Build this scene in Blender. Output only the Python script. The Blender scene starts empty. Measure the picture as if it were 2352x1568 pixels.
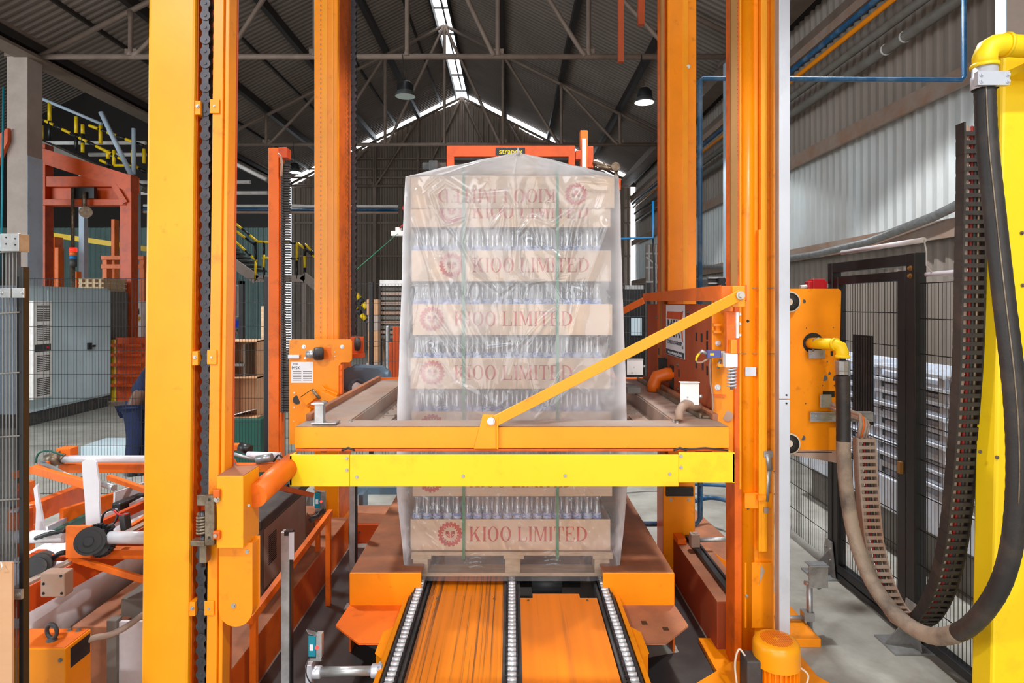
import bpy, math, random
from math import sin, cos, pi, sqrt, radians
from mathutils import Vector, Matrix, noise
random.seed(7)
sc = bpy.context.scene
COL = sc.collection
# ------------------------------------------------------------------ camera, light, exposure
F, CX, CY, H = 1400.0, 1176.0, 698.0, 2.0          # lens in pixels of the 2352 x 1568 frame, eye height 2 m
def X(px, Y): return (px - CX) * Y / F
def Z(py, Y): return H - (py - CY) * Y / F
def W(px, py, Y): return Vector((X(px, Y), Y, Z(py, Y)))
cd = bpy.data.cameras.new('camera'); cam = bpy.data.objects.new('camera', cd); COL.objects.link(cam)
cam.location = (0, 0, H); cam.rotation_euler = (pi/2, 0, 0)
cd.sensor_width = 36; cd.lens = 36 * F / 2352; cd.shift_y = -(784 - CY) / 2352; cd.clip_end = 200
sc.camera = cam
sc.view_settings.view_transform = 'Standard'; sc.view_settings.look = 'None'
sc.view_settings.gamma = 1; sc.view_settings.use_curve_mapping = False
sc.view_settings.exposure = 0.0
try:
    sc.cycles.max_bounces = 10; sc.cycles.transparent_max_bounces = 24
    sc.cycles.diffuse_bounces = 4; sc.cycles.glossy_bounces = 3; sc.cycles.transmission_bounces = 4
    sc.cycles.sample_clamp_indirect = 4; sc.cycles.caustics_reflective = False; sc.cycles.caustics_refractive = False
except Exception: pass
wd = bpy.data.worlds.new('sky'); sc.world = wd; wd.use_nodes = True
bg = wd.node_tree.nodes['Background']; bg.inputs[0].default_value = (0.86, 0.93, 1.0, 1); bg.inputs[1].default_value = 6.0
def area(name, loc, rot, sx, sy, power, col=(1, 1, 1), spread=180):
    l = bpy.data.lights.new(name, 'AREA'); l.shape = 'RECTANGLE'; l.size = sx; l.size_y = sy
    l.energy = power; l.color = col; l.spread = radians(spread)
    o = bpy.data.objects.new(name, l); o.location = loc; o.rotation_euler = rot; COL.objects.link(o); return o
# unseen area lamps added for frontal daylight, split up to streak the film
area('front_fill_left', (-4.6, -9.8, 2.9), (radians(90), 0, 0), 7.2, 5.6, 560, (1.0, 0.97, 0.94))
area('front_fill_right', (3.2, -9.8, 2.9), (radians(90), 0, 0), 4.2, 5.6, 340, (1.0, 0.97, 0.94))
area('front_fill_high', (-1.5, -9.6, 7.4), (radians(76), 0, 0), 9, 1.6, 400, (0.95, 0.97, 1.0))  # added high panel that glints on tilted film; no windows are modelled
area('left_bay_fill', (-17, 1, 4.0), (radians(85), 0, radians(-35)), 8, 6, 1300, (0.86, 0.95, 1.0))  # added fill to keep the left side from going dark

# ------------------------------------------------------------------ materials
def lin(c): 
    c /= 255.0
    return c/12.92 if c <= 0.04045 else ((c+0.055)/1.055)**2.4
def rgb(r, g, b): return (lin(r), lin(g), lin(b), 1)
def mat(name, col, rough=0.5, metal=0.0, col2=None, amt=0.0, scale=4.0, thr=0.5, soft=0.15, stretch=(1,1,1), bump=0.0, bscale=60, var=0.08, spec=0.5, em=0):
    m = bpy.data.materials.new(name); m.use_nodes = True; nt = m.node_tree; n = nt.nodes; L = nt.links
    b = n['Principled BSDF']; b.inputs['Roughness'].default_value = rough; b.inputs['Metallic'].default_value = metal
    b.inputs['Specular IOR Level'].default_value = spec
    c = rgb(*col); tc = n.new('ShaderNodeTexCoord'); mp = n.new('ShaderNodeMapping'); mp.inputs['Scale'].default_value = stretch
    geo = n.new('ShaderNodeNewGeometry'); L.new(geo.outputs['Position'], mp.inputs['Vector'])
    nz = n.new('ShaderNodeTexNoise'); nz.inputs['Scale'].default_value = scale*0.6; nz.inputs['Detail'].default_value = 5
    L.new(mp.outputs[0], nz.inputs['Vector'])
    # broad tone variation of the paint itself
    mr = n.new('ShaderNodeMapRange'); mr.inputs[1].default_value = 0.3; mr.inputs[2].default_value = 0.7
    mr.inputs[3].default_value = 1-var; mr.inputs[4].default_value = 1+var; L.new(nz.outputs[0], mr.inputs[0])
    hs = n.new('ShaderNodeHueSaturation'); hs.inputs['Color'].default_value = c; L.new(mr.outputs[0], hs.inputs['Value'])
    out = hs.outputs[0]
    if col2:
        nz2 = n.new('ShaderNodeTexNoise'); nz2.inputs['Scale'].default_value = scale; nz2.inputs['Detail'].default_value = 8; nz2.inputs['Roughness'].default_value = 0.65
        L.new(mp.outputs[0], nz2.inputs['Vector'])
        m2 = n.new('ShaderNodeMapRange'); m2.inputs[1].default_value = thr-soft; m2.inputs[2].default_value = thr+soft
        m2.inputs[3].default_value = 0; m2.inputs[4].default_value = amt; L.new(nz2.outputs[0], m2.inputs[0])
        mx = n.new('ShaderNodeMix'); mx.data_type = 'RGBA'; L.new(m2.outputs[0], mx.inputs['Factor'])
        L.new(out, mx.inputs[6]); mx.inputs[7].default_value = rgb(*col2); out = mx.outputs[2]
    L.new(out, b.inputs['Base Color'])
    if em:
        b.inputs['Emission Color'].default_value = c; b.inputs['Emission Strength'].default_value = em
    if bump:
        nb = n.new('ShaderNodeTexNoise'); nb.inputs['Scale'].default_value = bscale; nb.inputs['Detail'].default_value = 4
        L.new(geo.outputs['Position'], nb.inputs['Vector'])
        bp = n.new('ShaderNodeBump'); bp.inputs['Strength'].default_value = bump; bp.inputs['Distance'].default_value = 0.01
        L.new(nb.outputs[0], bp.inputs['Height']); L.new(bp.outputs[0], b.inputs['Normal'])
    return m
M = {}
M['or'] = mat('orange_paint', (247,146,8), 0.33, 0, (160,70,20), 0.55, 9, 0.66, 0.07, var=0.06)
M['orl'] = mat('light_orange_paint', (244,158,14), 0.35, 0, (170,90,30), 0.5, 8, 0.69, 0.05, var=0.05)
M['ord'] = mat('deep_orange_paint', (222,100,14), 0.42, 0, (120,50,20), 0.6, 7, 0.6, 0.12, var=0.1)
M['red'] = mat('red_orange_paint', (208,80,18), 0.45, 0, (110,35,15), 0.5, 5, 0.62, 0.12, var=0.1)
M['orr'] = mat('orange_paint_bare', (238,112,20), 0.45, 0, (120,55,30), 0.45, 6, 0.62, 0.1, var=0.08)
M['dust'] = mat('brown_dusty_steel', (186,118,80), 0.75, 0, (118,82,66), 0.7, 5, 0.5, 0.2, var=0.12)
M['gdust'] = mat('grey_dusty_steel', (168,156,146), 0.6, 0, (166,118,88), 0.8, 3, 0.52, 0.18, var=0.12)
M['plate'] = mat('dusty_red_plate', (176,74,26), 0.7, 0, (128,66,38), 0.7, 4, 0.5, 0.25, stretch=(1,1,.6), var=0.12)
M['yel'] = mat('yellow_paint', (248,208,22), 0.4, 0, (205,150,20), 0.4, 5, 0.66, 0.1, var=0.04)
M['yelp'] = mat('yellow_post_paint', (248,208,14), 0.5, 0, (190,140,30), 0.4, 3, 0.66, 0.1, var=0.05)
M['steel'] = mat('galvanised_steel', (185,188,190), 0.4, 0.7, (120,115,108), 0.6, 12, 0.55, 0.15)
M['alu'] = mat('pale_aluminium', (208,212,222), 0.35, 0.35, (150,150,150), 0.3, 4, 0.62, 0.1)
M['bolt'] = mat('bolt_steel', (190,185,178), 0.35, 0.8)
M['dirtm'] = mat('dirty_brown_steel', (150,135,115), 0.4, 0.6, (70,50,35), 0.7, 18, 0.5, 0.15)
M['chain'] = mat('oiled_chain_steel', (70,70,76), 0.4, 0.5, (40,32,28), 0.5, 20, 0.5, 0.2)
M['chrome'] = mat('bright_roller_steel', (225,225,228), 0.3, 0.45)
M['blk'] = mat('black_paint', (26,27,30), 0.4, 0, (60,58,55), 0.3, 6, 0.6, 0.1)
M['rub'] = mat('black_rubber', (40,37,36), 0.55, 0, (92,76,66), 0.5, 5, 0.62, 0.12, bump=0.15, bscale=90)
M['rubd'] = mat('dusty_hose_rubber', (70,62,58), 0.7, 0, (168,148,128), 0.9, 5, 0.45, 0.15, bump=0.15, bscale=90)
M['white'] = mat('white_paint', (232,230,228), 0.45, 0, (170,160,150), 0.4, 8, 0.62, 0.12)
M['wpl'] = mat('white_plastic', (225,225,232), 0.3, 0, (185,165,150), 0.45, 6, 0.6, 0.12)
M['crate'] = mat('white_crate_plastic', (222,232,245), 0.22, 0, (200,180,165), 0.5, 9, 0.6, 0.1)
M['cab'] = mat('grey_blue_cabinet', (206,226,236), 0.45, 0, (150,165,170), 0.3, 2, 0.6, 0.2)
M['cabd'] = mat('dark_grey_cabinet', (58,60,62), 0.55, 0, (110,100,90), 0.5, 6, 0.58, 0.12)
M['cabm'] = mat('mid_grey_cabinet', (120,118,112), 0.5, 0, (90,70,60), 0.5, 4, 0.55, 0.15)
M['card'] = mat('cardboard', (206,160,122), 0.85, 0, (186,138,98), 0.5, 3, 0.5, 0.3, stretch=(1,1,6), var=0.04)
M['carton'] = mat('printed_carton_board', (240,206,170), 0.85, 0, (228,190,152), 0.5, 3, 0.5, 0.3, stretch=(1,1,6), var=0.03)
M['wood'] = mat('raw_pine', (232,206,170), 0.8, 0, (184,146,106), 0.7, 5, 0.52, 0.15, stretch=(1,8,8))
M['ink'] = mat('red_ink', (206,48,14), 0.8)
M['gstrap'] = mat('green_strap', (0,134,84), 0.4)
M['blue'] = mat('blue_pipe_paint', (26,84,128), 0.4, 0, (120,150,175), 0.7, 4, 0.6, 0.12)
M['lblue'] = mat('bright_blue_paint', (20,120,185), 0.4)
M['gbox'] = mat('blue_grey_gearbox', (98,122,140), 0.45, 0, (130,110,95), 0.5, 8, 0.6, 0.1)
M['floor'] = mat('worn_concrete', (172,172,164), 0.55, 0, (128,122,112), 0.75, 3.0, 0.54, 0.15, bump=0.15, bscale=25, var=0.1)
M['pit'] = mat('dark_floor', (58,56,56), 0.4, 0, (92,90,84), 0.5, 2.4, 0.58, 0.1)
M['roof'] = mat('old_roof_sheet', (136,124,116), 0.7, 0, (104,92,84), 0.6, 0.7, 0.5, 0.25, var=0.12)
M['wallb'] = mat('old_brown_sheet', (138,124,112), 0.7, 0, (100,88,80), 0.5, 0.8, 0.5, 0.25, var=0.12)
M['wallu'] = mat('brown_grey_sheet', (166,156,147), 0.7, 0, (126,114,104), 0.6, 1.0, 0.5, 0.25, stretch=(1,1,.4), var=0.1)
M['wallm'] = mat('pale_blue_grey_sheet', (222,230,232), 0.55, 0, (182,174,166), 0.6, 1.2, 0.55, 0.2, stretch=(1,1,.4), var=0.06)
M['teal'] = mat('teal_sheet', (130,160,156), 0.6, 0, (96,122,122), 0.6, 0.8, 0.5, 0.2)
M['truss'] = mat('dirty_truss_steel', (140,122,110), 0.6, 0.1, (98,82,72), 0.6, 3, 0.5, 0.2)
M['trd'] = mat('dark_purlin_steel', (48,42,40), 0.6, 0.1)
M['conc'] = mat('concrete_column', (176,160,150), 0.75, 0, (140,126,118), 0.5, 2, 0.55, 0.15)
M['concb'] = mat('pale_blue_column_paint', (188,208,226), 0.6, 0, (160,160,160), 0.5, 2.5, 0.6, 0.12)
M['brass'] = mat('tan_rack_strip', (168,122,62), 0.5, 0.2, (120,80,40), 0.5, 4, 0.5, 0.2, stretch=(1,1,.3))
M['navy'] = mat('navy_cloth', (22,38,78), 0.85, 0, (14,26,58), 0.5, 12, 0.5, 0.2)
M['skin'] = mat('dark_skin', (98,66,50), 0.5)
M['helm'] = mat('blue_helmet_plastic', (22,62,190), 0.3)
M['green'] = mat('dark_green_paint', (14,78,66), 0.5)
M['rlens'] = mat('red_lens', (255,30,20), 0.3, em=3)
M['olens'] = mat('orange_lens', (240,110,40), 0.3)
M['lamp'] = mat('lit_lamp_face', (255,252,245), 0.4, em=14)
M['lampo'] = mat('dim_glow_face', (170,180,175), 0.3, em=.25)
M['teals'] = mat('teal_sensor', (20,130,150), 0.4)
M['paper'] = mat('white_label_paper', (228,230,235), 0.5)
M['dkink'] = mat('dark_ink', (50,56,66), 0.6)
M['violet'] = mat('violet_blue_switch', (86,88,150), 0.45)
M['redp'] = mat('red_plastic', (196,30,40), 0.35)
M['cream'] = mat('cream_wall', (214,200,180), 0.8)
M['pap2'] = mat('pale_bag', (236,236,240), 0.6)
def simple(name, build):
    m = bpy.data.materials.new(name); m.use_nodes = True; nt = m.node_tree; nt.nodes.clear(); build(nt); return m
def _glassb(nt):
    n = nt.nodes; L = nt.links; o = n.new('ShaderNodeOutputMaterial')
    t = n.new('ShaderNodeBsdfTransparent'); t.inputs[0].default_value = (.72, .76, .78, 1)
    g = n.new('ShaderNodeBsdfGlossy'); g.inputs['Roughness'].default_value = 0.12; g.inputs[0].default_value = (.95, .97, 1, 1)
    f = n.new('ShaderNodeLayerWeight'); f.inputs[0].default_value = 0.45
    mr = n.new('ShaderNodeMapRange'); mr.inputs[3].default_value = 0.16; mr.inputs[4].default_value = 0.85; L.new(f.outputs['Facing'], mr.inputs[0])
    dd = n.new('ShaderNodeBsdfDiffuse'); dd.inputs[0].default_value = (.78, .82, .86, 1); y = n.new('ShaderNodeMixShader'); y.inputs[0].default_value = .22; L.new(t.outputs[0], y.inputs[1]); L.new(dd.outputs[0], y.inputs[2])
    x = n.new('ShaderNodeMixShader'); L.new(mr.outputs[0], x.inputs[0]); L.new(y.outputs[0], x.inputs[1]); L.new(g.outputs[0], x.inputs[2]); L.new(x.outputs[0], o.inputs[0])
M['bottle'] = simple('bottle_glass', _glassb)
def _film(nt):
    n = nt.nodes; L = nt.links; o = n.new('ShaderNodeOutputMaterial')
    geo = n.new('ShaderNodeNewGeometry'); sp = n.new('ShaderNodeSeparateXYZ'); L.new(geo.outputs['Position'], sp.inputs[0])
    t = n.new('ShaderNodeBsdfTransparent'); t.inputs[0].default_value = (.97, .97, .99, 1)
    d = n.new('ShaderNodeBsdfDiffuse'); d.inputs[0].default_value = (.94, .955, 1, 1)
    tr = n.new('ShaderNodeBsdfTranslucent'); tr.inputs[0].default_value = (.92, .92, .97, 1)
    ad = n.new('ShaderNodeMixShader'); ad.inputs[0].default_value = 0.18; L.new(d.outputs[0], ad.inputs[1]); L.new(tr.outputs[0], ad.inputs[2])
    # milky where the loose film hangs in several layers (upper part), clear where it has shrunk on (bottom)
    mz = n.new('ShaderNodeMapRange'); mz.interpolation_type = 'SMOOTHSTEP'; mz.inputs[1].default_value = 0.75; mz.inputs[2].default_value = 1.35; mz.inputs[3].default_value = 0.15; mz.inputs[4].default_value = 0.31
    L.new(sp.outputs[2], mz.inputs[0])
    nz = n.new('ShaderNodeTexNoise'); nz.inputs['Scale'].default_value = 2.2; nz.inputs['Detail'].default_value = 3; nz.inputs['Distortion'].default_value = 1.2; L.new(geo.outputs['Position'], nz.inputs['Vector'])
    mn = n.new('ShaderNodeMapRange'); mn.inputs[1].default_value = 0.35; mn.inputs[2].default_value = 0.7; mn.inputs[3].default_value = 0.65; mn.inputs[4].default_value = 1.3; L.new(nz.outputs[0], mn.inputs[0])
    mu = n.new('ShaderNodeMath'); mu.operation = 'MULTIPLY'; L.new(mz.outputs[0], mu.inputs[0]); L.new(mn.outputs[0], mu.inputs[1])
    # gusset folds along both edges and the bunched top lie several layers thick
    ax = n.new('ShaderNodeMath'); ax.operation = 'ABSOLUTE'; L.new(sp.outputs[0], ax.inputs[0])
    me_ = n.new('ShaderNodeMapRange'); me_.interpolation_type = 'SMOOTHSTEP'; me_.inputs[1].default_value = 0.585; me_.inputs[2].default_value = 0.67; me_.inputs[3].default_value = 0; me_.inputs[4].default_value = 0.5; L.new(ax.outputs[0], me_.inputs[0])
    mt = n.new('ShaderNodeMapRange'); mt.interpolation_type = 'SMOOTHSTEP'; mt.inputs[1].default_value = 2.72; mt.inputs[2].default_value = 2.82; mt.inputs[3].default_value = 0; mt.inputs[4].default_value = 0.34; L.new(sp.outputs[2], mt.inputs[0])
    s1 = n.new('ShaderNodeMath'); s1.operation = 'ADD'; L.new(me_.outputs[0], s1.inputs[0]); L.new(mt.outputs[0], s1.inputs[1])
    s2 = n.new('ShaderNodeMath'); s2.operation = 'ADD'; L.new(mu.outputs[0], s2.inputs[0]); L.new(s1.outputs[0], s2.inputs[1]); mu = s2
    lw = n.new('ShaderNodeLayerWeight'); lw.inputs[0].default_value = 0.5
    pw = n.new('ShaderNodeMath'); pw.operation = 'POWER'; pw.inputs[1].default_value = 2.2; L.new(lw.outputs['Facing'], pw.inputs[0])
    m3 = n.new('ShaderNodeMath'); m3.operation = 'MULTIPLY_ADD'; m3.inputs[1].default_value = 0.75; L.new(pw.outputs[0], m3.inputs[0]); L.new(mu.outputs[0], m3.inputs[2])
    cl = n.new('ShaderNodeClamp'); cl.inputs[2].default_value = 0.9; L.new(m3.outputs[0], cl.inputs[0])
    x = n.new('ShaderNodeMixShader'); L.new(cl.outputs[0], x.inputs[0]); L.new(t.outputs[0], x.inputs[1]); L.new(ad.outputs[0], x.inputs[2])
    g = n.new('ShaderNodeBsdfGlossy'); g.inputs['Roughness'].default_value = 0.08
    fr = n.new('ShaderNodeFresnel'); fr.inputs[0].default_value = 1.52
    nb = n.new('ShaderNodeTexNoise'); nb.inputs['Scale'].default_value = 11; nb.inputs['Detail'].default_value = 3; nb.inputs['Distortion'].default_value = .8
    mp = n.new('ShaderNodeMapping'); mp.inputs['Scale'].default_value = (1, 1, .45); L.new(geo.outputs['Position'], mp.inputs[0]); L.new(mp.outputs[0], nb.inputs['Vector'])
    bp = n.new('ShaderNodeBump'); bp.inputs['Strength'].default_value = 0.16; bp.inputs['Distance'].default_value = 0.02; L.new(nb.outputs[0], bp.inputs['Height'])
    L.new(bp.outputs[0], g.inputs['Normal']); L.new(bp.outputs[0], fr.inputs['Normal'])
    x2 = n.new('ShaderNodeMixShader'); L.new(fr.outputs[0], x2.inputs[0]); L.new(x.outputs[0], x2.inputs[1]); L.new(g.outputs[0], x2.inputs[2])
    L.new(x2.outputs[0], o.inputs[0])
M['film'] = simple('clear_wrinkled_film', _film)
def _poly(nt):
    n = nt.nodes; L = nt.links; o = n.new('ShaderNodeOutputMaterial')
    t = n.new('ShaderNodeBsdfTransparent'); t.inputs[0].default_value = (1, 1, 1, 1)
    tr = n.new('ShaderNodeBsdfTranslucent'); tr.inputs[0].default_value = (.9, .86, .8, 1)
    x = n.new('ShaderNodeMixShader'); x.inputs[0].default_value = 0.6; L.new(t.outputs[0], x.inputs[1]); L.new(tr.outputs[0], x.inputs[2]); L.new(x.outputs[0], o.inputs[0])
M['skyl'] = simple('translucent_roof_sheet', _poly)
def _smoke(nt):
    n = nt.nodes; L = nt.links; o = n.new('ShaderNodeOutputMaterial')
    t = n.new('ShaderNodeBsdfTransparent'); t.inputs[0].default_value = (.45, .45, .47, 1)
    g = n.new('ShaderNodeBsdfGlossy'); g.inputs['Roughness'].default_value = 0.2; g.inputs[0].default_value = (.6, .6, .65, 1)
    x = n.new('ShaderNodeMixShader'); x.inputs[0].default_value = 0.12; L.new(t.outputs[0], x.inputs[1]); L.new(g.outputs[0], x.inputs[2]); L.new(x.outputs[0], o.inputs[0])
M['smoke'] = simple('smoked_sheet', _smoke)

# ------------------------------------------------------------------ mesh builder
ORG = {}
SPLIT = dict(deck_screws='screw', frame_bolts='bolt', clip_bolts='bolt', buffer_bolts='bolt', mast_bolts='bolt', joint_screws='screw', guard_bolts='bolt', top_bolts='bolt',
    washers='washer', plate_bolts='bolt', bracket_bolts='bolt', carriage_bolts='bolt', tongue_bolts='bolt', post_bolts='bolt', box_bolts='bolt', box_screws='screw', holes='hole', slots='slot',
    chain_clip='chain_clip', inner_frame='inner_beam', recess='recess', clamp_lugs='clamp_lug', adjustment_slots='slot', guide_wheel='guide_wheel', wheel_tyre='wheel_tyre', foot='foot',
    sleeve='sleeve', knobs='knob', cable_ends='cable_end', battens='batten', white_guide='white_guide', linkage='link', wires='wire', under_cables='cable', support_leg='support_leg', panel_seam='panel_seam',
    clamp='clamp', head_holes='hole', square_hole='hole', arm_leg='arm_leg', rail_end='rail_end', cradle='cradle', spring_holder='spring_holder', side_plate_group='side_plate', air_hose='air_hose', joint='joint')
class MB:
    def __init__(s): s.v = []; s.f = []; s.m = []; s.s = []
    def add(s, vs, fs, m=0, smooth=False):
        b = len(s.v); s.v += [Vector(v) for v in vs]
        for f in fs: s.f.append([b+i for i in f]); s.m.append(m); s.s.append(smooth)
        return s
    def box(s, x0, x1, y0, y1, z0, z1, m=0):
        vs = [(x, y, z) for z in (z0, z1) for y in (y0, y1) for x in (x0, x1)]
        return s.add(vs, [(0,2,3,1),(4,5,7,6),(0,1,5,4),(2,6,7,3),(0,4,6,2),(1,3,7,5)], m)
    def pbox(s, p0, p1, q0, q1, Y0, Y1, m=0):      # front face seen at these picture heights, at real depth Y0
        return s.box(X(p0, Y0), X(p1, Y0), Y0, Y1, Z(q1, Y0), Z(q0, Y0), m)
    def beam(s, a, b, w, h, m=0, up=(0, 0, 1)):
        a = Vector(a); b = Vector(b); d = (b-a).normalized(); u = Vector(up)
        if abs(d.dot(u)) > 0.98: u = Vector((0, 1, 0))
        r = d.cross(u).normalized(); u = r.cross(d)
        vs = [p + r*(i*w/2) + u*(j*h/2) for p in (a, b) for j in (-1, 1) for i in (-1, 1)]
        return s.add(vs, [(0,2,3,1),(4,5,7,6),(0,1,5,4),(2,6,7,3),(0,4,6,2),(1,3,7,5)], m)
    def tube(s, pts, r, seg=8, m=0, cap=True, smooth=True, closed=False):
        pts = [Vector(p) for p in pts]; n = len(pts); rs = r if isinstance(r, (list, tuple)) else [r]*n
        def tan(i):
            if closed: return (pts[(i+1) % n]-pts[i-1]).normalized()
            return (pts[min(i+1, n-1)]-pts[max(i-1, 0)]).normalized()
        t = tan(0); u = Vector((0, 0, 1)) if abs(t.z) < .9 else Vector((0, 1, 0))
        u = (u - t*u.dot(t)).normalized(); b0 = len(s.v)
        for i in range(n):
            t2 = tan(i); u = (u - t2*u.dot(t2)).normalized(); w = t2.cross(u)
            for k in range(seg):
                a = 2*pi*k/seg; s.v.append(pts[i] + (u*cos(a)+w*sin(a))*rs[i])
        for i in range(n if closed else n-1):
            j = (i+1) % n
            for k in range(seg):
                k2 = (k+1) % seg
                s.f.append([b0+i*seg+k, b0+i*seg+k2, b0+j*seg+k2, b0+j*seg+k]); s.m.append(m); s.s.append(smooth)
        if cap and not closed:
            s.f.append([b0+k for k in range(seg)][::-1]); s.m.append(m); s.s.append(False)
            s.f.append([b0+(n-1)*seg+k for k in range(seg)]); s.m.append(m); s.s.append(False)
        return s
    def cyl(s, a, b, r, seg=16, m=0): return s.tube([a, b], r, seg, m)
    def lathe(s, prof, c, axis=(0, 0, 1), seg=16, m=0, smooth=True, ms=None):
        ax = Vector(axis).normalized(); u = Vector((1, 0, 0)) if abs(ax.x) < .9 else Vector((0, 1, 0))
        u = (u-ax*u.dot(ax)).normalized(); w = ax.cross(u); c = Vector(c); b0 = len(s.v)
        for r, h in prof:
            for k in range(seg):
                a = 2*pi*k/seg; s.v.append(c + ax*h + (u*cos(a)+w*sin(a))*r)
        for i in range(len(prof)-1):
            for k in range(seg):
                k2 = (k+1) % seg
                s.f.append([b0+i*seg+k, b0+i*seg+k2, b0+(i+1)*seg+k2, b0+(i+1)*seg+k]); s.m.append(ms[i] if ms else m); s.s.append(smooth)
        return s
    def prism(s, poly, plane, d0, d1, m=0):
        def P(a, b, d): return (a, d, b) if plane == 'xz' else ((d, a, b) if plane == 'yz' else (a, b, d))
        n = len(poly); vs = [P(a, b, d0) for a, b in poly] + [P(a, b, d1) for a, b in poly]
        fs = [tuple(range(n)), tuple(range(2*n-1, n-1, -1))] + [(i, (i+1) % n, n+(i+1) % n, n+i) for i in range(n)]
        return s.add(vs, fs, m)
    def sphere(s, c, r, m=0, seg=12, sz=1):
        return s.lathe([(max(r*sin(pi*i/8), 1e-4), -r*sz*cos(pi*i/8)) for i in range(9)], c, seg=seg, m=m)
    def bolt(s, c, n, r=0.012, m=0):     # washer and hexagon head standing on a surface with normal n
        c = Vector(c); n = Vector(n); s.tube([c - n*.002, c+n*0.003], r, 12, m); s.tube([c-n*.002, c+n*r*0.9], r*.62, 6, m, smooth=False); return s
    def corr(s, o, u, v, L, pitch, dep, m=0, prof=((0, 0), (.28, 0), (.5, 1), (.78, 1)), nv=1):
        o = Vector(o); u = Vector(u).normalized(); v = Vector(v); nrm = u.cross(v).normalized(); b0 = len(s.v)
        n = int(L/pitch); cols = []
        for i in range(n):
            for t, h in prof: cols.append(((i+t)*pitch, h*dep))
        cols.append((n*pitch, 0))
        for j in range(nv+1):
            for t, h in cols: s.v.append(o + u*t + v*(j/nv) + nrm*h)
        nc = len(cols)
        for j in range(nv):
            for i in range(nc-1):
                s.f.append([b0+j*nc+i, b0+j*nc+i+1, b0+(j+1)*nc+i+1, b0+(j+1)*nc+i]); s.m.append(m); s.s.append(False)
        return s
    def clusters(s):            # groups of faces whose pieces touch or overlap: one bolt = washer + head
        par = list(range(len(s.v)))
        def find(a):
            while par[a] != a: par[a] = par[par[a]]; a = par[a]
            return a
        for f in s.f:
            for k in f[1:]: par[find(k)] = find(f[0])
        isl = {}
        for i, f in enumerate(s.f): isl.setdefault(find(f[0]), []).append(i)
        bb = []
        for fs in isl.values():
            vs = [s.v[k] for i in fs for k in s.f[i]]
            bb.append([[min(v[a] for v in vs)-.0005 for a in range(3)], [max(v[a] for v in vs)+.0005 for a in range(3)], fs])
        ch = True
        while ch:
            ch = False
            for i in range(len(bb)):
                for j in range(i+1, len(bb)):
                    if all(bb[i][0][a] <= bb[j][1][a] and bb[j][0][a] <= bb[i][1][a] for a in range(3)):
                        bb[i] = [[min(bb[i][0][a], bb[j][0][a]) for a in range(3)], [max(bb[i][1][a], bb[j][1][a]) for a in range(3)], bb[i][2]+bb[j][2]]; bb.pop(j); ch = True; break
                if ch: break
        return [b[2] for b in bb]
    def build(s, name, mats, parent=None, bevel=0.0):
        if parent is not None and name in SPLIT:
            out = None
            for fs in s.clusters():
                B = MB(); idx = {}
                for i in sorted(fs):
                    g = []
                    for k in s.f[i]:
                        if k not in idx: idx[k] = len(B.v); B.v.append(s.v[k])
                        g.append(idx[k])
                    B.f.append(g); B.m.append(s.m[i]); B.s.append(s.s[i])
                o = B._build(SPLIT[name], mats, parent, bevel); out = out or o
            return out
        return s._build(name, mats, parent, bevel)
    def _build(s, name, mats, parent=None, bevel=0.0):
        if not isinstance(mats, (list, tuple)): mats = [mats]
        lo = Vector([min(v[i] for v in s.v) for i in range(3)]); hi = Vector([max(v[i] for v in s.v) for i in range(3)])
        o_ = (lo+hi)/2
        if parent is None: o_.z = lo.z
        me = bpy.data.meshes.new(name); me.from_pydata([tuple(v-o_) for v in s.v], [], s.f)
        for k in mats: me.materials.append(M[k] if isinstance(k, str) else k)
        me.polygons.foreach_set('material_index', s.m); me.polygons.foreach_set('use_smooth', s.s); me.update()
        ob = bpy.data.objects.new(name, me); COL.objects.link(ob); ORG[ob.name] = o_
        if parent is not None: ob.parent = parent; ob.location = o_ - ORG[parent.name]
        else: ob.location = o_
        if bevel:
            b = ob.modifiers.new('bevel', 'BEVEL'); b.width = bevel; b.segments = 2; b.limit_method = 'ANGLE'; b.angle_limit = radians(40)
        return ob
LEN = MB
def tag(o, label, cat, group=None, kind=None):
    o['label'] = label; o['category'] = cat
    if group: o['group'] = group
    if kind: o['kind'] = kind
    return o
def thing(name, label, cat, loc, group=None):
    o = bpy.data.objects.new(name, None); COL.objects.link(o); o.empty_display_size = 0.1
    o.location = loc; ORG[o.name] = Vector(loc); return tag(o, label, cat, group)
def struct(ob, label=None):
    ob['kind'] = 'structure'
    if label: ob['label'] = label
    return ob
def dup(root, loc, label=None, group=None):
    r = root.copy(); COL.objects.link(r); r.location = loc; ORG[r.name] = Vector(loc)
    if label: r['label'] = label
    if group: r['group'] = group
    for ch in list(root.children):
        c = ch.copy(); COL.objects.link(c); c.parent = r
        for g in ch.children: d = g.copy(); COL.objects.link(d); d.parent = c
    return r
def text_mesh(txt, size, name, m, parent, loc, rot, ext=0.0006, sx=1.0, align='CENTER'):
    cu = bpy.data.curves.new(name, 'FONT'); cu.body = txt; cu.size = size; cu.extrude = ext; cu.align_x = align; cu.align_y = 'CENTER'
    t = bpy.data.objects.new('tmp_text', cu); COL.objects.link(t)
    bpy.context.view_layer.update()
    me = bpy.data.meshes.new_from_object(t.evaluated_get(bpy.context.evaluated_depsgraph_get()))
    bpy.data.objects.remove(t); bpy.data.curves.remove(cu)
    me.materials.clear(); me.materials.append(M[m])
    ob = bpy.data.objects.new(name, me); COL.objects.link(ob); ob.parent = parent; ob.location = Vector(loc)-ORG[parent.name]; ob.rotation_euler = rot; ob.scale = (sx, 1, 1)
    ORG[ob.name] = Vector(loc); return ob
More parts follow.
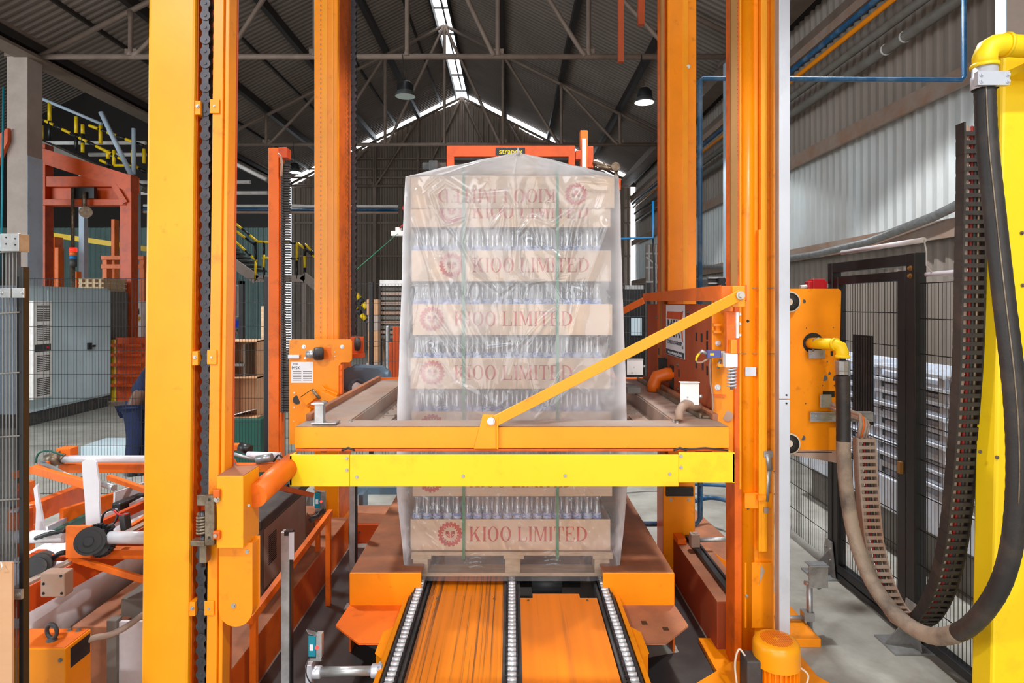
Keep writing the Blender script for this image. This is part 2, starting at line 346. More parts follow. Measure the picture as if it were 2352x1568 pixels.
# ================================================================== THE HALL
RX, RZ, EL, ER, EZ, YB, YF = -2.15, 11.2, -9.7, 5.4, 7.4, 26.4, -10.0
def roofz(x): return RZ - (RX-x)*(RZ-EZ)/(RX-EL) if x < RX else RZ - (x-RX)*(RZ-EZ)/(ER-RX)
b = MB(); b.box(-26, 8, YF, YB+1, -0.1, 0); struct(b.build('floor', 'floor'))
b = MB()
b.corr((RX+.27, YF, roofz(RX+.27)), (0, 1, 0), (ER+.5-RX-.27, 0, roofz(ER)-.25-roofz(RX+.27)), YB-YF, .17, .035)
b.corr((RX-.27, YF, roofz(RX-.27)), (0, 1, 0), (EL-RX+.27, 0, EZ-roofz(RX-.27)), YB-YF, .17, -.035)
struct(b.build('ceiling', 'roof'))
b = MB(); b.corr((EL-.3, YF, EZ), (0, 1, 0), (-8, 0, 4.0), YB-YF, .17, .035); b.corr((EL-8.3, YF, EZ+4), (0, 1, 0), (-8, 0, -4), YB-YF, .17, .035)
struct(b.build('ceiling_left_bay', 'roof'))
b = MB(); b.corr((RX-.3, 10, RZ+.12), (0, 1, 0), (.3, 0, .1), YB-10, .17, .02); b.corr((RX, 10, RZ+.22), (0, 1, 0), (.3, 0, -.1), YB-10, .17, .02)
struct(b.build('ceiling_skylight', 'skyl'))
b = MB()
for x in (RX-.3, RX+.3, RX): b.box(x-.025, x+.025, YF, YB, RZ-.04, RZ+.04)
for i in range(9): b.box(RX-.3, RX+.3, 11.5+i*1.85, 11.56+i*1.85, RZ-.03, RZ+.03)
for x in (-.27, .27): b.box(RX+x-.03, RX+x+.03, YF, YB, RZ-.36, RZ-.14)
struct(b.build('trim_skylight', 'trd'))
# purlins
b = MB()
for i in range(1, 5):
    for x in (RX-i*1.89, RX+i*1.86): b.box(x-.07, x+.07, YF, YB, roofz(x)-.26, roofz(x)-.04)
for i in (.5, 1.5, 2.5, 3.5): b.box(RX-i*1.89-.03, RX-i*1.89+.03, YF, YB, roofz(RX-i*1.89)-.1, roofz(RX-i*1.89)-.02)
for x, z in ((EL-2, EZ+.9), (EL-4, EZ+1.9), (EL-6, EZ+2.9)): b.box(x-.06, x+.06, YF, YB, z-.2, z)
struct(b.build('trim_purlins', 'trd'))
b = MB()
b.box(EL-.35, EL+.1, YF, YB, EZ-.42, EZ-.36); b.box(EL-.15, EL-.1, YF, YB, EZ-.4, EZ-.02); b.box(EL-.35, EL+.1, YF, YB, EZ-.1, EZ-.04)
b.box(ER-.75, ER-.35, YF, YB, EZ-.35, EZ-.1); b.box(ER-.3, ER, YF, YB, EZ-.9, EZ-.75)
struct(b.build('trim_eaves_beams', 'truss'))
# trusses, tubular, with flattened ends at the nodes
def truss(Y, label):
    t = thing('roof_truss', label, 'roof truss', (RX, Y, 7.07), 'roof trusses')
    zc = 7.07; B = MB()
    n = [(EL+.1, zc)] + [(RX-1.89*k, zc) for k in (3, 2, 1, 0)] + [(RX+1.86*k, zc) for k in (1, 2, 3)] + [(ER-.1, zc)]
    top = lambda x: roofz(x) - .34
    B.tube([(EL, Y, zc), (ER-.1, Y, zc)], .06, 10); B.build('bottom_chord', 'truss', t)
    B = MB()
    B.tube([(EL, Y, top(EL)), (RX, Y, top(RX))], .055, 8); B.tube([(ER, Y, top(ER)), (RX, Y, top(RX))], .055, 8)
    B.build('top_chord', 'truss', t)
    for x, _ in n[1:-1]:
        B = MB(); z1 = top(x); B.tube([(x, Y, zc), (x, Y, zc+.12), (x, Y, zc+.3), (x, Y, z1-.2), (x, Y, z1)], [.085, .05, .05, .05, .07], 8)
        B.build('post', 'truss', t)
        if abs(x-RX) > .5:
            B = MB(); x2 = x + (1.89 if x < RX else -1.86); p = Vector((x, Y, zc)); q = Vector((x2, Y, top(x2))); d = (q-p).normalized()
            dx = .07 if x < RX else -.07
            p.x += dx
            B.tube([p, p+d*.15, p+d*.35, q-d*.3, q], [.085, .05, .05, .05, .07], 8); B.build('diagonal', 'truss', t)
            B = MB(); B.box(x-.12, x+.12, Y-.012, Y+.012, zc, zc+.16); B.build('gusset_plate', 'truss', t)
    return t
truss(12.5, 'nearest tubular steel roof truss, its level bottom tube crossing high over the wrapped pallet')
truss(19.4, 'second tubular roof truss, level with the top of the strapping machine')
truss(26.15, 'farthest roof truss, set against the dark end wall')
# walls
b = MB(); b.corr((ER-.1, YF, 4.6), (0, 1, 0), (0, 0, EZ-4.6), YB-YF, .2, .045)
struct(b.build('wall_right_upper', 'wallu'))
b = MB(); b.corr((ER-.1, YF, 2.96), (0, 1, 0), (0, 0, 1.64), YB-YF, .2, .045); struct(b.build('wall_right_middle', 'wallm'))
b = MB(); b.corr((ER-.1, YF, 0), (0, 1, 0), (0, 0, 2.96), YB-YF, .2, .045); struct(b.build('wall_right', 'wallu'))
b = MB(); p = .22
def gable(b, x0, x1, top):
    n = int((x1-x0)/p); vs = []; fs = []
    for i in range(n+1):
        for t, h in ((0, 0), (.3, 0), (.5, 1), (.8, 1)):
            x = x0+(i+t)*p; x = min(x, x1); vs += [(x, YB-h*.05, 0), (x, YB-h*.05, top(x))]
    for i in range(len(vs)//2-1): fs.append((2*i, 2*i+2, 2*i+3, 2*i+1))
    b.add(vs, fs)
gable(b, EL+.14, ER-.22, lambda x: roofz(x)-.3-.08*sin(x*1.9)); struct(b.build('wall_back', 'wallb'))
b = MB(); gable(b, EL-16, EL-.12, lambda x: 5.3); struct(b.build('wall_back_left_bay', 'teal'))
b = MB(); b.prism([(EL-16.2, 5.3), (EL-.12, 5.3), (EL-.12, EZ+.1), (EL-8.3, EZ+4.1), (EL-16.2, EZ)], 'xz', YB-.02, YB); struct(b.build('wall_back_left_bay_upper', 'trd'))
b = MB(); b.prism([(EL-16.2, 0), (ER, 0), (ER, EZ), (RX, RZ), (EL, EZ), (EL-8.3, EZ+4), (EL-16.2, EZ)], 'xz', YF-.1, YF-.05); struct(b.build('wall_front_light_block', 'wallb'))  # unseen wall added to block sky light from behind the camera
b = MB(); b.corr((EL-16.3, YF, 0), (0, 1, 0), (0, 0, EZ), YB-YF, .25, .045); struct(b.build('wall_left', 'teal'))
b = MB()
for q in (365, 388, 408, 478, 512, 588): b.box(EL+.2, ER-.3, YB-.16, YB-.08, Z(q, 26.3)-.04, Z(q, 26.3)+.04)
b.box(EL+.1, ER-.3, YB-.2, YB-.08, Z(332, 26.3)-.06, Z(332, 26.3)+.06)
for x in (-5.9, RX, 1.7): b.box(x-.08, x+.08, YB-.25, YB-.05, 0, roofz(x)-.35)
struct(b.build('trim_back_girts', 'truss'))
b = MB()
for z in (2.9, 4.6): b.box(ER-.28, ER-.1, YF, YB-.2, z-.03, z+.03); b.box(ER-.287, ER-.24, YF, YB-.2, z-.12, z+.1)
b.box(ER-.3, ER-.1, YF, YB-.2, 6.35, 6.5)
struct(b.build('trim_right_girts', 'gdust'))
def column(x0, x1, Y, top, mats, label, side, dp=.4):
    t = thing('hall_column', label, 'column', ((x0+x1)/2, Y, 0), 'hall columns')
    B = MB(); B.box(x0, x1, Y-dp/2, Y+dp/2, 0, top); B.build('shaft', mats[0], t, .01)
    B = MB(); s_ = x1 if side > 0 else x0
    B.box(s_-.004, s_+.004, Y-dp/2, Y+dp/2, 0, 5.0 if side > 0 else top); B.build('painted_face', mats[1], t)
    B = MB(); B.box(x0-.05, x1+.05, Y-.2, Y+.3, top, top+.12); B.build('cap_plate', 'truss', t)
column(-10.2, -9.78, 12.5, 7.0, ('conc', 'concb'), 'tall concrete column with a pale blue painted side face, left of the red gantry', 1)
column(4.42, 4.75, 12.65, 7.0, ('conc', 'concb'), 'pale column seen between the two right masts', -1, .2)
column(4.38, 4.85, 5.46, 7.2, ('conc', 'concb'), 'pale column at the top right corner behind the yellow post', -1, .12)
# pipes and cable runs on the right wall
def pipe(name, label, cat, pts, r, m, seg=10, group=None):
    b = MB(); b.tube(pts, r, seg); return tag(b.build(name, m), label, cat, group)
pipe('wall_pipe', 'upper of two dark grey pipes running along the right wall', 'pipe', [(5.05, 2, 5.75), (5.05, 25, 5.7)], .06, 'cabm', group='pipes on the right wall')
pp = thing('wall_pipe', 'lower of two dark grey pipes along the right wall, with pale sleeves', 'pipe', (5.1, 9, 5.45), 'pipes on the right wall')
b = MB(); b.tube([(5.1, 2, 5.48), (5.1, 25, 5.43)], .07, 12); b.build('tube', 'cabm', pp)
b = MB()
for y in (7.9, 8.3): b.cyl((5.1, y, 5.468), (5.1, y+.03, 5.468), .078, 12)
b.build('sleeve', 'white', pp)
pipe('cable_conduit', 'blue conduit under the right eaves', 'conduit', [(4.95, 2, 6.14), (4.95, 25, 6.1)], .045, 'blue', 8)
pipe('cable_conduit', 'orange conduit beside the blue one under the right eaves', 'conduit', [(4.98, 2, 5.98), (4.98, 25, 5.96)], .04, 'or', 8)
pipe('sagging_pipe', 'thick pale grey pipe sagging along the right wall above the fence door', 'pipe', [(5.0, 5.6, 3.36), (5.0, 6.3, 3.22), (5.0, 7.2, 3.04), (5.0, 8.5, 2.88), (5.0, 10, 2.82), (5.0, 12, 2.83), (5.0, 14, 2.85), (5.0, 19.5, 3.2)], .055, 'steel', 12)
b = MB(); b.tube([W(1608, 1100, 4.8), W(1608, 186, 4.8), W(1614, 180, 4.8), W(2209, 184, 4.8), W(2215, 176, 4.8), W(2213, -300, 4.8)], .018, 10)
b.tube([W(1608, 1115, 4.8), W(1608, 1190, 4.8), W(1600, 1203, 4.8), W(1430, 1203, 4.8)], .02, 10); b.tube([W(1608, 1100, 4.8), W(1608, 1120, 4.8)], .02, 10)
tag(b.build('compressed_air_pipe', 'blue'), 'thin blue pipe rising between the right masts and running level to the right wall', 'pipe')
# high-bay lamps
def lamp(p, lit, label, sc_=1.0, hang=1.3):
    t = thing('high_bay_lamp', label, 'lamp', p, 'high-bay lamps'); x, y, z = p; r = .2*sc_
    B = MB(); B.lathe([(.02, .3*sc_), (r*.5, .29*sc_), (r*.78, .22*sc_), (r*.8, .1*sc_)], p, seg=20); B.build('housing', 'blk', t)
    B = MB(); B.lathe([(r*.8, .1*sc_), (r*.92, .06*sc_), (r*1.02, 0), (r*.98, 0)], p, seg=24); B.build('shade', 'cabd', t)
    B = MB(); B.lathe([(r*.97, .004), (.001, .004)], p, seg=24); B.build('lamp_face', 'lamp' if lit else 'lampo', t)
    B = MB(); B.tube([(x, y, z+.3*sc_), (x-.03, y, z+.6), (x-.06, y, z+hang)], .008, 6); B.build('hanging_cable', 'blk', t)
    if lit:
        l = bpy.data.lights.new('lamp_light', 'SPOT'); l.energy = 420 if y > 8 else 1150; l.spot_size = radians(120); l.shadow_soft_size = .18
        o = bpy.data.objects.new('lamp_light', l); o.location = (x, y, z-.03); COL.objects.link(o)
lamp(tuple(W(1480, 236, 12.4)), True, 'lit lamp hanging left of the rear right mast', hang=.98)
lamp(tuple(W(931, 222, 12.4)), False, 'unlit bell-shaped lamp with a black housing, left of the skylight', 1.05, hang=.86)
lamp(tuple(W(677, 396, 19.3)), True, 'lit lamp beside the thin orange post, farther back', hang=1.0)
for lx, ly, nm in ((2.2, 5.55, 'lit lamp above the machine, over the right masts'), (-3.2, 5.55, 'lit lamp above the machine, over the left masts'), (2.2, -1.4, 'lit lamp behind the photographer on the right'), (-3.2, -1.4, 'lit lamp behind the photographer on the left'), (-14, 8, 'lit lamp over the left bay in front'), (-14, 17, 'lit lamp over the left bay farther back')): lamp((lx, ly, 6.3), True, nm)
# far-left pipes
for q, x0, x1, nm in ((328, 100, 335, 'thin pale tube crossing above the red gantry'), (355, 205, 335, 'short pale tube just under the long one above the red gantry'), (418, 505, 575, 'upper short pale tube right of the front left mast'), (443, 505, 615, 'long cream tube right of the front left mast, under the short one')):
    pipe('ceiling_tube', nm, 'tube', [W(x0-200 if x0 == 505 else x0, q, 16.5), W(x1, q, 16.5)], .055, 'white', 8, 'tubes under the left roof')
for q, m, nm in ((472, 'white', 'topmost of three pipes crossing behind the thin orange post'), (480, 'blue', 'blue middle one of three pipes behind the thin orange post'), (486.5, 'gdust', 'lowest grey one of three pipes behind the thin orange post')):
    pipe('service_pipe', nm, 'pipe', [W(330, q, 17.5), W(915, q+2, 17.5)], .04, m, 8, 'service pipes behind the machine')
pipe('roof_brace', 'pale blue slanting brace above the red gantry', 'brace', [W(232, 258, 15), W(305, 410, 15)], .06, 'concb', 8)
pipe('roof_brace', 'pale slanting brace at the right of the front left mast', 'brace', [W(505, 358, 15.5), W(612, 412, 15.5)], .05, 'white', 8)

# ================================================================== STAIRS AND WALKWAYS (black and yellow railings)
def stripe_bar(nm, par, p, q, r, n, start=0):
    p = Vector(p); q = Vector(q); B = MB()
    for i in range(n): B.tube([p.lerp(q, i/n), p.lerp(q, (i+1)/n)], r, 6, (i+start) % 2, cap=True)
    B.build(nm, ['yel', 'blk'], par)
def railing(label, segs, posts, Y, r=.035, parent=None):
    x, y = segs[0][0]; o = W(x, y, Y); t = thing('stair_railing', label, 'railing', tuple(o), 'black and yellow railings')
    for (a, c, n, s) in segs: stripe_bar('rail', t, W(*a, Y), W(*c, Y), r, n, s)
    for (a, c, n, s) in posts: stripe_bar('post', t, W(*a, Y), W(*c, Y), r*1.1, n, s)
railing('railing on the stair flight left of the thin orange post', [((500,480),(592,555),5,0), ((592,555),(602,555),1,0), ((500,500),(585,562),4,0), ((500,520),(550,563),3,0), ((550,563),(590,600),3,0)], [((587,556),(587,642),2,1), ((606,556),(606,642),3,1)], 18.3)
railing('level railing on the landing right of the thin orange post', [((602,556),(684,558),4,0), ((602,592),(686,594),4,0), ((684,558),(735,600),3,0), ((700,560),(730,590),2,0)], [((682,556),(682,640),2,0), ((700,560),(700,642),3,1)], 18.3)
railing('top flight railing above the red gantry', [((85,268),(240,345),8,1), ((240,345),(335,395),6,0), ((205,288),(330,335),6,0), ((230,368),(262,382),2,0), ((262,380),(312,380),1,0)], [((114,236),(114,320),2,0), ((96,288),(96,320),1,0), ((175,268),(175,345),2,0), ((190,286),(190,350),3,0), ((231,288),(231,330),1,0), ((248,345),(248,385),2,0), ((262,345),(262,380),1,0), ((305,345),(305,405),2,0), ((331,342),(331,375),1,0)], 15.5, .04)
pipe('handrail', 'pale handrail above the black and yellow flight, at the concrete column', 'handrail', [W(90, 224, 15.5), W(234, 285, 15.5)], .04, 'concb', 8)
pipe('walkway_post', 'pale post standing on the walkway beside the front left mast', 'post', [W(307, 295, 15.4), W(307, 400, 15.4)], .05, 'concb', 8)
t = thing('staircase', 'grey steel staircase and landing beyond the fence, left of the rear masts', 'staircase', tuple(W(600, 640, 18.3)))
b = MB(); b.beam(W(505, 582, 18.3), W(590, 642, 18.3), .06, .28); b.beam(W(585, 640, 18.3), W(700, 640, 18.3), .06, .2); b.beam(W(695, 632, 18.3), W(745, 672, 18.3), .06, .25); b.build('stringer', 'conc', t)
b = MB()
for i in range(6): o = W(512+i*13, 570+i*10, 18.5); b.box(o.x-.2, o.x+.2, 18.35, 19.2, o.z-.03, o.z+.03)
b.build('step', 'trd', t)
b = MB()
for q in (615, 700): o = W(q, 650, 18.4); b.box(o.x-.06, o.x+.06, 18.35, 18.5, 0, o.z)
b.build('support_leg', 'conc', t)
t = thing('walkway', 'dark sloping walkway above the red gantry', 'walkway', tuple(W(200, 380, 15.6)))
b = MB(); b.beam(W(90, 325, 15.6), W(345, 440, 15.6), .7, .14); b.build('deck', 'cabm', t)
for px, q in ((190, 370), (312, 426)):
    b = MB(); b.box(X(px-6, 15.6), X(px+6, 15.6), 15.55, 15.7, 0, Z(q+6, 15.6)); b.build('support_leg', 'concb', t)

# ================================================================== RED GANTRY and other far-left machinery
t = thing('red_gantry', 'red-orange steel gantry frame with a hanging pulley, right of the concrete column', 'gantry', (-9, 13.4, 0))
Yg = 13.4
for x0, x1 in ((88, 104), (275, 301.5)):
    b = MB(); b.box(X(x0, Yg), X(x1, Yg), Yg, Yg+.25, 0, Z(400 if x0 > 200 else 330, Yg)); b.build('leg', 'red', t, .01)
b = MB(); b.prism([(X(60, Yg), Z(330, Yg)), (X(302, Yg), Z(404, Yg)), (X(302, Yg), Z(440, Yg)), (X(60, Yg), Z(362, Yg))], 'xz', Yg-.05, Yg+.27); b.build('sloping_beam', 'red', t, .01)
b = MB(); b.box(X(85, Yg), X(270, Yg), Yg+.02, Yg+.2, Z(428, Yg), Z(404, Yg)); b.build('upper_beam', 'red', t, .01)
b = MB(); b.box(X(85, Yg), X(290, Yg), Yg-.02, Yg+.2, Z(472, Yg), Z(457, Yg)); b.box(X(85, Yg), X(280, Yg), Yg+.15, Yg+.2, Z(458, Yg), Z(428, Yg)); b.build('lower_beam', 'red', t, .01)
b = MB(); b.beam(W(262, 424, Yg-.03), W(288, 466, Yg-.03), .05, .12); b.build('knee_brace', 'red', t)
b = MB(); b.pbox(164, 216, 430, 455, Yg-.12, Yg-.02); b.build('hoist_box', 'blk', t)
b = MB(); b.tube([W(167, 432, Yg-.16), W(167, 570, Yg-.16)], .035, 6); b.tube([W(194, 440, Yg-.16), W(194, 480, Yg-.16)], .04, 6); b.build('hanging_rod', 'dirtm', t)
b = MB(); b.cyl(W(197, 487, Yg-.2), W(197, 487, Yg-.1), .125, 20); b.build('pulley', 'dirtm', t)
t = thing('stack_light', 'signal light with a lit red top on a brown pole, inside the red gantry', 'signal light', (X(168, 11.5), 11.5, 2))
c = W(167, 600, 11.5)
for nm, m, q0, q1 in (('red_lamp', 'rlens', 569, 578), ('orange_lamp', 'olens', 578, 587), ('blue_lamp', 'lblue', 587, 595), ('housing', 'cabd', 595, 612)):
    b = MB(); b.cyl(W(168, q1, 11.5), W(168, q0, 11.5), .062, 14); b.build(nm, m, t)
b = MB(); b.tube([(c.x, 11.5, 0), (c.x, 11.5, Z(612, 11.5))], .04, 8); b.build('pole', 'dirtm', t)
def simplebox(name, label, cat, p, Y0, Y1, m, group=None, bev=.01):
    b = MB(); b.pbox(*p, Y0, Y1); o = b.build(name, m, None, bev); return tag(o, label, cat, group)
def floorbox(name, label, cat, px0, px1, py0, Y0, Y1, m, group=None, bev=.01):
    b = MB(); b.box(X(px0, Y0), X(px1, Y0), Y0, Y1, 0, Z(py0, Y0)); return tag(b.build(name, m, None, bev), label, cat, group)
floorbox('machine_upright', 'orange upright with a shorter one beside it, inside the red gantry', 'machine post', 111, 125, 543, 15, 15.3, 'orr', 'orange uprights behind the red gantry')
floorbox('machine_upright', 'shorter orange upright, second from the left inside the red gantry', 'machine post', 125, 134, 568, 14.9, 15.1, 'orr', 'orange uprights behind the red gantry')
floorbox('machine_upright', 'tall thin orange upright left of the gantry right leg', 'machine post', 255, 263, 503, 16, 16.2, 'orr', 'orange uprights behind the red gantry')
floorbox('machine_upright', 'low orange upright between pale post and stacked pallets', 'machine post', 169, 176, 623, 13, 13.15, 'orr', 'orange uprights behind the red gantry')
t = thing('conveyor_frame', 'orange conveyor frame beyond the right leg of the red gantry', 'frame', (X(285, 15), 15, 0))
for px in (240, 325): b = MB(); b.box(X(px-5, 15), X(px+5, 15), 15, 15.2, 0, Z(588, 15)); b.build('leg', 'orr', t)
for q in (592, 612): b = MB(); b.box(X(235, 15), X(332, 15), 14.95, 15.15, Z(q, 15)-.05, Z(q, 15)+.05); b.build('rail', 'orr', t)
b = MB(); b.beam(W(102, 537, 17), W(340, 572, 17), .12, .14); tag(b.build('crane_beam', 'yel'), 'yellow crane beam slanting across behind the red gantry', 'beam')
b = MB(); b.box(X(178, 12.45), X(240, 12.45), 12.5, 13.2, 0, Z(662, 12.45)-.06); tag(b.build('pallet_stand', 'cabm'), 'grey block carrying small wooden pallets inside the red gantry', 'stand')
for k in range(3):
    z = Z(662, 12.45)-.06+k*.09; t = thing('wooden_pallet', 'small wooden pallet inside the red gantry, %s of three' % ('bottommost', 'middle one', 'topmost')[k], 'pallet', (X(210, 12.45), 12.8, z), 'small pallets in the gantry')
    b = MB(); b.box(X(180, 12.45), X(238, 12.45), 12.45, 13.2, z+.065, z+.09); b.build('deck_board', 'wood', t)
    for q in (181, 196, 211, 226): b = MB(); b.box(X(q, 12.45), X(q+7, 12.45), 12.45, 13.2, z, z+.065); b.build('block', 'wood', t)
# grey-blue control cabinet behind the left fence
t = thing('control_cabinet', 'large grey blue control cabinet behind the left mesh fence', 'cabinet', (-8.3, 10.8, 0))
b = MB(); b.box(-8.8, -7.87, 9.8, 11.95, .22, 2.27); b.build('body', 'cab', t, .01)
b = MB(); b.box(-8.8, -7.9, 9.82, 11.93, 0, .22); b.build('plinth', 'cabd', t)
b = MB(); b.box(-8.8, -7.9, 9.82, 11.93, 2.27, 2.30); b.build('top_panel', 'cab', t)
for y0, y1, nm in ((10.32, 11.15, 'door'), (11.17, 11.93, 'door')):
    b = MB(); b.box(-7.87, -7.85, y0, y1, .26, 2.23); d = b.build(nm, 'cab', t, .004)
    if y0 > 11: b = MB(); b.box(-7.85, -7.81, 11.26, 11.34, 1.16, 1.28); b.box(-7.81, -7.78, 11.28, 11.4, 1.2, 1.24); b.build('handle', 'blk', d)
b = MB(); b.box(-7.87, -7.72, 9.83, 10.24, .45, 2.05); u = b.build('cooling_unit', 'white', t, .012)
b = MB()
for z0, n in ((1.72, 9), (1.40, 9), (.9, 9), (.5, 10)):
    for k in range(n):
        for j in range(2): b.box(-7.722, -7.716, 9.9+j*.15, 10.03+j*.15, z0+k*.03, z0+k*.03+.014)
b.build('vent_slots', 'cabd', u)
b = MB(); b.box(-7.722, -7.714, 9.86, 10.2, 1.22, 1.34); b.build('control_strip', 'cabd', u)
b = MB(); b.cyl((-7.716, 10.12, 1.28), (-7.7, 10.12, 1.28), .02, 10); b.build('red_button', 'redp', u)
# cabinets and machine further right behind the fence
floorbox('switch_cabinet', 'white switch cabinet left of the gantry right leg, behind the big cabinet', 'cabinet', 249, 276, 694, 14.6, 15.2, 'white', 'white switch cabinets')
t = thing('switch_cabinet', 'white switch cabinet with knobs between gantry leg and front left mast', 'cabinet', (X(313, 13.9), 13.9, 0), 'white switch cabinets')
b = MB(); b.box(X(300, 13.9), X(345, 13.9), 13.9, 14.4, 0, Z(692, 13.9)); b.build('body', 'white', t, .01)
b = MB(); b.pbox(311, 318, 709, 722, 13.88, 13.9); b.build('display', 'cabd', t)
b = MB()
for k in range(3): b.cyl(W(312+k*4, 738-k*4, 13.87), W(312+k*4, 738-k*4, 13.9), .03, 8)
b.build('knobs', 'yel', t)
t = thing('palletizer_carriage', 'orange red machine carriage at the foot of the red gantry', 'machine', (X(270, 12.5), 12.5, 0))
b = MB()
for q in (790, 812, 835, 860, 882): b.box(X(252, 12.5), X(325, 12.5), 12.5, 12.6, Z(q+6, 12.5), Z(q, 12.5))
b.build('slats', 'red', t)
b = MB(); b.box(X(252, 12.55), X(262, 12.55), 12.6, 12.8, 0, Z(780, 12.6)); b.build('side_post', 'yel', t)
b = MB(); b.box(X(262, 12.6), X(340, 12.6), 12.62, 12.9, 0, Z(775, 12.6)); b.build('housing', 'red', t)

# ================================================================== MESH FENCES
def wires(B, p, q, z0, z1, sp, hs, r=.0024, bulge=None, hr=None):
    p = Vector(p); q = Vector(q); d = q-p; L = d.length; n = max(1, int(round(L/sp)))
    for i in range(n+1):
        c = p + d*(i/n)
        if bulge: B.tube([(c.x, c.y, z0 + (z1-z0)*k/6) if k not in (1,) else (c.x+bulge(c), c.y, z0+(z1-z0)*k/6) for k in range(7)], r, 4, cap=False)
        else: B.tube([(c.x, c.y, z0), (c.x, c.y, z1)], r, 4, cap=False)
    z = z1
    while z > z0: B.tube([(p.x, p.y, z), (q.x, q.y, z)], hr or r*1.4, 5, cap=False); z -= hs
def fence(label, p, q, z0, z1, posts, sp=.03, hs=.235, m='cabd', r=.0022, ps=.05):
    t = thing('mesh_fence', label, 'fence', ((p[0]+q[0])/2, (p[1]+q[1])/2, 0), 'wire mesh safety fences')
    B = MB(); wires(B, (*p, 0), (*q, 0), z0, z1, sp, hs, r); B.build('wire_panel', m, t)
    for (x, y) in posts:
        B = MB(); B.box(x-ps/2, x+ps/2, y-ps/2, y+ps/2, 0, z1+.02); o = B.build('post', 'blk', t, .004)
        B = MB(); B.box(x-.07, x+.07, y-.05, y+.05, 0, .012); B.build('foot_plate', 'blk', o)
    return t
fence('long mesh fence left of the machine, in front of the grey blue cabinet', (X(50, 6), 6), (X(606, 6), 6), .12, Z(640, 6), [(X(48, 6), 6.0), (X(612, 6), 6.02)], m='blk', r=.002)
fence('mesh fence behind the two rear masts', (X(655, 7.6), 7.6), (X(930, 7.6), 7.6), .12, Z(652, 7.6), [(X(852, 7.6), 7.62)], .04, .24)
fence('mesh fence seen right of the wrapped pallet, far back', (X(1420, 9), 9), (X(1540, 9), 9), .12, Z(652, 9), [(X(1490, 9), 9.02)], .04, .24)
# right fence with its door
XF = 2.38
t = thing('fence_door', 'black framed mesh door standing before the white crates', 'door', (XF, 4.05, 0))
B = MB()
B.box(XF-.03, XF+.03, 3.64, 3.72, .06, 2.2); B.box(XF-.03, XF+.03, 4.40, 4.46, .06, 2.2); B.box(XF-.028, XF+.028, 3.72, 4.40, .062, .12); B.box(XF-.028, XF+.028, 3.72, 4.40, 2.14, 2.198)
B.build('door_frame', 'blk', t, .004)
B = MB(); wires(B, (XF, 3.74, 0), (XF, 4.38, 0), .12, 2.15, .03, .205, .0022); B.build('wire_panel', 'blk', t)
B = MB(); B.box(XF-.012, XF+.004, 4.02, 4.235, 1.2, 1.79); hp = B.build('black_plate', 'blk', t, .003)
B = MB()
for k in range(7): B.box(XF-.016, XF-.011, 4.035+k*.029, 4.043+k*.029, 1.21, 1.78)
B.build('plate_ribs', 'cabd', hp)
B = MB(); B.box(XF-.05, XF-.03, 3.66, 3.69, .98, 1.05); B.build('latch', 'brass', t)
t = thing('mesh_fence', 'right hand mesh fence with black posts and steel feet, holding the fence door', 'fence', (XF, 3.5, 0), 'wire mesh safety fences')
for y0, y1, nm in ((3.55, 3.63, 'post'), (4.47, 4.53, 'post'), (6.9, 6.96, 'post'), (1.9, 1.97, 'post')):
    B = MB(); B.box(XF-.035, XF+.035, y0, y1, .04, 2.3); B.build(nm, 'blk', t, .004)
B = MB(); B.box(XF-.034, XF+.034, 3.631, 4.469, 2.23, 2.298); B.build('door_header', 'blk', t, .004)
B = MB(); B.box(XF-.03, XF+.03, 1.9, 3.55, .05, .1); B.box(XF-.03, XF+.03, 3.6, 4.5, .02, .055); B.build('bottom_rail', 'blk', t, .004)
for a, c in ((1.97, 3.55), (4.53, 6.9)):
    B = MB(); wires(B, (XF, a, 0), (XF, c, 0), .08, 2.12, .03, .205, .0022); B.build('wire_panel', 'blk', t)
for y in (3.57, 4.5):
    B = MB(); n = 1
    B.prism([(XF-.2, .012), (XF-.03, .2), (XF-.03, .24), (XF+.03, .24), (XF+.03, .012)], 'xz', y-.004, y+.004)
    B.prism([(y-.09, .012), (y-.045, .26), (y+.045, .26), (y+.09, .012)], 'yz', XF-.045, XF-.037)
    B.box(XF-.2, XF+.04, y-.1, y+.1, 0, .012)
    for dy in (-.03, .03):
        for z in (.12, .2): B.bolt((XF-.046, y+dy, z), (-1, 0, 0), .011, 0)
    B.build('steel_foot', 'steel', t)
B = MB()
for z in (2.21, 2.165): B.bolt((XF-.036, 3.585, z-.0), (-1, 0, 0), .016)
B.build('post_bolts', 'brass', t)
t = thing('door_switch', 'red plastic safety switch on the fence door post', 'switch', (XF-.1, 4.55, 2.1))
B = MB(); B.box(XF-.19, XF-.05, 4.5, 4.56, 2.11, 2.17); B.box(XF-.16, XF-.07, 4.49, 4.57, 2.10, 2.185); B.build('body', 'redp', t, .006)
B = MB(); B.cyl((XF-.19, 4.53, 2.13), (XF-.24, 4.53, 2.125), .014, 8); B.build('plug', 'white', t)
B = MB(); B.box(XF-.06, XF-.02, 4.52, 4.54, 2.12, 2.15); B.build('bracket', 'steel', t)
t = thing('conduit_tube', 'white tube along the top of the fence door, its wire drooping to a second tube', 'tube', (XF, 4, 2.34))
B = MB(); B.tube([(XF, 4.4, 2.37), (XF, 3.52, 2.37)], .016, 8); B.tube([(XF, 3.5, 2.17), (XF, 2.4, 2.17)], .014, 8); B.build('tube', 'wpl', t)
B = MB(); B.tube([(XF, 3.52, 2.37), (XF, 3.5, 2.3), (XF-.02, 3.47, 2.22), (XF, 3.44, 2.17)], .004, 6); B.build('wire', 'wpl', t)
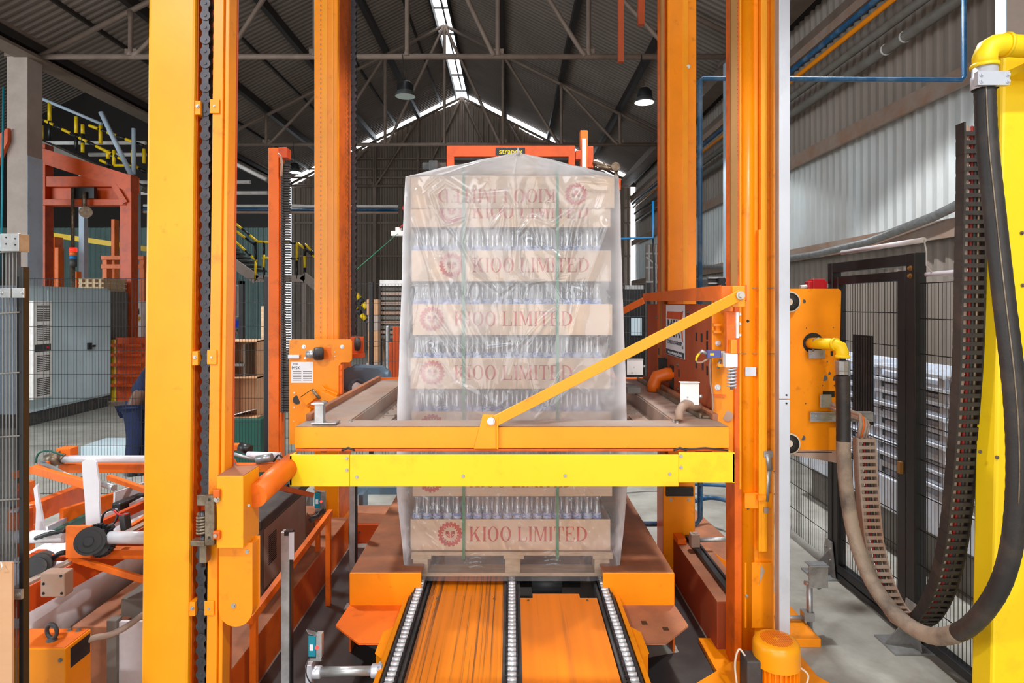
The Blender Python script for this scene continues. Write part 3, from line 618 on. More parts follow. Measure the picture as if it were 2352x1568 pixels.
# ================================================================== PALLETIZED LOAD
PY = 3.62; SPX = .62; D = 1.0
def zp(q): return Z(q, PY)
t = thing('wooden_pallet', 'pale pine pallet under the wrapped load, resting on the chain conveyor', 'pallet', (0, PY+.5, .38))
for k in range(9):
    y = PY + k*.118; b = MB(); b.box(-.6, .6, y, min(y+.09, PY+1.0) if k < 8 else PY+1.03, .506, .528); b.build('deck_board', 'wood', t, .002)
for x in (-.6, -.05, .48):
    b = MB(); b.box(x, x+.12, PY, PY+1.0, .484, .506); b.build('stringer_board', 'wood', t, .002)
    for y in (PY, PY+.44, PY+.88): b = MB(); b.box(x+.01, x+.1, y, y+.12, .404, .484); b.build('block', 'wood', t, .003)
for y in (PY, PY+.44, PY+.88): b = MB(); b.box(-.6, .6, y, y+.12, .382, .404); b.build('bottom_board', 'wood', t, .002)
# lettering, thick and thin strokes with slab serifs, unit height
def glyph(c):
    P = []; W_ = .62; s, th, sf = .155, .05, .045
    def stem(x, w=s): P.append([(x, 0), (x+w, 0), (x+w, 1), (x, 1)]); P.append([(x-.06, 0), (x+w+.06, 0), (x+w+.06, sf), (x-.06, sf)]); P.append([(x-.06, 1-sf), (x+w+.06, 1-sf), (x+w+.06, 1), (x-.06, 1)])
    def ring(x0, x1, a0, a1, n=28, inn=.17):
        cx, rx = (x0+x1)/2, (x1-x0)/2
        if a0 is None: a0, a1 = 0, 2*pi
        for i in range(n):
            a, c2 = a0+(a1-a0)*i/n, a0+(a1-a0)*(i+1)/n
            f = lambda t, rx_, rz_: (cx+rx_*cos(t), .5+rz_*sin(t))
            P.append([f(a, rx, .52), f(c2, rx, .52), f(c2, rx-inn, .475), f(a, rx-inn, .475)])
    if c == 'K':
        stem(.08); P.append([(.2, .4), (.27, .36), (.72, .97), (.62, .97)]); P.append([(.33, .55), (.48, .62), (.84, .03), (.62, .03)])
        P.append([(.53, 0), (.9, 0), (.9, sf), (.53, sf)]); P.append([(.5, 1-sf), (.82, 1-sf), (.82, 1), (.5, 1)]); return P, .92
    if c == 'I': stem(.08); return P, .32
    if c == 'O': ring(.02, .84, None, None); return P, .88
    if c == 'L': stem(.08); P.append([(.2, 0), (.7, 0), (.7, th), (.2, th)]); P.append([(.64, 0), (.71, 0), (.74, .3), (.7, .3)]); return P, .76
    if c == 'M':
        stem(.1, .05); stem(.82, s); P.append([(.1, 1), (.27, 1), (.58, .08), (.5, .02)]); P.append([(.82, 1), (.88, 1), (.56, .02), (.5, .08)]); return P, 1.08
    if c == 'T':
        stem(.3); P.append([(.03, 1-th), (.73, 1-th), (.73, 1), (.03, 1)]); P.append([(.02, .72), (.06, .72), (.1, 1), (.03, 1)]); P.append([(.7, .72), (.74, .72), (.73, 1), (.66, 1)]); return P, .78
    if c == 'E':
        stem(.08); P.append([(.2, 0), (.7, 0), (.7, th), (.2, th)]); P.append([(.2, 1-th), (.66, 1-th), (.66, 1), (.2, 1)]); P.append([(.2, .49), (.48, .49), (.48, .54), (.2, .54)])
        P.append([(.64, 0), (.71, 0), (.73, .27), (.69, .27)]); P.append([(.6, 1), (.67, 1), (.68, .76), (.64, .76)]); P.append([(.46, .38), (.5, .38), (.5, .65), (.46, .65)]); return P, .78
    if c == 'D':
        stem(.08); cx, rx = .25, .58; n = 16
        for i in range(n):
            a, c2 = -pi/2+pi*i/n, -pi/2+pi*(i+1)/n
            f = lambda t, rx_, rz_: (cx+rx_*cos(t), .5+rz_*sin(t))
            P.append([f(a, rx, .5), f(c2, rx, .5), f(c2, rx-.17, .455), f(a, rx-.17, .455)])
        return P, .88
    return [], .3
def lettering(parent, x0, x1, z0, h, y, flip=False):
    word = 'KIOO LIMITED'; x = 0; polys = []
    for ch in word:
        P, w = glyph(ch)
        for q in P: polys.append([(x+a, c) for a, c in q])
        x += w + .07
    sx = (x1-x0)/x
    b = MB(); xm = (x0+x1)/2; zm = z0+h/2
    for q in polys:
        pts = [((x0+a*sx), z0+c*h) for a, c in q]
        if flip: pts = [(2*xm-a, 2*zm-c) for a, c in pts]
        b.prism(pts, 'xz', y-.0015, y)
    return b.build('printed_lettering', 'ink', parent)
def emblem(parent, cx, cz, r, y, flip=False):
    b = MB(); n = 18; sg = -1 if flip else 1
    def arc(r0, r1, a0, a1):
        b.prism([(cx+r0*cos(a0), cz+r0*sin(a0)), (cx+r1*cos(a0), cz+r1*sin(a0)), (cx+r1*cos(a1), cz+r1*sin(a1)), (cx+r0*cos(a1), cz+r0*sin(a1))], 'xz', y-.0015, y)
    for k in range(n):
        a = 2*pi*k/n; w = 2*pi/n
        arc(r*.7, r*.9, a, a+w/2); arc(r*.7, r*.9, a+w/2, a+w)
        arc(r*.89, r*1.0, a, a+w*.55)
        arc(r*.56, r*.71, a+w*.2, a+w*.8)
    for s in (-1, 1):
        for q in ([(.02, .0), (.12, .26), (.36, .26), (.26, .0)], [(.2, .02), (.42, -.02), (.36, .26), (.26, .26)], [(.05, -.04), (.18, .05), (.1, -.32), (.03, -.32)], [(.15, -.3), (.36, -.08), (.3, -.04), (.12, -.2)]):
            b.prism([(cx+s*a*r*.95, cz+sg*c*r*.95) for a, c in q], 'xz', y-.0015, y)
    return b.build('printed_emblem', 'ink', parent)
ords = ['bottom', 'second', 'third', 'fourth', 'fifth', 'sixth', 'seventh']
TZ = []
txt = {0: (1078, 1352), 1: (1078, 1320), 2: (1060, 1330), 3: (1043, 1318), 4: (1043, 1318), 5: (1085, 1357), 6: (1085, 1355)}
emb = {0: 1034, 1: 990, 2: 992, 3: 993, 4: 992, 5: 1037, 6: 1037}
for k in range(7):
    z0 = .544 + k*.3195; z1 = z0+.178; TZ.append(z0); yo = PY + .004*((k*7) % 3); xo = .006*((k*5) % 3-1)
    t = thing('cardboard_tray', 'cardboard tray of bottles with red lettering, %s one from the %s' % (ords[k] if k < 4 else ords[6-k] if k < 6 else 'topmost', 'pallet' if k < 4 else 'top') if k not in (0, 6) else ('bottommost cardboard tray with red lettering, lying directly on the pallet' if k == 0 else 'topmost cardboard tray with red lettering, half covered by the upside down lid'), 'tray', (0, yo+.5, z0), 'printed cardboard trays')
    b = MB(); x0, x1 = -.597+xo, .59+xo
    b.box(x0, x1, yo, yo+.005, z0, z1); b.box(x0, x1, yo+.99, yo+.995, z0, z1)
    b.box(x0, x0+.005, yo+.005, yo+.99, z0, z1); b.box(x1-.005, x1, yo+.005, yo+.99, z0, z1); b.box(x0, x1, yo, yo+.995, z0-.006, z0)
    b.build('tray_body', 'carton', t, .001)
    a, c = txt[k]; h = .086
    lettering(t, X(a, PY), X(c, PY), z0+.048, h, yo); emblem(t, X(emb[k], PY), z0+.09, .074, yo)
z0 = Z(478, PY-.01); z1 = Z(401, PY-.01)
t = thing('upturned_carton', 'upside down cardboard lid capping the load, its lettering inverted', 'lid', (0, PY+.5, z0))
b = MB(); y0 = PY-.012; b.box(-.604, .61, y0, y0+.006, z0, z1); b.box(-.604, .61, y0+1.01, y0+1.016, z0, z1); b.box(-.604, -.598, y0, y0+1.01, z0, z1); b.box(.604, .61, y0, y0+1.01, z0, z1); b.box(-.604, .61, y0, y0+1.016, z1-.006, z1)
b.build('lid_body', 'carton', t, .002)
lettering(t, X(1003, y0), X(1276, y0), Z(470, y0)+.012, .08, y0, True); emblem(t, X(1323, y0), Z(446, y0), .066, y0, True)
for px, nm in ((1065, 'left of the two green straps running down the load'), (1280.5, 'right of the two green straps running down the load')):
    x = X(px, PY-.02); b = MB(); y1 = y0-.004; y2 = y0+1.022
    for (ya, yb, za, zb) in ((y1, y1+.001, .49, z1+.004), (y2-.001, y2, .49, z1+.004), (y1, y2, z1+.003, z1+.004), (y1, y2, .4835, .4845)): b.box(x-.008, x+.008, ya, yb, za, zb)
    tag(b.build('green_strap', 'gstrap'), nm, 'strap', 'green straps')
# bottles: three front rows one by one, the rows behind as one mass
prof = [(.001, 0), (.027, 0), (.0295, .008), (.0295, .12), (.0285, .165), (.0265, .182), (.0235, .208), (.018, .24), (.0142, .268), (.0128, .288), (.0142, .29), (.0142, .296), (.0125, .298), (.0125, .302), (.009, .302)]
ms = [0]*14; ms[4] = 0; ms[5] = 1
def bottle_mesh(b, c, seg): b.lathe(prof, c, seg=seg, ms=ms)
b = MB(); bottle_mesh(b, (0, 0, 0), 12)
# printed band of the label on the shoulder
b.lathe([(.0284, .172), (.0272, .184), (.0248, .206)], (0, 0, 0), seg=12, m=1)
M['lab'] = mat('pale_blue_bottle_print', (190, 200, 222), 0.5, 0, (110, 136, 196), 1.0, 70, 0.52, 0.03, stretch=(.5, .5, 1))
b.m = [2 if (m == 1 and i < 14*12) else m for i, m in enumerate(b.m)]
b.m = [0 if m == 2 else m for m in b.m]
ORD = 'first second third fourth fifth sixth seventh eighth ninth tenth eleventh twelfth thirteenth fourteenth fifteenth sixteenth seventeenth eighteenth nineteenth'.split()
bm0 = b.build('bottle', ['bottle', 'lab']); me_b = bm0.data; off = bm0.location.copy(); first = True
NX = 19; px_ = 1.14/NX
for k in range(6):
    for r in range(3):
        for i in range(NX - (r % 2)):
            x = -.572 + (i+.5*(r % 2))*px_*1.0 + px_*.06; y = PY+.042 + r*.056; z = TZ[k]+.002
            x += ((i*37+k*11) % 7-3)*.0006
            if first: o = bm0; first = False
            else: o = bm0.copy(); COL.objects.link(o)
            o.location = Vector((x, y, z)) + off; o.rotation_euler = (0, 0, (i*1.7+k) % 6)
            tag(o, 'glass bottle, %s from the left, %s line in the %s tray up' % (ORD[i], ('front', 'second', 'third')[r], ORD[k]), 'bottle', 'bottles in the %s tray up' % ORD[k])
b = MB()
for k in range(6):
    for r in range(3, 17):
        for i in range(NX - (r % 2)):
            if 3 < r < 15 and 2 < i < NX-3 and k > 0: continue
            b.lathe([(.028, 0), (.0295, .165), (.0265, .185), (.0142, .268), (.0135, .302), (.001, .302)], (-.572+(i+.5*(r % 2))*px_, PY+.042+r*.056, TZ[k]+.002), seg=6)
tag(b.build('bottle_rows', 'bottle'), 'mass of clear glass bottles filling the trays behind the front lines', 'bottles', None, 'stuff')
# ------------------------------------------------------------------ wrinkled film shroud
random.seed(3)
creases = []
def cr(pts, h, w):
    for i in range(len(pts)-1): creases.append((pts[i], pts[i+1], h, w))
cr([(960,460),(985,540),(1010,640),(1075,740),(1110,800)], .02, 9); cr([(948,500),(990,640),(1000,720),(1060,800)], .016, 7)
cr([(1022,418),(1085,452),(1160,448),(1175,470),(1180,600),(1183,622),(1215,650),(1275,640),(1300,600),(1320,510)], .016, 6)
cr([(1085,452),(1070,520),(1060,560),(1090,620),(1150,672),(1180,650)], .018, 7); cr([(1025,418),(990,445),(1015,520),(1080,500)], .014, 6)
cr([(1180,622),(1190,540),(1222,500),(1270,518),(1320,480),(1345,430)], .016, 6); cr([(1180,350),(1182,470),(1186,560),(1188,700),(1184,940)], .008, 4)
cr([(1225,500),(1240,560),(1300,600),(1250,560)], .014, 7); cr([(1270,410),(1300,450),(1320,470),(1350,450)], .018, 7)
cr([(1275,640),(1305,635),(1300,700),(1280,790),(1300,860)], .012, 6); cr([(1390,560),(1340,650),(1330,720),(1290,800)], .02, 11)
cr([(1000,395),(1070,440),(1085,452)], .016, 6); cr([(960,470),(975,430),(1010,400)], .014, 6); cr([(1370,395),(1400,420),(1330,415)], .012, 6)
cr([(1010,640),(1000,740),(1040,800),(1080,860)], .014, 8); cr([(1120,800),(1190,790),(1170,860)], .012, 7); cr([(1340,900),(1290,850),(1250,940),(1230,960)], .016, 9)
cr([(1195,790),(1240,740),(1300,690)], .01, 6); cr([(1060,560),(1010,500),(960,440)], .012, 6); cr([(1130,520),(1160,480),(1150,540)], .012, 5)
cr([(958,450),(1000,600),(1070,770)], .03, 24); cr([(1395,520),(1335,680),(1290,830)], .034, 26); cr([(1090,470),(1110,560),(1150,660)], .018, 18); cr([(1215,560),(1300,700),(1290,880)], .018, 20); cr([(990,800),(1050,880),(1140,930)], .02, 20); cr([(1340,860),(1270,930)], .02, 18)
for i in range(26):
    x = random.uniform(960, 1390); y = random.uniform(420, 900); L_ = random.uniform(40, 120); cr([(x, y), (x+random.uniform(-30, 30), y+L_)], random.uniform(.003, .009), random.uniform(4, 10))
for i in range(90):       # tight crackle where the film has shrunk on near the bottom
    x = random.uniform(935, 1410); y = random.uniform(1110, 1255); a = random.uniform(.4, 1.3)*random.choice((-1, 1)); L_ = random.uniform(15, 60)
    cr([(x, y), (x+L_*cos(a)*.7, y+abs(L_*sin(a)))], random.uniform(.007, .015), random.uniform(2.2, 4.5))
for i in range(30):
    x = random.uniform(935, 1410); y = random.uniform(1250, 1315); L_ = random.uniform(10, 40)
    cr([(x, y), (x+random.uniform(-20, 20), y+L_*.6)], random.uniform(.005, .01), random.uniform(2.2, 4))
for cx_, cy_ in ((1095, 1295), (1270, 1290)):      # round puckers between the pallet blocks
    for k in range(4): cr([(cx_-18, cy_-18+k*10), (cx_, cy_-22+k*10), (cx_+18, cy_-18+k*10)], .012, 2.6)
import numpy as np
def fold_np(px, py):
    out = np.zeros_like(px)
    for (a, c, h, w) in creases:
        dx, dy = c[0]-a[0], c[1]-a[1]; l2 = dx*dx+dy*dy+1e-6
        m = (px > min(a[0], c[0])-3*w) & (px < max(a[0], c[0])+3*w) & (py > min(a[1], c[1])-3*w) & (py < max(a[1], c[1])+3*w)
        if not m.any(): continue
        x, y = px[m], py[m]; t_ = np.clip(((x-a[0])*dx+(y-a[1])*dy)/l2, 0, 1)
        ex, ey = x-a[0]-t_*dx, y-a[1]-t_*dy; d2 = (ex*ex+ey*ey)/(w*w)
        out[m] = np.maximum(out[m], .95*h*(np.exp(-np.sqrt(d2+.03)*1.5)-.011)*(1-.3*t_))
    return out
zb, zs, za = .372, Z(402, 3.55), Z(344, 3.6)
def halfw(z):
    pts = [(zb, .605), (.42, .635), (.55, .645), (.65, .655), (.9, .675), (1.4, .67), (1.9, .655), (2.3, .645), (2.6, .637), (2.79, .625)]
    for (a, wa), (c, wc) in zip(pts, pts[1:]):
        if z <= c: return wa+(wc-wa)*(z-a)/(c-a)
    return .625
v = []; f = []; fr_i = []
NZ, NF, NS, NB = 420, 300, 34, 24
ring = []
for i in range(NF): ring.append(('f', -1+2*i/(NF-1)))
for i in range(1, NS): ring.append(('r', i/NS))
for i in range(NB): ring.append(('b', 1-2*i/(NB-1)))
for i in range(1, NS): ring.append(('l', 1-i/NS))
nR = len(ring)
for j in range(NZ+1):
    z = zb + (zs-zb)*j/NZ; w = halfw(z)
    for (s_, u) in ring:
        nn = noise.noise(Vector((u*2, z*3.3, {'f': 0, 'r': 3, 'b': 6, 'l': 9}[s_])))
        if s_ == 'f':
            x = u*w; y = 3.572 - .03*sin(min(1, max(0, (z-.55)/1.6))*pi) + .02*(abs(u)**16)
            q_ = noise.noise(Vector((x*2.6+z*.5, z*1.1, 1))); q2 = noise.noise(Vector((x*7-z*2.2, z*2.6, 4)))
            fine = .008*(1-abs(q_)*2.4) + .002*(1-abs(q2)*2.5)
            if z < .85: fine = fine*.25 + .003*(1-2*abs(noise.noise(Vector((x*22+z*4, z*5, 3)))))
            y -= fine*min(1, (1-abs(u))*6+.15)
            if z < .56: y += (.56-z)*.08
            x += noise.noise(Vector((0, z*4, 2+u)))*.004*abs(u)**6
        elif s_ == 'r': x = w+.012*nn + .008*sin(u*9+z*7); y = 3.61+u*1.06
        elif s_ == 'b': x = u*w; y = 4.70+.01*nn
        else: x = -w-.012*nn - .008*sin(u*8+z*6); y = 3.61+u*1.06
        if s_ == 'f': fr_i.append(len(v))
        v.append((x, y, z))
va = np.array([v[k] for k in fr_i]); dd = fold_np(CX+va[:, 0]*F/3.56, CY-(va[:, 2]-H)*F/3.56)
for k, d_ in zip(fr_i, dd): v[k] = (v[k][0], v[k][1]-float(d_), v[k][2])
for j in range(NZ):
    for i in range(nR): f.append((j*nR+i, j*nR+(i+1) % nR, (j+1)*nR+(i+1) % nR, (j+1)*nR+i))
# tent-like top: lift from the shoulders to a peak with a front-to-back seam
NT = 22; base = NZ*nR
for j in range(1, NT+1):
    t_ = j/NT
    for i in range(nR):
        p = Vector(v[base+i]); c = Vector((.035, 3.66, za))
        # centre line of the bag: a ridge over the middle
        tgt = Vector((.035, min(max(p.y, 3.66), 4.6), za - .1*max(0, (p.y-3.66))))
        q = p.lerp(tgt, t_); q.z = p.z + (tgt.z-p.z)*(t_**.92)
        q.z += .008*sin(t_*pi)*noise.noise(Vector((p.x*5, p.y*3, t_*5)))
        q.y += .006*noise.noise(Vector((p.x*7, t_*9, 2)))
        v.append(tuple(q))
for j in range(NZ, NZ+NT):
    for i in range(nR): f.append((j*nR+i, j*nR+(i+1) % nR, (j+1)*nR+(i+1) % nR, (j+1)*nR+i))
b = MB(); b.add(v, f, 0, True)
t = thing('film_shroud', 'clear wrinkled plastic film hood draped over the whole pallet of bottles', 'plastic film', (0, PY+.5, .38))
b.build('film_hood', 'film', t)
b = MB(); b.tube([(.035, 3.64, za-.02), (.037, 3.635, za+.012), (.035, 3.63, za+.022)], [.012, .005, .002], 8); b.build('film_tip', 'film', t)
b = MB()   # gathered hem at the foot of the hood
for s in (-1, 1):
    pts = []; 
    for k in range(16):
        z = 1.0-k*.042; pts.append((s*(.665+.012*sin(k*2.1)-.004*k+.02*(k < 3)), 3.6-.01*sin(k*1.7), z))
    b = MB(); b.tube(pts+[(s*.62, 3.57, .37), (s*.57, 3.56, .36)], [.012+.007*sin(k*1.9) for k in range(16)]+[.02, .008], 8); b.build('gathered_edge', 'film', t)
for i, (px, q0, sz) in enumerate(((934, 520, .012), (920, 800, .012))):
    pass

# ================================================================== CHAIN CONVEYOR
ZC = .38; YN, YE = 2.15, 4.9
t = thing('chain_conveyor', 'orange chain conveyor with three roller chains carrying the wrapped pallet', 'conveyor', (0, 3.3, 0))
M['deck'] = mat('scraped_orange_deck', (238,132,20), 0.3, 0, (96,62,44), 0.9, 9, 0.575, 0.06, stretch=(7, .05, 1), var=0.12)
M['deck2'] = mat('worn_orange_deck', (240,128,18), 0.3, 0, (150,84,48), 0.6, 5, 0.62, 0.08, stretch=(5, .1, 1), var=0.12)
b = MB(); b.box(-.475, -.035, YN, 3.46, ZC-.05, ZC-.035); b.build('deck_plate', 'deck', t, .003)
b = MB(); b.box(-.475, -.035, 3.47, 3.75, ZC-.056, ZC-.041); b.build('deck_plate', 'deck', t, .003)
b = MB(); b.prism([(.035, YN), (.475, YN), (.475, 3.43), (.38, 3.43), (.38, 3.48), (.12, 3.48), (.12, 3.43), (.035, 3.43)], 'xy', ZC-.05, ZC-.035); b.build('deck_plate', 'deck2', t, .003)
b = MB()
for x, y in ((-.42, 3.42), (-.1, 3.42), (.09, 3.4), (.42, 3.4)): b.bolt((x, y, ZC-.034), (0, 0, 1), .007)
b.build('deck_screws', 'dirtm', t)
b = MB(); b.box(-.5, .5, 3.5, 3.56, .06, .25); b.cyl((.12, 3.7, .3), (.3, 3.7, .3), .05); b.box(.04, .47, 4.2, 4.25, .05, .33); b.build('inner_frame', 'cabd', t)
for x, nm in ((-.53, 0), (0, 1), (.53, 2)):
    b = MB(); b.box(x-.045, x-.03, YN, YE, ZC-.09, ZC-.03); b.box(x+.03, x+.045, YN, YE, ZC-.09, ZC-.03); b.box(x-.03, x+.03, YN, YE, ZC-.09, ZC-.06); b.build('chain_guide', 'cabd', t)
    b = MB(); n = int((YE-YN)/.0381)
    for k in range(n):
        y = YN + k*.0381
        b.tube([(x-.019, y, ZC-.012), (x+.019, y, ZC-.012)], .0125, 10, 0)
        s = .0215 if k % 2 else .0255
        for sg in (-1, 1):
            for q in (-.004, .0421): b.tube([(x+sg*s-.0018, y+q-.0, ZC-.013), (x+sg*s+.0018, y+q, ZC-.013)], .0115, 6, 1)
            b.box(x+sg*s-.0016, x+sg*s+.0016, y-.004, y+.042, ZC-.0215, ZC-.0045, 1)
            b.tube([(x+sg*.012, y, ZC-.013), (x+sg*.028, y, ZC-.013)], .0045, 6, 1)
    b.build('roller_chain', ['chrome', 'chain'], t)
for s in (-1, 1):
    b = MB(); b.box(s*.6-.012, s*.6+.012, YN, 3.5, ZC-.2, ZC-.045); b.box(s*.575-.035, s*.575+.035, YN, YE, ZC-.1, ZC-.09); b.build('side_frame', 'or', t, .003)
    b = MB()
    for y in (2.55, 2.62, 3.0): b.bolt((s*.612, y, ZC-.11), (s, 0, 0), .014)
    b.build('frame_bolts', 'bolt', t)
    b = MB(); b.prism([(s*.61, 2.9), (s*.66, 2.95), (s*.66, 3.14), (s*.61, 3.2)] if s > 0 else [(s*.61, 2.9), (s*.61, 3.2), (s*.66, 3.14), (s*.66, 2.95)], 'xy', .1, .31); b.build('side_gusset', 'or', t, .004)
    b = MB()
    for y in (2.4, 3.3, 4.6): b.box(s*.55-.04, s*.55+.04, y, y+.08, 0, ZC-.09)
    b.build('foot', 'ord', t)
# side covers with a sloping-cornered flange
for s, lab in ((-1, 'dusty orange side cover with a cut-cornered flange, left of the pallet'), (1, 'dusty orange side cover with a cut-cornered flange, right of the pallet')):
    t = thing('side_cover', lab, 'cover', (s*.77, 4, 0), 'conveyor side covers')
    xa, xb = s*.93, s*.52
    b = MB(); b.box(min(xa, xb), max(xa, xb), 3.5, 5.0, .45, .46); b.build('top_plate', 'dust', t, .003)
    b = MB(); b.box(min(xa, xb), max(xa, xb), 3.49, 3.502, .27, .46); b.build('front_plate', 'or', t, .003)
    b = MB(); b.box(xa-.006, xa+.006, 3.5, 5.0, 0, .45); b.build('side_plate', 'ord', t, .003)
    pl = [(s*.52, 3.5), (s*.93, 3.5), (s*.945, 3.27), (s*.78, 3.1), (s*.58, 3.1)]
    if s < 0: pl = pl[::-1]
    b = MB(); b.prism(pl, 'xy', .268, .276); fl = b.build('flange', 'orr' if s < 0 else 'dust', t, .002)
    if s > 0:
        b = MB(); b.box(.7, .73, 3.28, 3.315, .2765, .278); b.box(.80, .83, 3.22, 3.25, .2765, .278); b.build('square_hole', 'blk', fl)
    b = MB(); b.box(min(xa, xb)+.02, max(xa, xb)-.02, 3.6, 3.7, 0, .27); b.build('support', 'cabd', t)
# ================================================================== MASTS
def groove(b, x, y, z0, z1, w=.004, m=0): b.box(x-w/2, x+w/2, y-.001, y+.001, z0, z1, m)
def rchain(x, y, z0, z1, m='chain', parent=None, sz=1.0, dy=0.0):
    b = MB(); p_ = .0381*sz; n = int((z1-z0)/p_)
    for k in range(n):
        z = z0+k*p_; w = (.013 if k % 2 else .0165)
        for s in (-1, 1):
            # figure-of-eight plates: two rounds and a waist, seen face-on
            yy = y+s*w
            b.tube([(x, yy-.0015, z), (x, yy+.0015, z)], .0165*sz, 10); b.tube([(x, yy-.0015, z+p_), (x, yy+.0015, z+p_)], .0165*sz, 10)
            b.box(x-.0105*sz, x+.0105*sz, yy-.0013, yy+.0013, z, z+p_)
        b.tube([(x, y-.021, z), (x, y+.021, z)], .0055*sz, 8)
        b.tube([(x, y-.011, z), (x, y+.011, z)], .011*sz, 8)
    return b.build('lift_chain', m, parent)
# front left mast (leans a hair outwards at the foot in the photograph)
t = thing('lifting_mast', 'broad front left mast of light orange steel with a roller chain beside it', 'mast', (-1.4, 2.65, 0), 'four lifting masts')
Y0 = 2.6; lean = lambda z: -.011*(2.9-z)
def leanmb(b):
    b.v = [Vector((v_.x + lean(v_.z), v_.y, v_.z)) for v_ in b.v]; return b
b = MB(); b.box(X(338, Y0), X(447, Y0), Y0, Y0+.10, 0, 4.2); leanmb(b).build('main_column', 'orl', t, .012)
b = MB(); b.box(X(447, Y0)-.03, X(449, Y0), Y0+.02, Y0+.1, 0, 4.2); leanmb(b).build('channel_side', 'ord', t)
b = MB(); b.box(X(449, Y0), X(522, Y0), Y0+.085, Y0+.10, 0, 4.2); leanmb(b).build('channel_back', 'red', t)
b = MB(); b.box(X(488, Y0), X(512, Y0), Y0, Y0+.085, 0.15, 4.2); b.box(X(512, Y0), X(522, Y0), Y0+.012, Y0+.085, .15, 4.2); leanmb(b).build('guide_rail', 'or', t, .004)
o = rchain(X(466, Y0+.03), Y0+.03, 0, .98, parent=t, sz=1.35); rchain(X(476, Y0+.03), Y0+.03, 1.18, 4.1, parent=t, sz=1.35)
for q in (245, 820, 1395):
    z = Z(q, Y0)
    b = MB(); b.box(X(449, Y0)+lean(z), X(462, Y0)+lean(z), Y0-.004, Y0+.05, z-.035, z+.025); b.box(X(484, Y0)+lean(z), X(506, Y0)+lean(z), Y0-.008, Y0, z-.03, z+.03); c = b.build('chain_clip', 'or', t, .002)
    b = MB(); b.bolt((X(456, Y0)+lean(z), Y0-.005, z), (0, -1, 0), .008); b.bolt((X(495, Y0)+lean(z), Y0-.008, z), (0, -1, 0), .005); b.build('clip_bolts', 'bolt', c)
# rear left mast
t = thing('lifting_mast', 'rear left mast with perforated strips, left of the wrapped pallet', 'mast', (-1.5, 5.15, 0), 'four lifting masts')
Y1 = 5.0
b = MB(); b.box(X(721, Y1), X(777, Y1), Y1, Y1+.4, 0, 5.4); b.build('main_column', 'or', t, .012)
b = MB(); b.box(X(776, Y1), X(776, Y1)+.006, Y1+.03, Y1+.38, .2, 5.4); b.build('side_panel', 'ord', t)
b = MB(); b.box(X(741, Y1), X(751, Y1), Y1-.006, Y1, 1.4, 5.4); b.box(X(763, Y1), X(766, Y1), Y1-.003, Y1, 1.4, 5.4); b.build('raised_strip', 'orl', t, .001)
b = MB()
for k in range(95):
    z = 1.6+k*.04; b.box(X(736, Y1), X(738, Y1), Y1-.002, Y1, z, z+.016); b.box(X(776, Y1)+.006, X(776, Y1)+.008, Y1+.2, Y1+.205, z, z+.02); b.box(X(776, Y1)+.006, X(776, Y1)+.008, Y1+.27, Y1+.275, z, z+.02)
b.build('perforations', 'dirtm', t)
rchain(X(776, Y1)+.05, Y1+.32, 1.75, 5.3, parent=t, sz=1.5)
# rear right mast
t = thing('lifting_mast', 'rear right mast with a small round hole, behind the sloping arm', 'mast', (1.25, 4.5, 0), 'four lifting masts')
Y2 = 4.45
b = MB(); b.box(X(1535, Y2), X(1600, Y2), Y2, Y2+.16, .75, 4.6); b.build('main_column', 'or', t, .008)
b = MB(); b.box(X(1568, Y2), X(1580, Y2), Y2-.004, Y2, .75, 4.6); b.build('raised_strip', 'orl', t, .001)
b = MB(); b.box(X(1522, Y2), X(1534, Y2), Y2+.06, Y2+.16, .75, 4.6); b.build('recess', 'ord', t)
b = MB(); b.box(X(1521, Y2), X(1528, Y2), Y2+.03, Y2+.07, .75, 4.6); b.build('rack_strip', 'brass', t)
b = MB(); b.cyl(W(1581, 153, Y2), W(1581, 153, Y2-.006), .014, 16); b.build('round_hole', 'lampo', t)  # hole drawn as a pale disc with a faint glow of its own
b = MB(); b.box(X(1522, Y2), X(1595, Y2), Y2-.02, Y2+.18, 0, .7); b.build('lower_column', 'or', t, .008)
b = MB(); b.pbox(1530, 1593, 1118, 1140, Y2-.035, Y2+.14); b.build('rubber_buffer', 'blk', t, .004)
b = MB()
for px in (1541, 1582): b.bolt(W(px, 1147, Y2-.02), (0, -1, 0), .012)
b.build('buffer_bolts', 'bolt', t)
# front right mast
t = thing('lifting_mast', 'front right mast with a ribbed profile, beside the white upright', 'mast', (1.33, 3.35, 0), 'four lifting masts')
Y3 = 3.3
b = MB(); b.box(X(1690, Y3), X(1782, Y3), Y3+.02, Y3+.16, 0, 4.2); b.build('main_column', 'or', t, .006)
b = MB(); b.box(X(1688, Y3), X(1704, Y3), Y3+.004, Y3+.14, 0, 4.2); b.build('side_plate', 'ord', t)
b = MB(); b.tube([(X(1720, Y3), Y3+.035, 0.1), (X(1720, Y3), Y3+.035, 4.2)], .042, 20); b.build('round_front_profile', 'or', t)
b = MB(); b.box(X(1698, Y3), X(1702, Y3), Y3-.004, Y3+.02, 1.0, 4.2); b.build('edge_bead', 'orl', t)
b = MB(); b.box(X(1744, Y3), X(1757, Y3), Y3-.03, Y3+.02, Z(1262, Y3), 4.2); b.box(X(1738, Y3), X(1744, Y3), Y3-.028, Y3+.02, Z(1262, Y3), 2.4); b.build('yellow_flange', 'orl', t, .002)
b = MB(); b.box(X(1730, Y3), X(1743, Y3), Y3+.012, Y3+.02, .3, 4.2); b.build('groove_face', 'or', t)
b = MB(); b.box(X(1771, Y3), X(1784, Y3), Y3+.008, Y3+.02, 1.1, 4.2); b.build('right_strip', 'or', t)
b = MB(); b.pbox(1712, 1737, 843, 863, Y3-.012, Y3-.006); b.build('type_plate', 'alu', t)
b = MB()
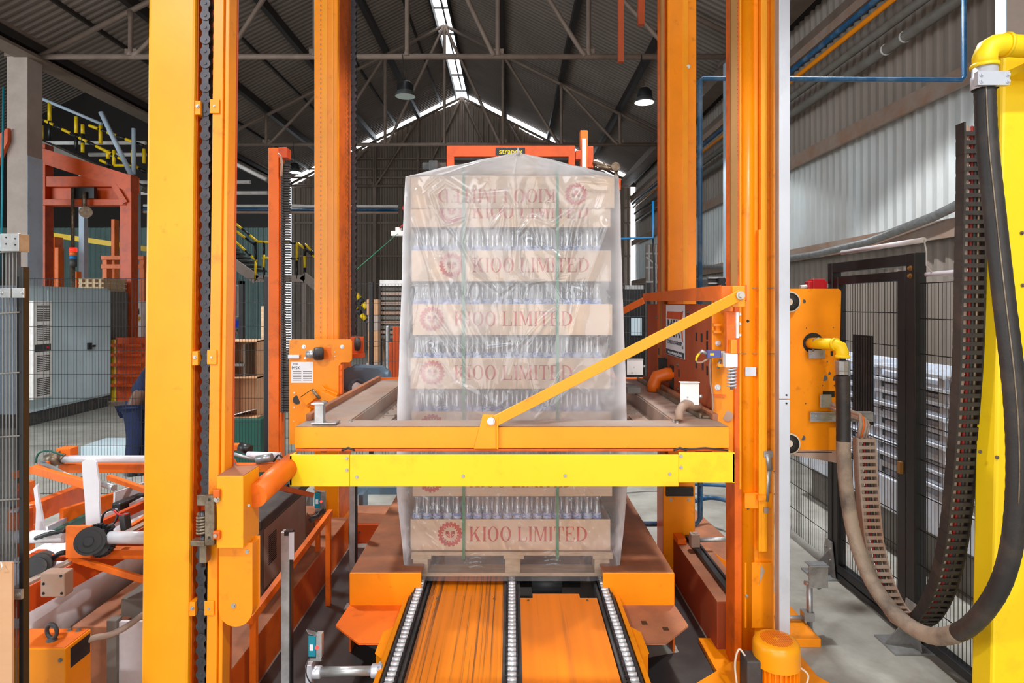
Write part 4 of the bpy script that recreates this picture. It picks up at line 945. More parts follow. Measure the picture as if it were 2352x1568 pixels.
for px, py in ((1718, 737), (1718, 1166), (1718, 1148)): b.bolt(W(px, py, Y3-.003), (0, -1, 0), .009)
b.build('mast_bolts', 'blk', t)
b = MB()
for q in (661, 812): b.box(X(1694, Y3), X(1782, Y3), Y3-.0045, Y3-.003, Z(q, Y3)-.002, Z(q, Y3)+.002)
b.build('panel_seam', 'dirtm', t)
b = MB(); b.pbox(1711, 1774, 1133, 1168, Y3-.02, Y3+.02); b.build('bracket', 'or', t, .003)
b = MB(); b.pbox(1711, 1774, 1292, 1442, Y3-.004, Y3+.02); c = b.build('inspection_cover', 'or', t, .002)
b = MB(); b.bolt(W(1715, 1368, Y3-.005), (0, -1, 0), .009); b.build('cover_bolt', 'bolt', c)
b = MB(); y = Y3-.006; b.prism([(X(1748, y), Z(1297, y)), (X(1757, y), Z(1310, y)), (X(1751, y), Z(1325, y)), (X(1744, y), Z(1343, y)), (X(1746, y), Z(1320, y))], 'xz', y, y+.001); b.build('torn_sticker', 'gdust', c)
b = MB(); b.box(1.1, 1.62, Y3-.06, Y3+.3, 0, .03); b.build('base_plate', 'or', t, .003)
t = thing('pneumatic_cylinder', 'slim grey cylinder fixed to the front right mast beside the yellow flange', 'cylinder', tuple(W(1763, 1100, Y3-.02)))
b = MB(); b.tube([W(1766, 1075, Y3-.02), W(1760, 1150, Y3-.02)], .013, 12); b.build('barrel', 'steel', t)
b = MB(); b.tube([W(1759, 1150, Y3-.02), W(1757, 1192, Y3-.02)], .006, 8); b.box(X(1752, Y3-.02), X(1762, Y3-.02), Y3-.04, Y3, Z(1172, Y3), Z(1160, Y3)); b.build('rod', 'bolt', t)
b = MB(); b.pbox(1755, 1776, 1036, 1050, Y3-.035, Y3+.01); b.tube([W(1762, 1040, Y3-.02), W(1766, 1078, Y3-.02)], .019, 10); b.build('mounting', 'steel', t)
b = MB(); b.pbox(1742, 1760, 1138, 1150, Y3-.05, Y3-.02); b.build('clevis', 'or', t, .002)
t = thing('white_upright', 'tall pale aluminium upright right of the front right mast', 'post', (X(1803, 3.15), 3.15, 0))
for z0, z1 in ((0, Z(917, 3.15)-.002), (Z(917, 3.15)+.002, 4.2)):
    b = MB(); b.box(X(1790, 3.15), X(1815, 3.15), 3.15, 3.2, max(z0, .02), z1); b.build('profile', 'alu', t, .003)
b = MB(); b.box(X(1790, 3.15)-.002, X(1790, 3.15), 3.152, 3.2, .02, 4.2); b.build('dusty_side', 'gdust', t)
b = MB(); b.bolt(W(1806, 907, 3.15), (0, -1, 0), .005); b.bolt(W(1806, 926, 3.15), (0, -1, 0), .005); b.build('joint_screws', 'blk', t)
t = thing('rack_strip', 'tan wooden looking strip with toothed edge standing left of the front right mast', 'strip', (X(1687, 3.28), 3.28, 2.08))
b = MB(); b.box(X(1680, 3.27), X(1693, 3.27), 3.27, 3.29, 2.08, 4.4); b.build('strip', 'brass', t)
b = MB()
for k in range(98): z = 2.12+k*.022; b.box(X(1693, 3.27), X(1695, 3.27), 3.27, 3.285, z, z+.012)
b.build('tooth_row', 'brass', t)
# thin orange post with an energy chain
t = thing('cable_post', 'slim orange post with a black energy chain, between the two left masts', 'post', (-2.17, 5.6, 0))
Y4 = 5.6
b = MB(); b.box(X(616, Y4), X(640, Y4), Y4, Y4+.1, 0, Z(339, Y4)); b.box(X(640, Y4), X(645, Y4), Y4+.02, Y4+.1, 0, Z(352, Y4)); b.build('post_profile', 'orr', t, .004)
b = MB(); b.box(X(640, Y4), X(660, Y4), Y4-.01, Y4+.1, Z(362, Y4), Z(339, Y4)); b.build('head_plate', 'red', t, .003)
b = MB()
for k in range(99): z = 1.0+k*.0232; b.box(X(645, Y4), X(662, Y4), Y4+.02, Y4+.07, z, z+.016); b.box(X(643, Y4), X(650, Y4), Y4+.01, Y4+.08, z+.003, z+.02)
b.build('energy_chain', 'cabd', t)
b = MB(); b.tube([W(640, 352, Y4), W(646, 358, Y4), W(648, 375, Y4), W(646, 405, Y4)], .012, 8); b.build('hose_end', 'gdust', t)
# base beams
t = thing('base_beam', 'dust covered base beam running back from the front left mast', 'beam', (-1.44, 3.8, 0), 'base beams')
b = MB(); b.box(-1.54, -1.34, 2.7, 5.0, 0, .25); b.build('beam', 'ord', t, .004)
b = MB(); b.box(-1.539, -1.341, 2.7, 4.99, .25, .253); b.build('dusty_top', 'dust', t)
t = thing('base_beam', 'base beam with a black rail running back from the front right mast', 'beam', (1.27, 3.8, 0), 'base beams')
b = MB(); b.box(1.17, 1.38, 3.48, 4.42, 0, .3); b.build('beam', 'plate', t, .004)
b = MB(); b.box(1.171, 1.379, 3.48, 4.38, .3, .303); b.build('dusty_top', 'dust', t)
b = MB(); b.box(1.25, 1.285, 3.48, 4.4, .303, .335); b.box(1.30, 1.315, 3.48, 4.4, .303, .33); b.build('black_rail', 'blk', t, .002)
b = MB(); b.box(1.17, 1.23, 4.3, 4.42, .305, .34); b.build('end_block', 'orr', t)
# ================================================================== LIFTING FRAME (shrink frame round the load)
FY = 3.0
t = thing('lift_carriage', 'orange and yellow frame round the wrapped load, hung between the four masts', 'machine frame', (0, 4, 1.1))
b = MB(); b.box(X(677, FY), X(1675, FY), FY, FY+.012, Z(1029, FY), Z(980, FY)); b.box(X(677, FY), X(1675, FY), FY, FY+.16, Z(980, FY)-.006, Z(980, FY)); b.box(X(677, FY), X(1675, FY), FY+.02, FY+.16, Z(1029, FY), Z(1029, FY)+.006); b.build('front_beam', 'orl', t, .005)
b = MB(); b.box(X(680, FY), X(1672, FY), FY+.01, FY+.158, Z(980, FY), Z(980, FY)+.002); b.build('dusty_top', 'gdust', t)
b = MB(); b.box(X(678, FY), X(1675, FY), FY+.005, FY+.1, Z(1037, FY), Z(1031, FY)); b.build('lower_lip', 'ord', t, .002)
YY = 2.94
for x0, x1, nm in ((665, 803, 0), (803.6, 1559, 0), (1559.6, 1688, 0)):
    b = MB(); b.box(X(x0, YY), X(x1, YY), YY, YY+.012, Z(1117 if x0 < 1500 else 1111, YY) + (.006 if x0 > 1500 else 0), Z(1044 if x0 < 1500 else 1039, YY)); b.build('yellow_guard', 'yel', t, .002)
b = MB(); b.box(X(665, YY), X(665, YY)+.012, YY, YY+.08, Z(1115, YY), Z(1046, YY)); b.box(X(1688, YY)-.012, X(1688, YY), YY, YY+.08, Z(1109, YY), Z(1041, YY)); b.build('guard_end', 'yel', t, .002)
b = MB()
for px, py in ((797, 1052), (797, 1079), (820, 1095), (1064, 1093), (1298, 1092), (1538, 1088), (1559+5, 1047), (1564, 1073)): b.bolt(W(px, py, YY), (0, -1, 0), .0085)
b.build('guard_bolts', 'bolt', t)
b = MB()
for px in (735, 1600): b.box(X(px, FY), X(px+12, FY), FY+.01, FY+.06, Z(1040, FY), Z(1028, FY))
for px in (800, 1562): b.tube([W(px-15, 1034, FY), W(px, 1028, FY), W(px+15, 1034, FY)], .005, 6)
b.tube([W(1570, 1032, FY), W(1620, 1028, FY), W(1672, 1034, FY)], .004, 6)
b.build('under_cables', 'cabd', t)
# side beams: dished top plates along the depth, with finger plates below
for s in (-1, 1):
    xo, xi = s*1.07, s*.84
    b = MB(); b.box(min(xo, xi), max(xo, xi), FY+.16, 4.85, 1.385, 1.397); b.box(min(xi-.006, xi+.006), max(xi-.006, xi+.006), FY+.16, 4.85, 1.29, 1.39); b.build('side_beam', 'gdust' , t, .003)
    b = MB(); b.box(min(xo, xo-s*.03), max(xo, xo-s*.03), FY+.16, 4.85, 1.397, 1.43); b.build('side_edge', 'dust', t, .003)
    b = MB(); b.box(min(xo, xo-s*.006), max(xo, xo-s*.006), FY+.16, 4.85, 1.29, 1.4); b.build('outer_side', 'orr', t)
    for k in range(5):
        y = 3.5+k*.28; b = MB(); b.box(min(s*.72, s*.84), max(s*.72, s*.84), y, y+.26, 1.3, 1.31); b.beam((s*.72, y, 1.29), (s*.72, y+.25, 1.27), .02, .05); b.bolt((s*.78, y+.05, 1.31), (0, 0, 1), .01); b.bolt((s*.78, y+.2, 1.31), (0, 0, 1), .01); b.build('finger_plate', 'gdust', t)
b = MB(); b.box(-1.07, 1.07, 4.85, 5.0, 1.29, 1.4); b.build('rear_beam', 'orr', t, .004)
b = MB(); b.pbox(722, 742, 925, 972, FY+.03, FY+.07); b.box(X(718, 3.05), X(748, 3.05), FY+.02, FY+.08, Z(928, 3.05), Z(924, 3.05)); b.box(X(718, 3.05), X(775, 3.05), FY+.02, FY+.1, Z(972, FY+.05), Z(970, FY+.05)+.004); b.build('grey_stop', 'steel', t, .002)
b = MB()
for px, py, y in ((757, 962, 3.1), (805, 957, 3.12), (1548, 960, 3.12), (1556, 966, 3.08)): b.bolt((X(px, y), y, 1.398), (0, 0, 1), .012)
b.build('top_bolts', 'bolt', t)
b = MB(); b.prism([(X(1090, FY), Z(1028, FY)), (X(1143, FY), Z(1028, FY)), (X(1143, FY), Z(953, FY)), (X(1110, FY), Z(952, FY))], 'xz', FY-.012, FY-.002); b.box(X(1141, FY), X(1145, FY), FY-.03, FY, Z(1028, FY), Z(956, FY)); br = b.build('arm_bracket', 'orl', t, .002)
b = MB(); b.bolt(W(1128, 967, FY-.013), (0, -1, 0), .02); b.build('pivot_bolt', 'chrome', br)
b = MB(); b.beam(W(1138, 966, FY-.022), W(1703, 676, 3.06), .012, .052, up=(0, 0, 1)); b.build('stay_arm', 'orl', t, .002)
b = MB(); b.bolt(W(1701, 678, 3.045), (0, -1, 0), .022); b.build('arm_pin', 'bolt', t)
b = MB(); b.beam(W(1478, 690, 4.75), W(1425, 717, 4.85), .012, .05); b.build('rear_stay_arm', 'orr', t)
# right carriage: tall side plate, top channel, end plate
b = MB(); b.box(1.10, 1.112, 3.34, 4.95, 1.36, 2.0); b.build('carriage_side_plate', 'plate', t, .002)
b = MB(); b.prism([(3.12, Z(657, 3.2)), (4.98, Z(675, 5.0)), (4.98, Z(675, 5.0)-.055), (3.12, Z(657, 3.2)-.075)], 'yz', 1.07, 1.2); b.build('top_channel', 'orr', t, .003)
b = MB(); b.pbox(1683, 1712, 656, 705, 3.1, 3.12); b.build('channel_end', 'orl', t, .003)
b = MB(); b.box(X(1636, 3.32), X(1690, 3.32), 3.32, 3.335, Z(1040, 3.32), Z(690, 3.32)); ep = b.build('carriage_end_plate', 'or', t, .003)
b = MB()
for px, py in ((1649, 788), (1648, 889)): b.bolt(W(px, py, 3.318), (0, -1, 0), .016)
b.build('washers', 'chrome', ep)
b = MB(); b.cyl(W(1671, 955, 3.32), W(1671, 955, 3.314), .029, 24); b.build('round_cap', 'gdust', ep)
b = MB()
for q, w in ((746, 9), (762, 8)): b.pbox(1649-w, 1649+w, q-3, q+3, 3.28, 3.32)
b.pbox(1645, 1654, 748, 762, 3.295, 3.31); b.build('adjusting_screw', 'or', ep)
b = MB(); b.box(X(1640, 3.3), X(1668, 3.3), 3.305, 3.32, Z(912, 3.3), Z(907, 3.3)); b.build('small_ledge', 'orr', ep)
b = MB(); b.pbox(1669, 1691, 715, 815, 3.2, 3.24); b.build('roller_block', 'orr', t, .003)
b = MB(); b.pbox(1691, 1697, 716, 776, 3.19, 3.22)
for q in (722, 744, 770): b.cyl(W(1697, q, 3.2), W(1701, q, 3.2), .01, 8)
b.build('white_rack', 'white', t)
b = MB(); b.pbox(1667, 1695, 812, 844, 3.16, 3.21); b.build('white_block', 'white', t, .004)
b = MB(); b.lathe([(.015, 0), (.03, 0), (.03, .05), (.015, .05)], W(1655, 700, 3.28), seg=14); b.build('white_roller', 'wpl', t)
b = MB(); b.pbox(1650, 1670, 836, 843, 3.2, 3.23); b.pbox(1680, 1693, 780, 812, 3.16, 3.2); b.build('spring_holder', 'or', t, .003)
def coil(c, r, wire, z0, z1, n, seg=6, k=14):
    pts = [Vector(c) + Vector((r*cos(2*pi*i/k), r*sin(2*pi*i/k), z0+(z1-z0)*i/(n*k))) for i in range(int(n*k)+1)]
    B = MB(); B.tube(pts, wire, seg); return B
c = W(1680.5, 890, 3.185); B = coil((c.x, c.y, 0), .021, .005, c.z, Z(845, 3.185), 6); B.build('compression_spring', 'alu', t)
b = MB(); b.cyl((c.x, c.y, c.z-.01), (c.x, c.y, Z(845, 3.185)), .008, 8); b.build('spring_rod', 'steel', t)
b = MB(); b.pbox(1625, 1656, 804, 822, 3.22, 3.25); sw = b.build('limit_switch', 'violet', t, .003)
b = MB(); b.pbox(1631, 1640, 811, 816, 3.218, 3.22); b.build('yellow_label', 'yel', sw)
b = MB(); b.tube([W(1624, 812, 3.235), W(1612, 806, 3.235), W(1606, 812, 3.235)], [.01, .01, .006], 10); b.pbox(1656, 1668, 806, 820, 3.22, 3.25); b.tube([W(1655, 825, 3.235), W(1651, 838, 3.235), W(1649, 846, 3.235)], .008, 8); b.build('plug_and_lever', 'steel', sw)
b = MB(); b.tube([W(1606, 812, 3.235), W(1599, 822, 3.23), W(1601, 832, 3.23), W(1612, 832, 3.23), W(1625, 824, 3.24), W(1632, 822, 3.24)], .005, 8); b.tube([W(1632, 822, 3.24), W(1630, 840, 3.28), W(1632, 880, 3.3), W(1637, 910, 3.3), W(1638, 935, 3.3), W(1633, 955, 3.3)], .005, 8); b.build('sensor_cable', 'gdust', t)
b = MB(); b.tube([W(1606, 812, 3.2345), W(1600, 820, 3.2295), W(1599, 828, 3.2295)], .0062, 8); b.build('yellow_sleeve', 'yel', t)
# slots, bolts, pipe and recess on the side plate
b = MB()
for y, z in ((4.55, 1.72), (4.47, 1.72), (4.55, 1.62), (3.62, 1.78), (3.52, 1.78), (3.62, 1.62), (3.5, 1.62), (4.0, 1.52), (3.42, 1.96-.16), (3.42, 1.74), (3.42, 1.6)): b.box(1.097, 1.1, y, y+.025, z, z+.05)
b.build('slots', 'blk', t)
b = MB()
for y, z in ((4.32, 1.62), (4.04, 1.6), (3.8, 1.95), (3.9, 1.72), (4.6, 1.9), (4.3, 1.46), (4.02, 1.44)): b.bolt((1.1, y, z), (-1, 0, 0), .014)
b.build('plate_bolts', 'dirtm', t)
b = MB(); b.box(1.04, 1.1, 4.32, 4.34, 1.5, 1.62); b.box(1.09, 1.1, 4.14, 4.22, 1.38, 1.58); b.build('recess', 'blk', t)
b = MB(); b.tube([(1.12, 4.18, 1.52), (1.06, 4.18, 1.52), (1.0, 4.2, 1.5), (.975, 4.2, 1.44), (.975, 4.2, 1.4)], .045, 16); b.build('elbow_pipe', 'orr', t)
b = MB(); b.box(1.0, 1.06, 3.2, 4.8, 1.4, 1.412); b.box(.985, .995, 3.2, 4.8, 1.4, 1.425); b.build('cable_tray', 'dirtm', t)
b = MB(); b.tube([W(1560, 965, 3.1), W(1560, 945, 3.12), W(1565, 935, 3.14), W(1575, 928, 3.18), W(1590, 930, 3.24), W(1602, 935, 3.28)], [.02, .021, .022, .024, .026, .028], 14); b.build('grey_elbow', 'gdust', t)
for p, y, nm in (((1440, 1477, 824, 861), 4.1, 0), ((1563, 1606, 877, 930), 3.2, 1)):
    b = MB(); b.pbox(p[0], p[1], p[2], p[3], y, y+.006); b.box(X(p[0]-1, y), X(p[1]+1, y), y-.01, y+.03, Z(p[2], y)-.004, Z(p[2], y)); bx = b.build('reflector_bracket', 'white', t, .002)
    b = MB(); b.bolt(W(p[0]+12, p[3]-5, y), (0, -1, 0), .007); b.bolt(W(p[0]+16, p[3]-18, y), (0, -1, 0), .005); b.cyl(W(p[1]-1, p[3]-20, y+.01), W(p[1]+6, p[3]-20, y+.01), .01, 10); b.build('bracket_bolts', 'steel', bx)
b = MB(); b.box(X(1440, 4.1), X(1470, 4.1), 4.08, 4.3, 1.4, 1.44); b.build('bracket_foot', 'cabm', t)
# machine plate on the side plate
b = MB(); xs = 1.096; b.box(xs-.002, xs, 3.86, 4.33, Z(815, 4.1)-.01, Z(700, 4.1)+.0); sg = b.build('maker_sign', 'paper', t)
zt, zbm = Z(700, 4.1), Z(815, 4.1)-.01; hh = zt-zbm
b = MB(); b.prism([(3.92, zt-.045), (4.29, zt-.045), (4.31, zt-.095), (3.95, zt-.095)], 'yz', xs-.004, xs-.002); b.prism([(3.895, zt-.04), (3.915, zt-.04), (3.945, zt-.1), (3.925, zt-.22), (3.895, zt-.24), (3.92, zt-.1)], 'yz', xs-.004, xs-.002); b.build('orange_mark', 'red', sg)
b = MB(); b.box(xs-.003, xs-.0021, 3.865, 4.325, zbm+.003, zbm+.04); b.build('dark_band', 'dkink', sg)
R1 = (pi/2, 0, -pi/2)
text_mesh('MSK', .17, 'sign_letters', 'dkink', sg, (xs-.004, 4.12, zt-.165), R1, sx=1.05)
text_mesh('COVERTECH-GROUP', .036, 'sign_words', 'dkink', sg, (xs-.004, 4.11, zt-.255), R1, sx=1.1)
text_mesh('www.mskcovertech.com', .033, 'sign_web_line', 'paper', sg, (xs-.0045, 4.095, zbm+.021), R1, sx=1.05)
# left carriage plate on the rear left mast
t = thing('mast_carriage', 'flat orange carriage plate with a white data label on the rear left mast', 'machine carriage', (-1.52, 4.8, 1.3))
YL = 4.7
def L2(pts): return [(X(a, YL), Z(c, YL)) for a, c in pts]
b = MB(); b.prism(L2([(668, 780), (804, 780), (807, 784), (807, 826), (802, 831), (784, 831), (777, 840), (777, 1014), (665, 1020), (665, 783)])[::-1], 'xz', YL, YL+.014); pl = b.build('carriage_plate', 'or', t, .003)
b = MB(); b.pbox(742, 760, 798, 825, YL-.004, YL); b.build('raised_pad', 'orr', pl)
b = MB(); b.pbox(669, 719, 831, 879, YL-.003, YL); lb = b.build('data_label', 'paper', t)
b = MB()
for k in range(6): b.pbox(672, 692, 852+k*4, 853.6+k*4, YL-.004, YL-.003); b.pbox(696, 716, 852+k*4, 853.6+k*4, YL-.004, YL-.003)
b.build('label_lines', 'cabm', lb)
text_mesh('MSK', .036, 'label_letters', 'dkink', lb, tuple(W(680, 845, YL-.004)), (pi/2, 0, 0)); text_mesh('MSK', .022, 'label_letters', 'cabm', lb, tuple(W(679, 836, YL-.004)), (pi/2, 0, 0))
b = MB()
for px, py, r in ((698, 796, .016), (786, 796, .016), (701, 822, .009), (676, 902, .007), (676, 935, .007), (769, 808, .004), (769, 818, .004), (675, 967, .004)): b.bolt(W(px, py, YL-.001), (0, -1, 0), r)
b.build('carriage_bolts', 'chrome', t)
b = MB(); b.lathe([(.006, -.035), (.045, -.035), (.05, -.02), (.05, .02), (.045, .035), (.006, .035)], W(732, 812, YL-.05), axis=(1, 0.35, 0), seg=24); wh = b.build('guide_wheel', 'rub', t)
b = MB(); b.cyl(W(706, 813, YL-.03), W(724, 813, YL-.04), .03, 14); b.build('wheel_hub', 'steel', wh)
b = MB(); b.pbox(661, 687, 815, 823, YL-.03, YL); b.build('small_angle', 'alu', t, .002)
b = MB(); b.cyl(W(683, 918, YL-.001), W(683, 918, YL-.004), .034, 20); b.build('half_round_hole', 'blk', t)
b = MB(); b.prism([(X(806, 4.9), Z(774, 4.9)), (X(833, 4.9), Z(774, 4.9)), (X(833, 4.9), Z(810, 4.9)), (X(806, 4.9), Z(824, 4.9))][::-1], 'xz', 4.9, 4.93); b.pbox(806, 833, 812, 822, 4.85, 4.93); b.build('wheel_guard', 'red', t, .003)
b = MB(); b.lathe([(.01, -.02), (.05, -.02), (.055, 0), (.05, .02), (.01, .02)], W(821, 790, 4.83), axis=(1, .4, 0), seg=24); b.build('rear_wheel', 'rub', t)
b = MB(); b.pbox(778, 786, 838, 905, YL+.01, YL+.05)
for q in (848, 862): b.bolt(W(782, q, YL+.01), (0, -1, 0), .012)
b.build('side_rail', 'orr', t)
b = MB(); b.beam(W(700, 925, YL-.06), W(745, 890, YL-.05), .03, .05); b.beam(W(735, 905, YL-.08), W(778, 925, YL-.08), .05, .07); b.prism(L2([(700, 960), (712, 930), (722, 935), (716, 965)])[::-1], 'xz', YL-.1, YL-.02); b.beam(W(738, 892, YL-.03), W(775, 908, YL-.03), .03, .03); b.build('tilting_bracket', 'or', t, .004)
b = MB(); b.cyl(W(742, 930, YL-.12), W(760, 930, YL-.06), .035, 16); b.tube([W(718, 895, YL-.1), W(734, 915, YL-.12)], .012, 8); b.build('clamp', 'dirtm', t)
b = MB(); b.tube([W(690, 912, YL-.02), W(700, 905, YL-.08), W(712, 897, YL-.1), W(718, 893, YL-.1)], .003, 6); b.build('thin_cable', 'blk', t)
b = MB(); b.box(X(690, YL), X(760, YL), YL+.014, 4.98, Z(830, YL), Z(800, YL)); b.build('mast_shoe', 'ord', t)
# gearbox behind the left side beam
t = thing('gear_motor', 'blue grey gear motor with a chain sprocket, right of the left carriage plate', 'gear motor', tuple(W(840, 880, 5.2)))
YG = 5.1
b = MB(); b.prism([(X(a, YG), Z(c, YG)) for a, c in ((790, 853), (800, 847), (865, 850), (878, 860), (872, 900), (850, 915), (800, 900), (788, 870))][::-1], 'xz', YG, YG+.25); b.build('gearbox_body', 'gbox', t, .015)
b = MB(); b.cyl(W(868, 868, YG+.12), W(895, 868, YG+.12), .07, 18); b.build('motor_body', 'gbox', t)
b = MB(); b.cyl(W(821, 890, YG-.05), W(821, 890, YG), .075, 28); sp_ = b.build('sprocket', 'chain', t)
b = MB(); b.cyl(W(821, 890, YG-.056), W(821, 890, YG-.05), .045, 20); b.build('sprocket_cover', 'white', sp_)
b = MB(); pts = [W(785, 930, YG-.04), W(800, 905, YG-.04), W(808, 886, YG-.04), W(820, 875, YG-.04), W(838, 882, YG-.04), W(840, 895, YG-.04)]
b.tube(pts, .012, 6); b.build('drive_chain', 'chain', t)
b = MB(); b.prism([(X(a, YG), Z(c, YG)) for a, c in ((786, 935), (790, 918), (808, 905), (812, 915))][::-1], 'xz', YG+.02, YG+.04); b.build('chain_guard', 'green', t)
b = MB(); b.box(X(788, YG), X(872, YG), YG+.02, YG+.24, 1.4, Z(895, YG)); b.build('mount', 'gbox', t)
# carriage box on the front left mast with its long arm to the frame
t = thing('arm_carriage', 'orange box carriage with spring and long tubular arm on the front left mast', 'machine carriage', (-1.2, 2.7, .6))
YA = 2.6
b = MB(); b.box(X(513, YA), X(573, YA), YA-.06, YA+.1, Z(1246, YA), Z(1100, YA)+.03); b.build('carriage_box', 'orl', t, .003)
b = MB(); b.box(X(514, YA), X(572, YA), YA-.058, YA+.098, Z(1100, YA)+.03, Z(1100, YA)+.032); b.build('dusty_lid', 'dust', t)
b = MB(); b.tube([(X(592, YA)-.02, YA+.02, Z(1142, YA)), (-1.085, 3.02, Z(1065, 3.0)-.0)], .052, 20); b.build('long_arm', 'orr', t)
b = MB(); poly = [(X(512, YA), Z(1246, YA)), (X(580, YA), Z(1246, YA)), (X(580, YA), Z(1395, YA))]
cxx = X(546, YA); rr = X(580, YA)-cxx
for k in range(1, 12): a = -pi*k/12; poly.append((cxx+rr*cos(a), Z(1395, YA)+rr*sin(a)))
poly.append((X(512, YA), Z(1395, YA)))
b.prism(poly[::-1], 'xz', YA-.02, YA+.06); b.build('rounded_tongue', 'or', t, .008)
b = MB(); b.bolt(W(568, 1266, YA-.02), (0, -1, 0), .009); b.bolt(W(537, 1390, YA-.02), (0, -1, 0), .011); b.bolt(W(572, 1160, YA-.06), (0, -1, 0), .006); b.build('tongue_bolts', 'bolt', t)
b = MB()
for z in (Z(1112, YA), Z(1205, YA)): b.box(X(508, YA), X(524, YA), YA-.075, YA-.05, z-.035, z)
b.build('clamp_lugs', 'ord', t, .005)
b = MB(); b.box(X(489, YA), X(510, YA), YA-.07, YA-.05, Z(1238, YA), Z(1126, YA)); b.box(X(470, YA), X(490, YA), YA-.065, YA-.05, Z(1150, YA), Z(1126, YA)); b.box(X(456, YA), X(489, YA), YA-.07, YA-.02, Z(1240, YA), Z(1228, YA)); b.box(X(474, YA), X(490, YA), YA-.06, YA-.02, Z(1280, YA), Z(1240, YA)); mp_ = b.build('mounting_plate', 'dirtm', t, .003)
b = MB(); b.bolt(W(498, 1146, YA-.07), (0, -1, 0), .013); b.bolt(W(497, 1228, YA-.07), (0, -1, 0), .013); b.build('plate_bolts', 'bolt', mp_)
b = MB()
for q in (1132, 1217): b.box(X(497, YA), X(502, YA), YA-.0715, YA-.0695, Z(q+6, YA), Z(q, YA))
b.build('adjustment_slots', 'blk', mp_)
c = W(466, 1226, YA-.045); B = coil((c.x, c.y, 0), .021, .006, c.z, Z(1172, YA), 6.5); B.build('heavy_spring', 'dirtm', t)
b = MB(); b.cyl((c.x, c.y, c.z-.0), (c.x, c.y, Z(1166, YA)), .014, 12); b.cyl((c.x+.001, c.y, Z(1290, YA)), (c.x+.001, c.y, c.z), .01, 10); b.build('spring_rod', 'chain', t)
# orange plate on the right with hose pipe
t = thing('hose_carriage', 'tall flat orange plate with wheels and a pipe, right of the white upright', 'machine carriage', (1.78, 3.65, 1.2))
YR = 3.62
def R2(pts): return [(X(a, YR), Z(c, YR)) for a, c in pts]
b = MB(); b.prism(R2([(1740, 664), (1926, 664), (1931, 669), (1922, 1032), (1740, 1032)])[::-1], 'xz', YR, YR+.014); b.build('plate', 'or', t, .003)
b = MB()
for px, py, r in ((1846, 692, .012), (1852, 753, .004), (1914, 752, .004), (1844, 1005, .014), (1893, 868, .018), (1915, 868, .016), (1904, 857, .010), (1889, 885, .005), (1916, 885, .005), (1850, 926, .005), (1900, 830, .005)): b.cyl(W(px, py, YR-.001), W(px, py, YR+.001), r, 16)
b.lathe([(.001, 0), (.062, 0)], W(1868, 788, YR-.002), axis=(0, -1, 0), seg=28); b.pbox(1890, 1917, 898, 912, YR-.002, YR); b.pbox(1908, 1914, 806, 817, YR-.002, YR)
b.build('holes', 'blk', t)
b = MB()
for q in (693, 1018): b.lathe([(.02, -.02), (.05, -.02), (.053, .02), (.02, .02)], W(1812, q, YR-.04), axis=(0, -1, 0), seg=28)
w_ = b.build('guide_wheel', 'rub', t)
b = MB()
for q in (693, 1018): b.lathe([(.053, .015), (.062, .015), (.062, -.01), (.053, -.01)], W(1812, q, YR-.04), axis=(0, -1, 0), seg=28); b.cyl(W(1812, q, YR-.04), W(1812, q, YR-.065), .022, 12)
b.build('wheel_tyre', 'cream', w_)
b = MB(); b.tube([W(1856, 788, YR+.03), W(1880, 788, YR-.09), W(1918, 791, YR-.17), W(1930, 796, YR-.19), W(1935, 810, YR-.195), W(1935, 822, YR-.195)], [.033, .033, .033, .034, .034, .034], 16); b.build('yellow_pipe', 'yelp', t)
b = MB()
for px, py, y in ((1920, 791, YR-.172), ): b.cyl(W(px-4, py, y+.01), W(px+2, py, y-.006), .038, 16)
b.cyl(W(1935, 822, YR-.195), W(1935, 815, YR-.195), .039, 16); b.build('pipe_collars', 'yel', t)
b = MB(); b.lathe([(.033, 0), (.036, .002), (.036, .02), (.038, .024), (.038, .075), (.033, .08)], W(1935, 860, YR-.195), seg=10, smooth=False); b.build('hose_coupling', 'steel', t)
b = MB(); b.pbox(1858, 1895, 803, 823, YR-.03, YR-.02); b.bolt(W(1862, 813, YR-.03), (0, -1, 0), .008); b.bolt(W(1889, 813, YR-.03), (0, -1, 0), .008); b.tube([W(1868, 806, YR-.05), W(1869, 780, YR-.09), W(1880, 776, YR-.1), W(1892, 780, YR-.09)], .006, 8); b.build('pipe_clamp', 'steel', t)
b = MB(); b.pbox(1862, 2006, 946, 968, YR-.03, YR-.02); b.pbox(1862, 2006, 946, 949, YR-.045, YR-.02); b.pbox(1862, 2006, 965, 968, YR-.045, YR-.02); b.bolt(W(1876, 956, YR-.03), (0, -1, 0), .009); b.bolt(W(1908, 956, YR-.03), (0, -1, 0), .009); b.pbox(1885, 1910, 906, 936, YR-.04, YR-.03); b.build('cable_bracket', 'steel', t, .001)
b = MB(); b.box(X(1800, YR), X(1912, YR), YR-.0, YR+.3, Z(1040, YR), Z(1036, YR)); b.prism(R2([(1905, 1035), (1922, 1035), (1922, 1062), (1800, 1040)])[::-1], 'xz', YR-.0, YR+.01); b.build('lower_shelf', 'gdust', t, .002)
for i, (dy, m, r) in enumerate(((0, 'gdust', .012), (.014, 'orr', .008), (.03, 'gdust', .01), (.045, 'gdust', .007))):
    b = MB(); b.tube([W(1893, 920+i*3, YR+.01), W(1920, 932+i*4, YR-.06), W(1955, 945+i*4, YR-.1), W(1975+i*6, 952+i*5, YR-.12), W(1978+i*6, 975, YR-.13), W(1970+i*6, 1010, YR-.13)], r, 8); b.build('bundled_cable', m, t)
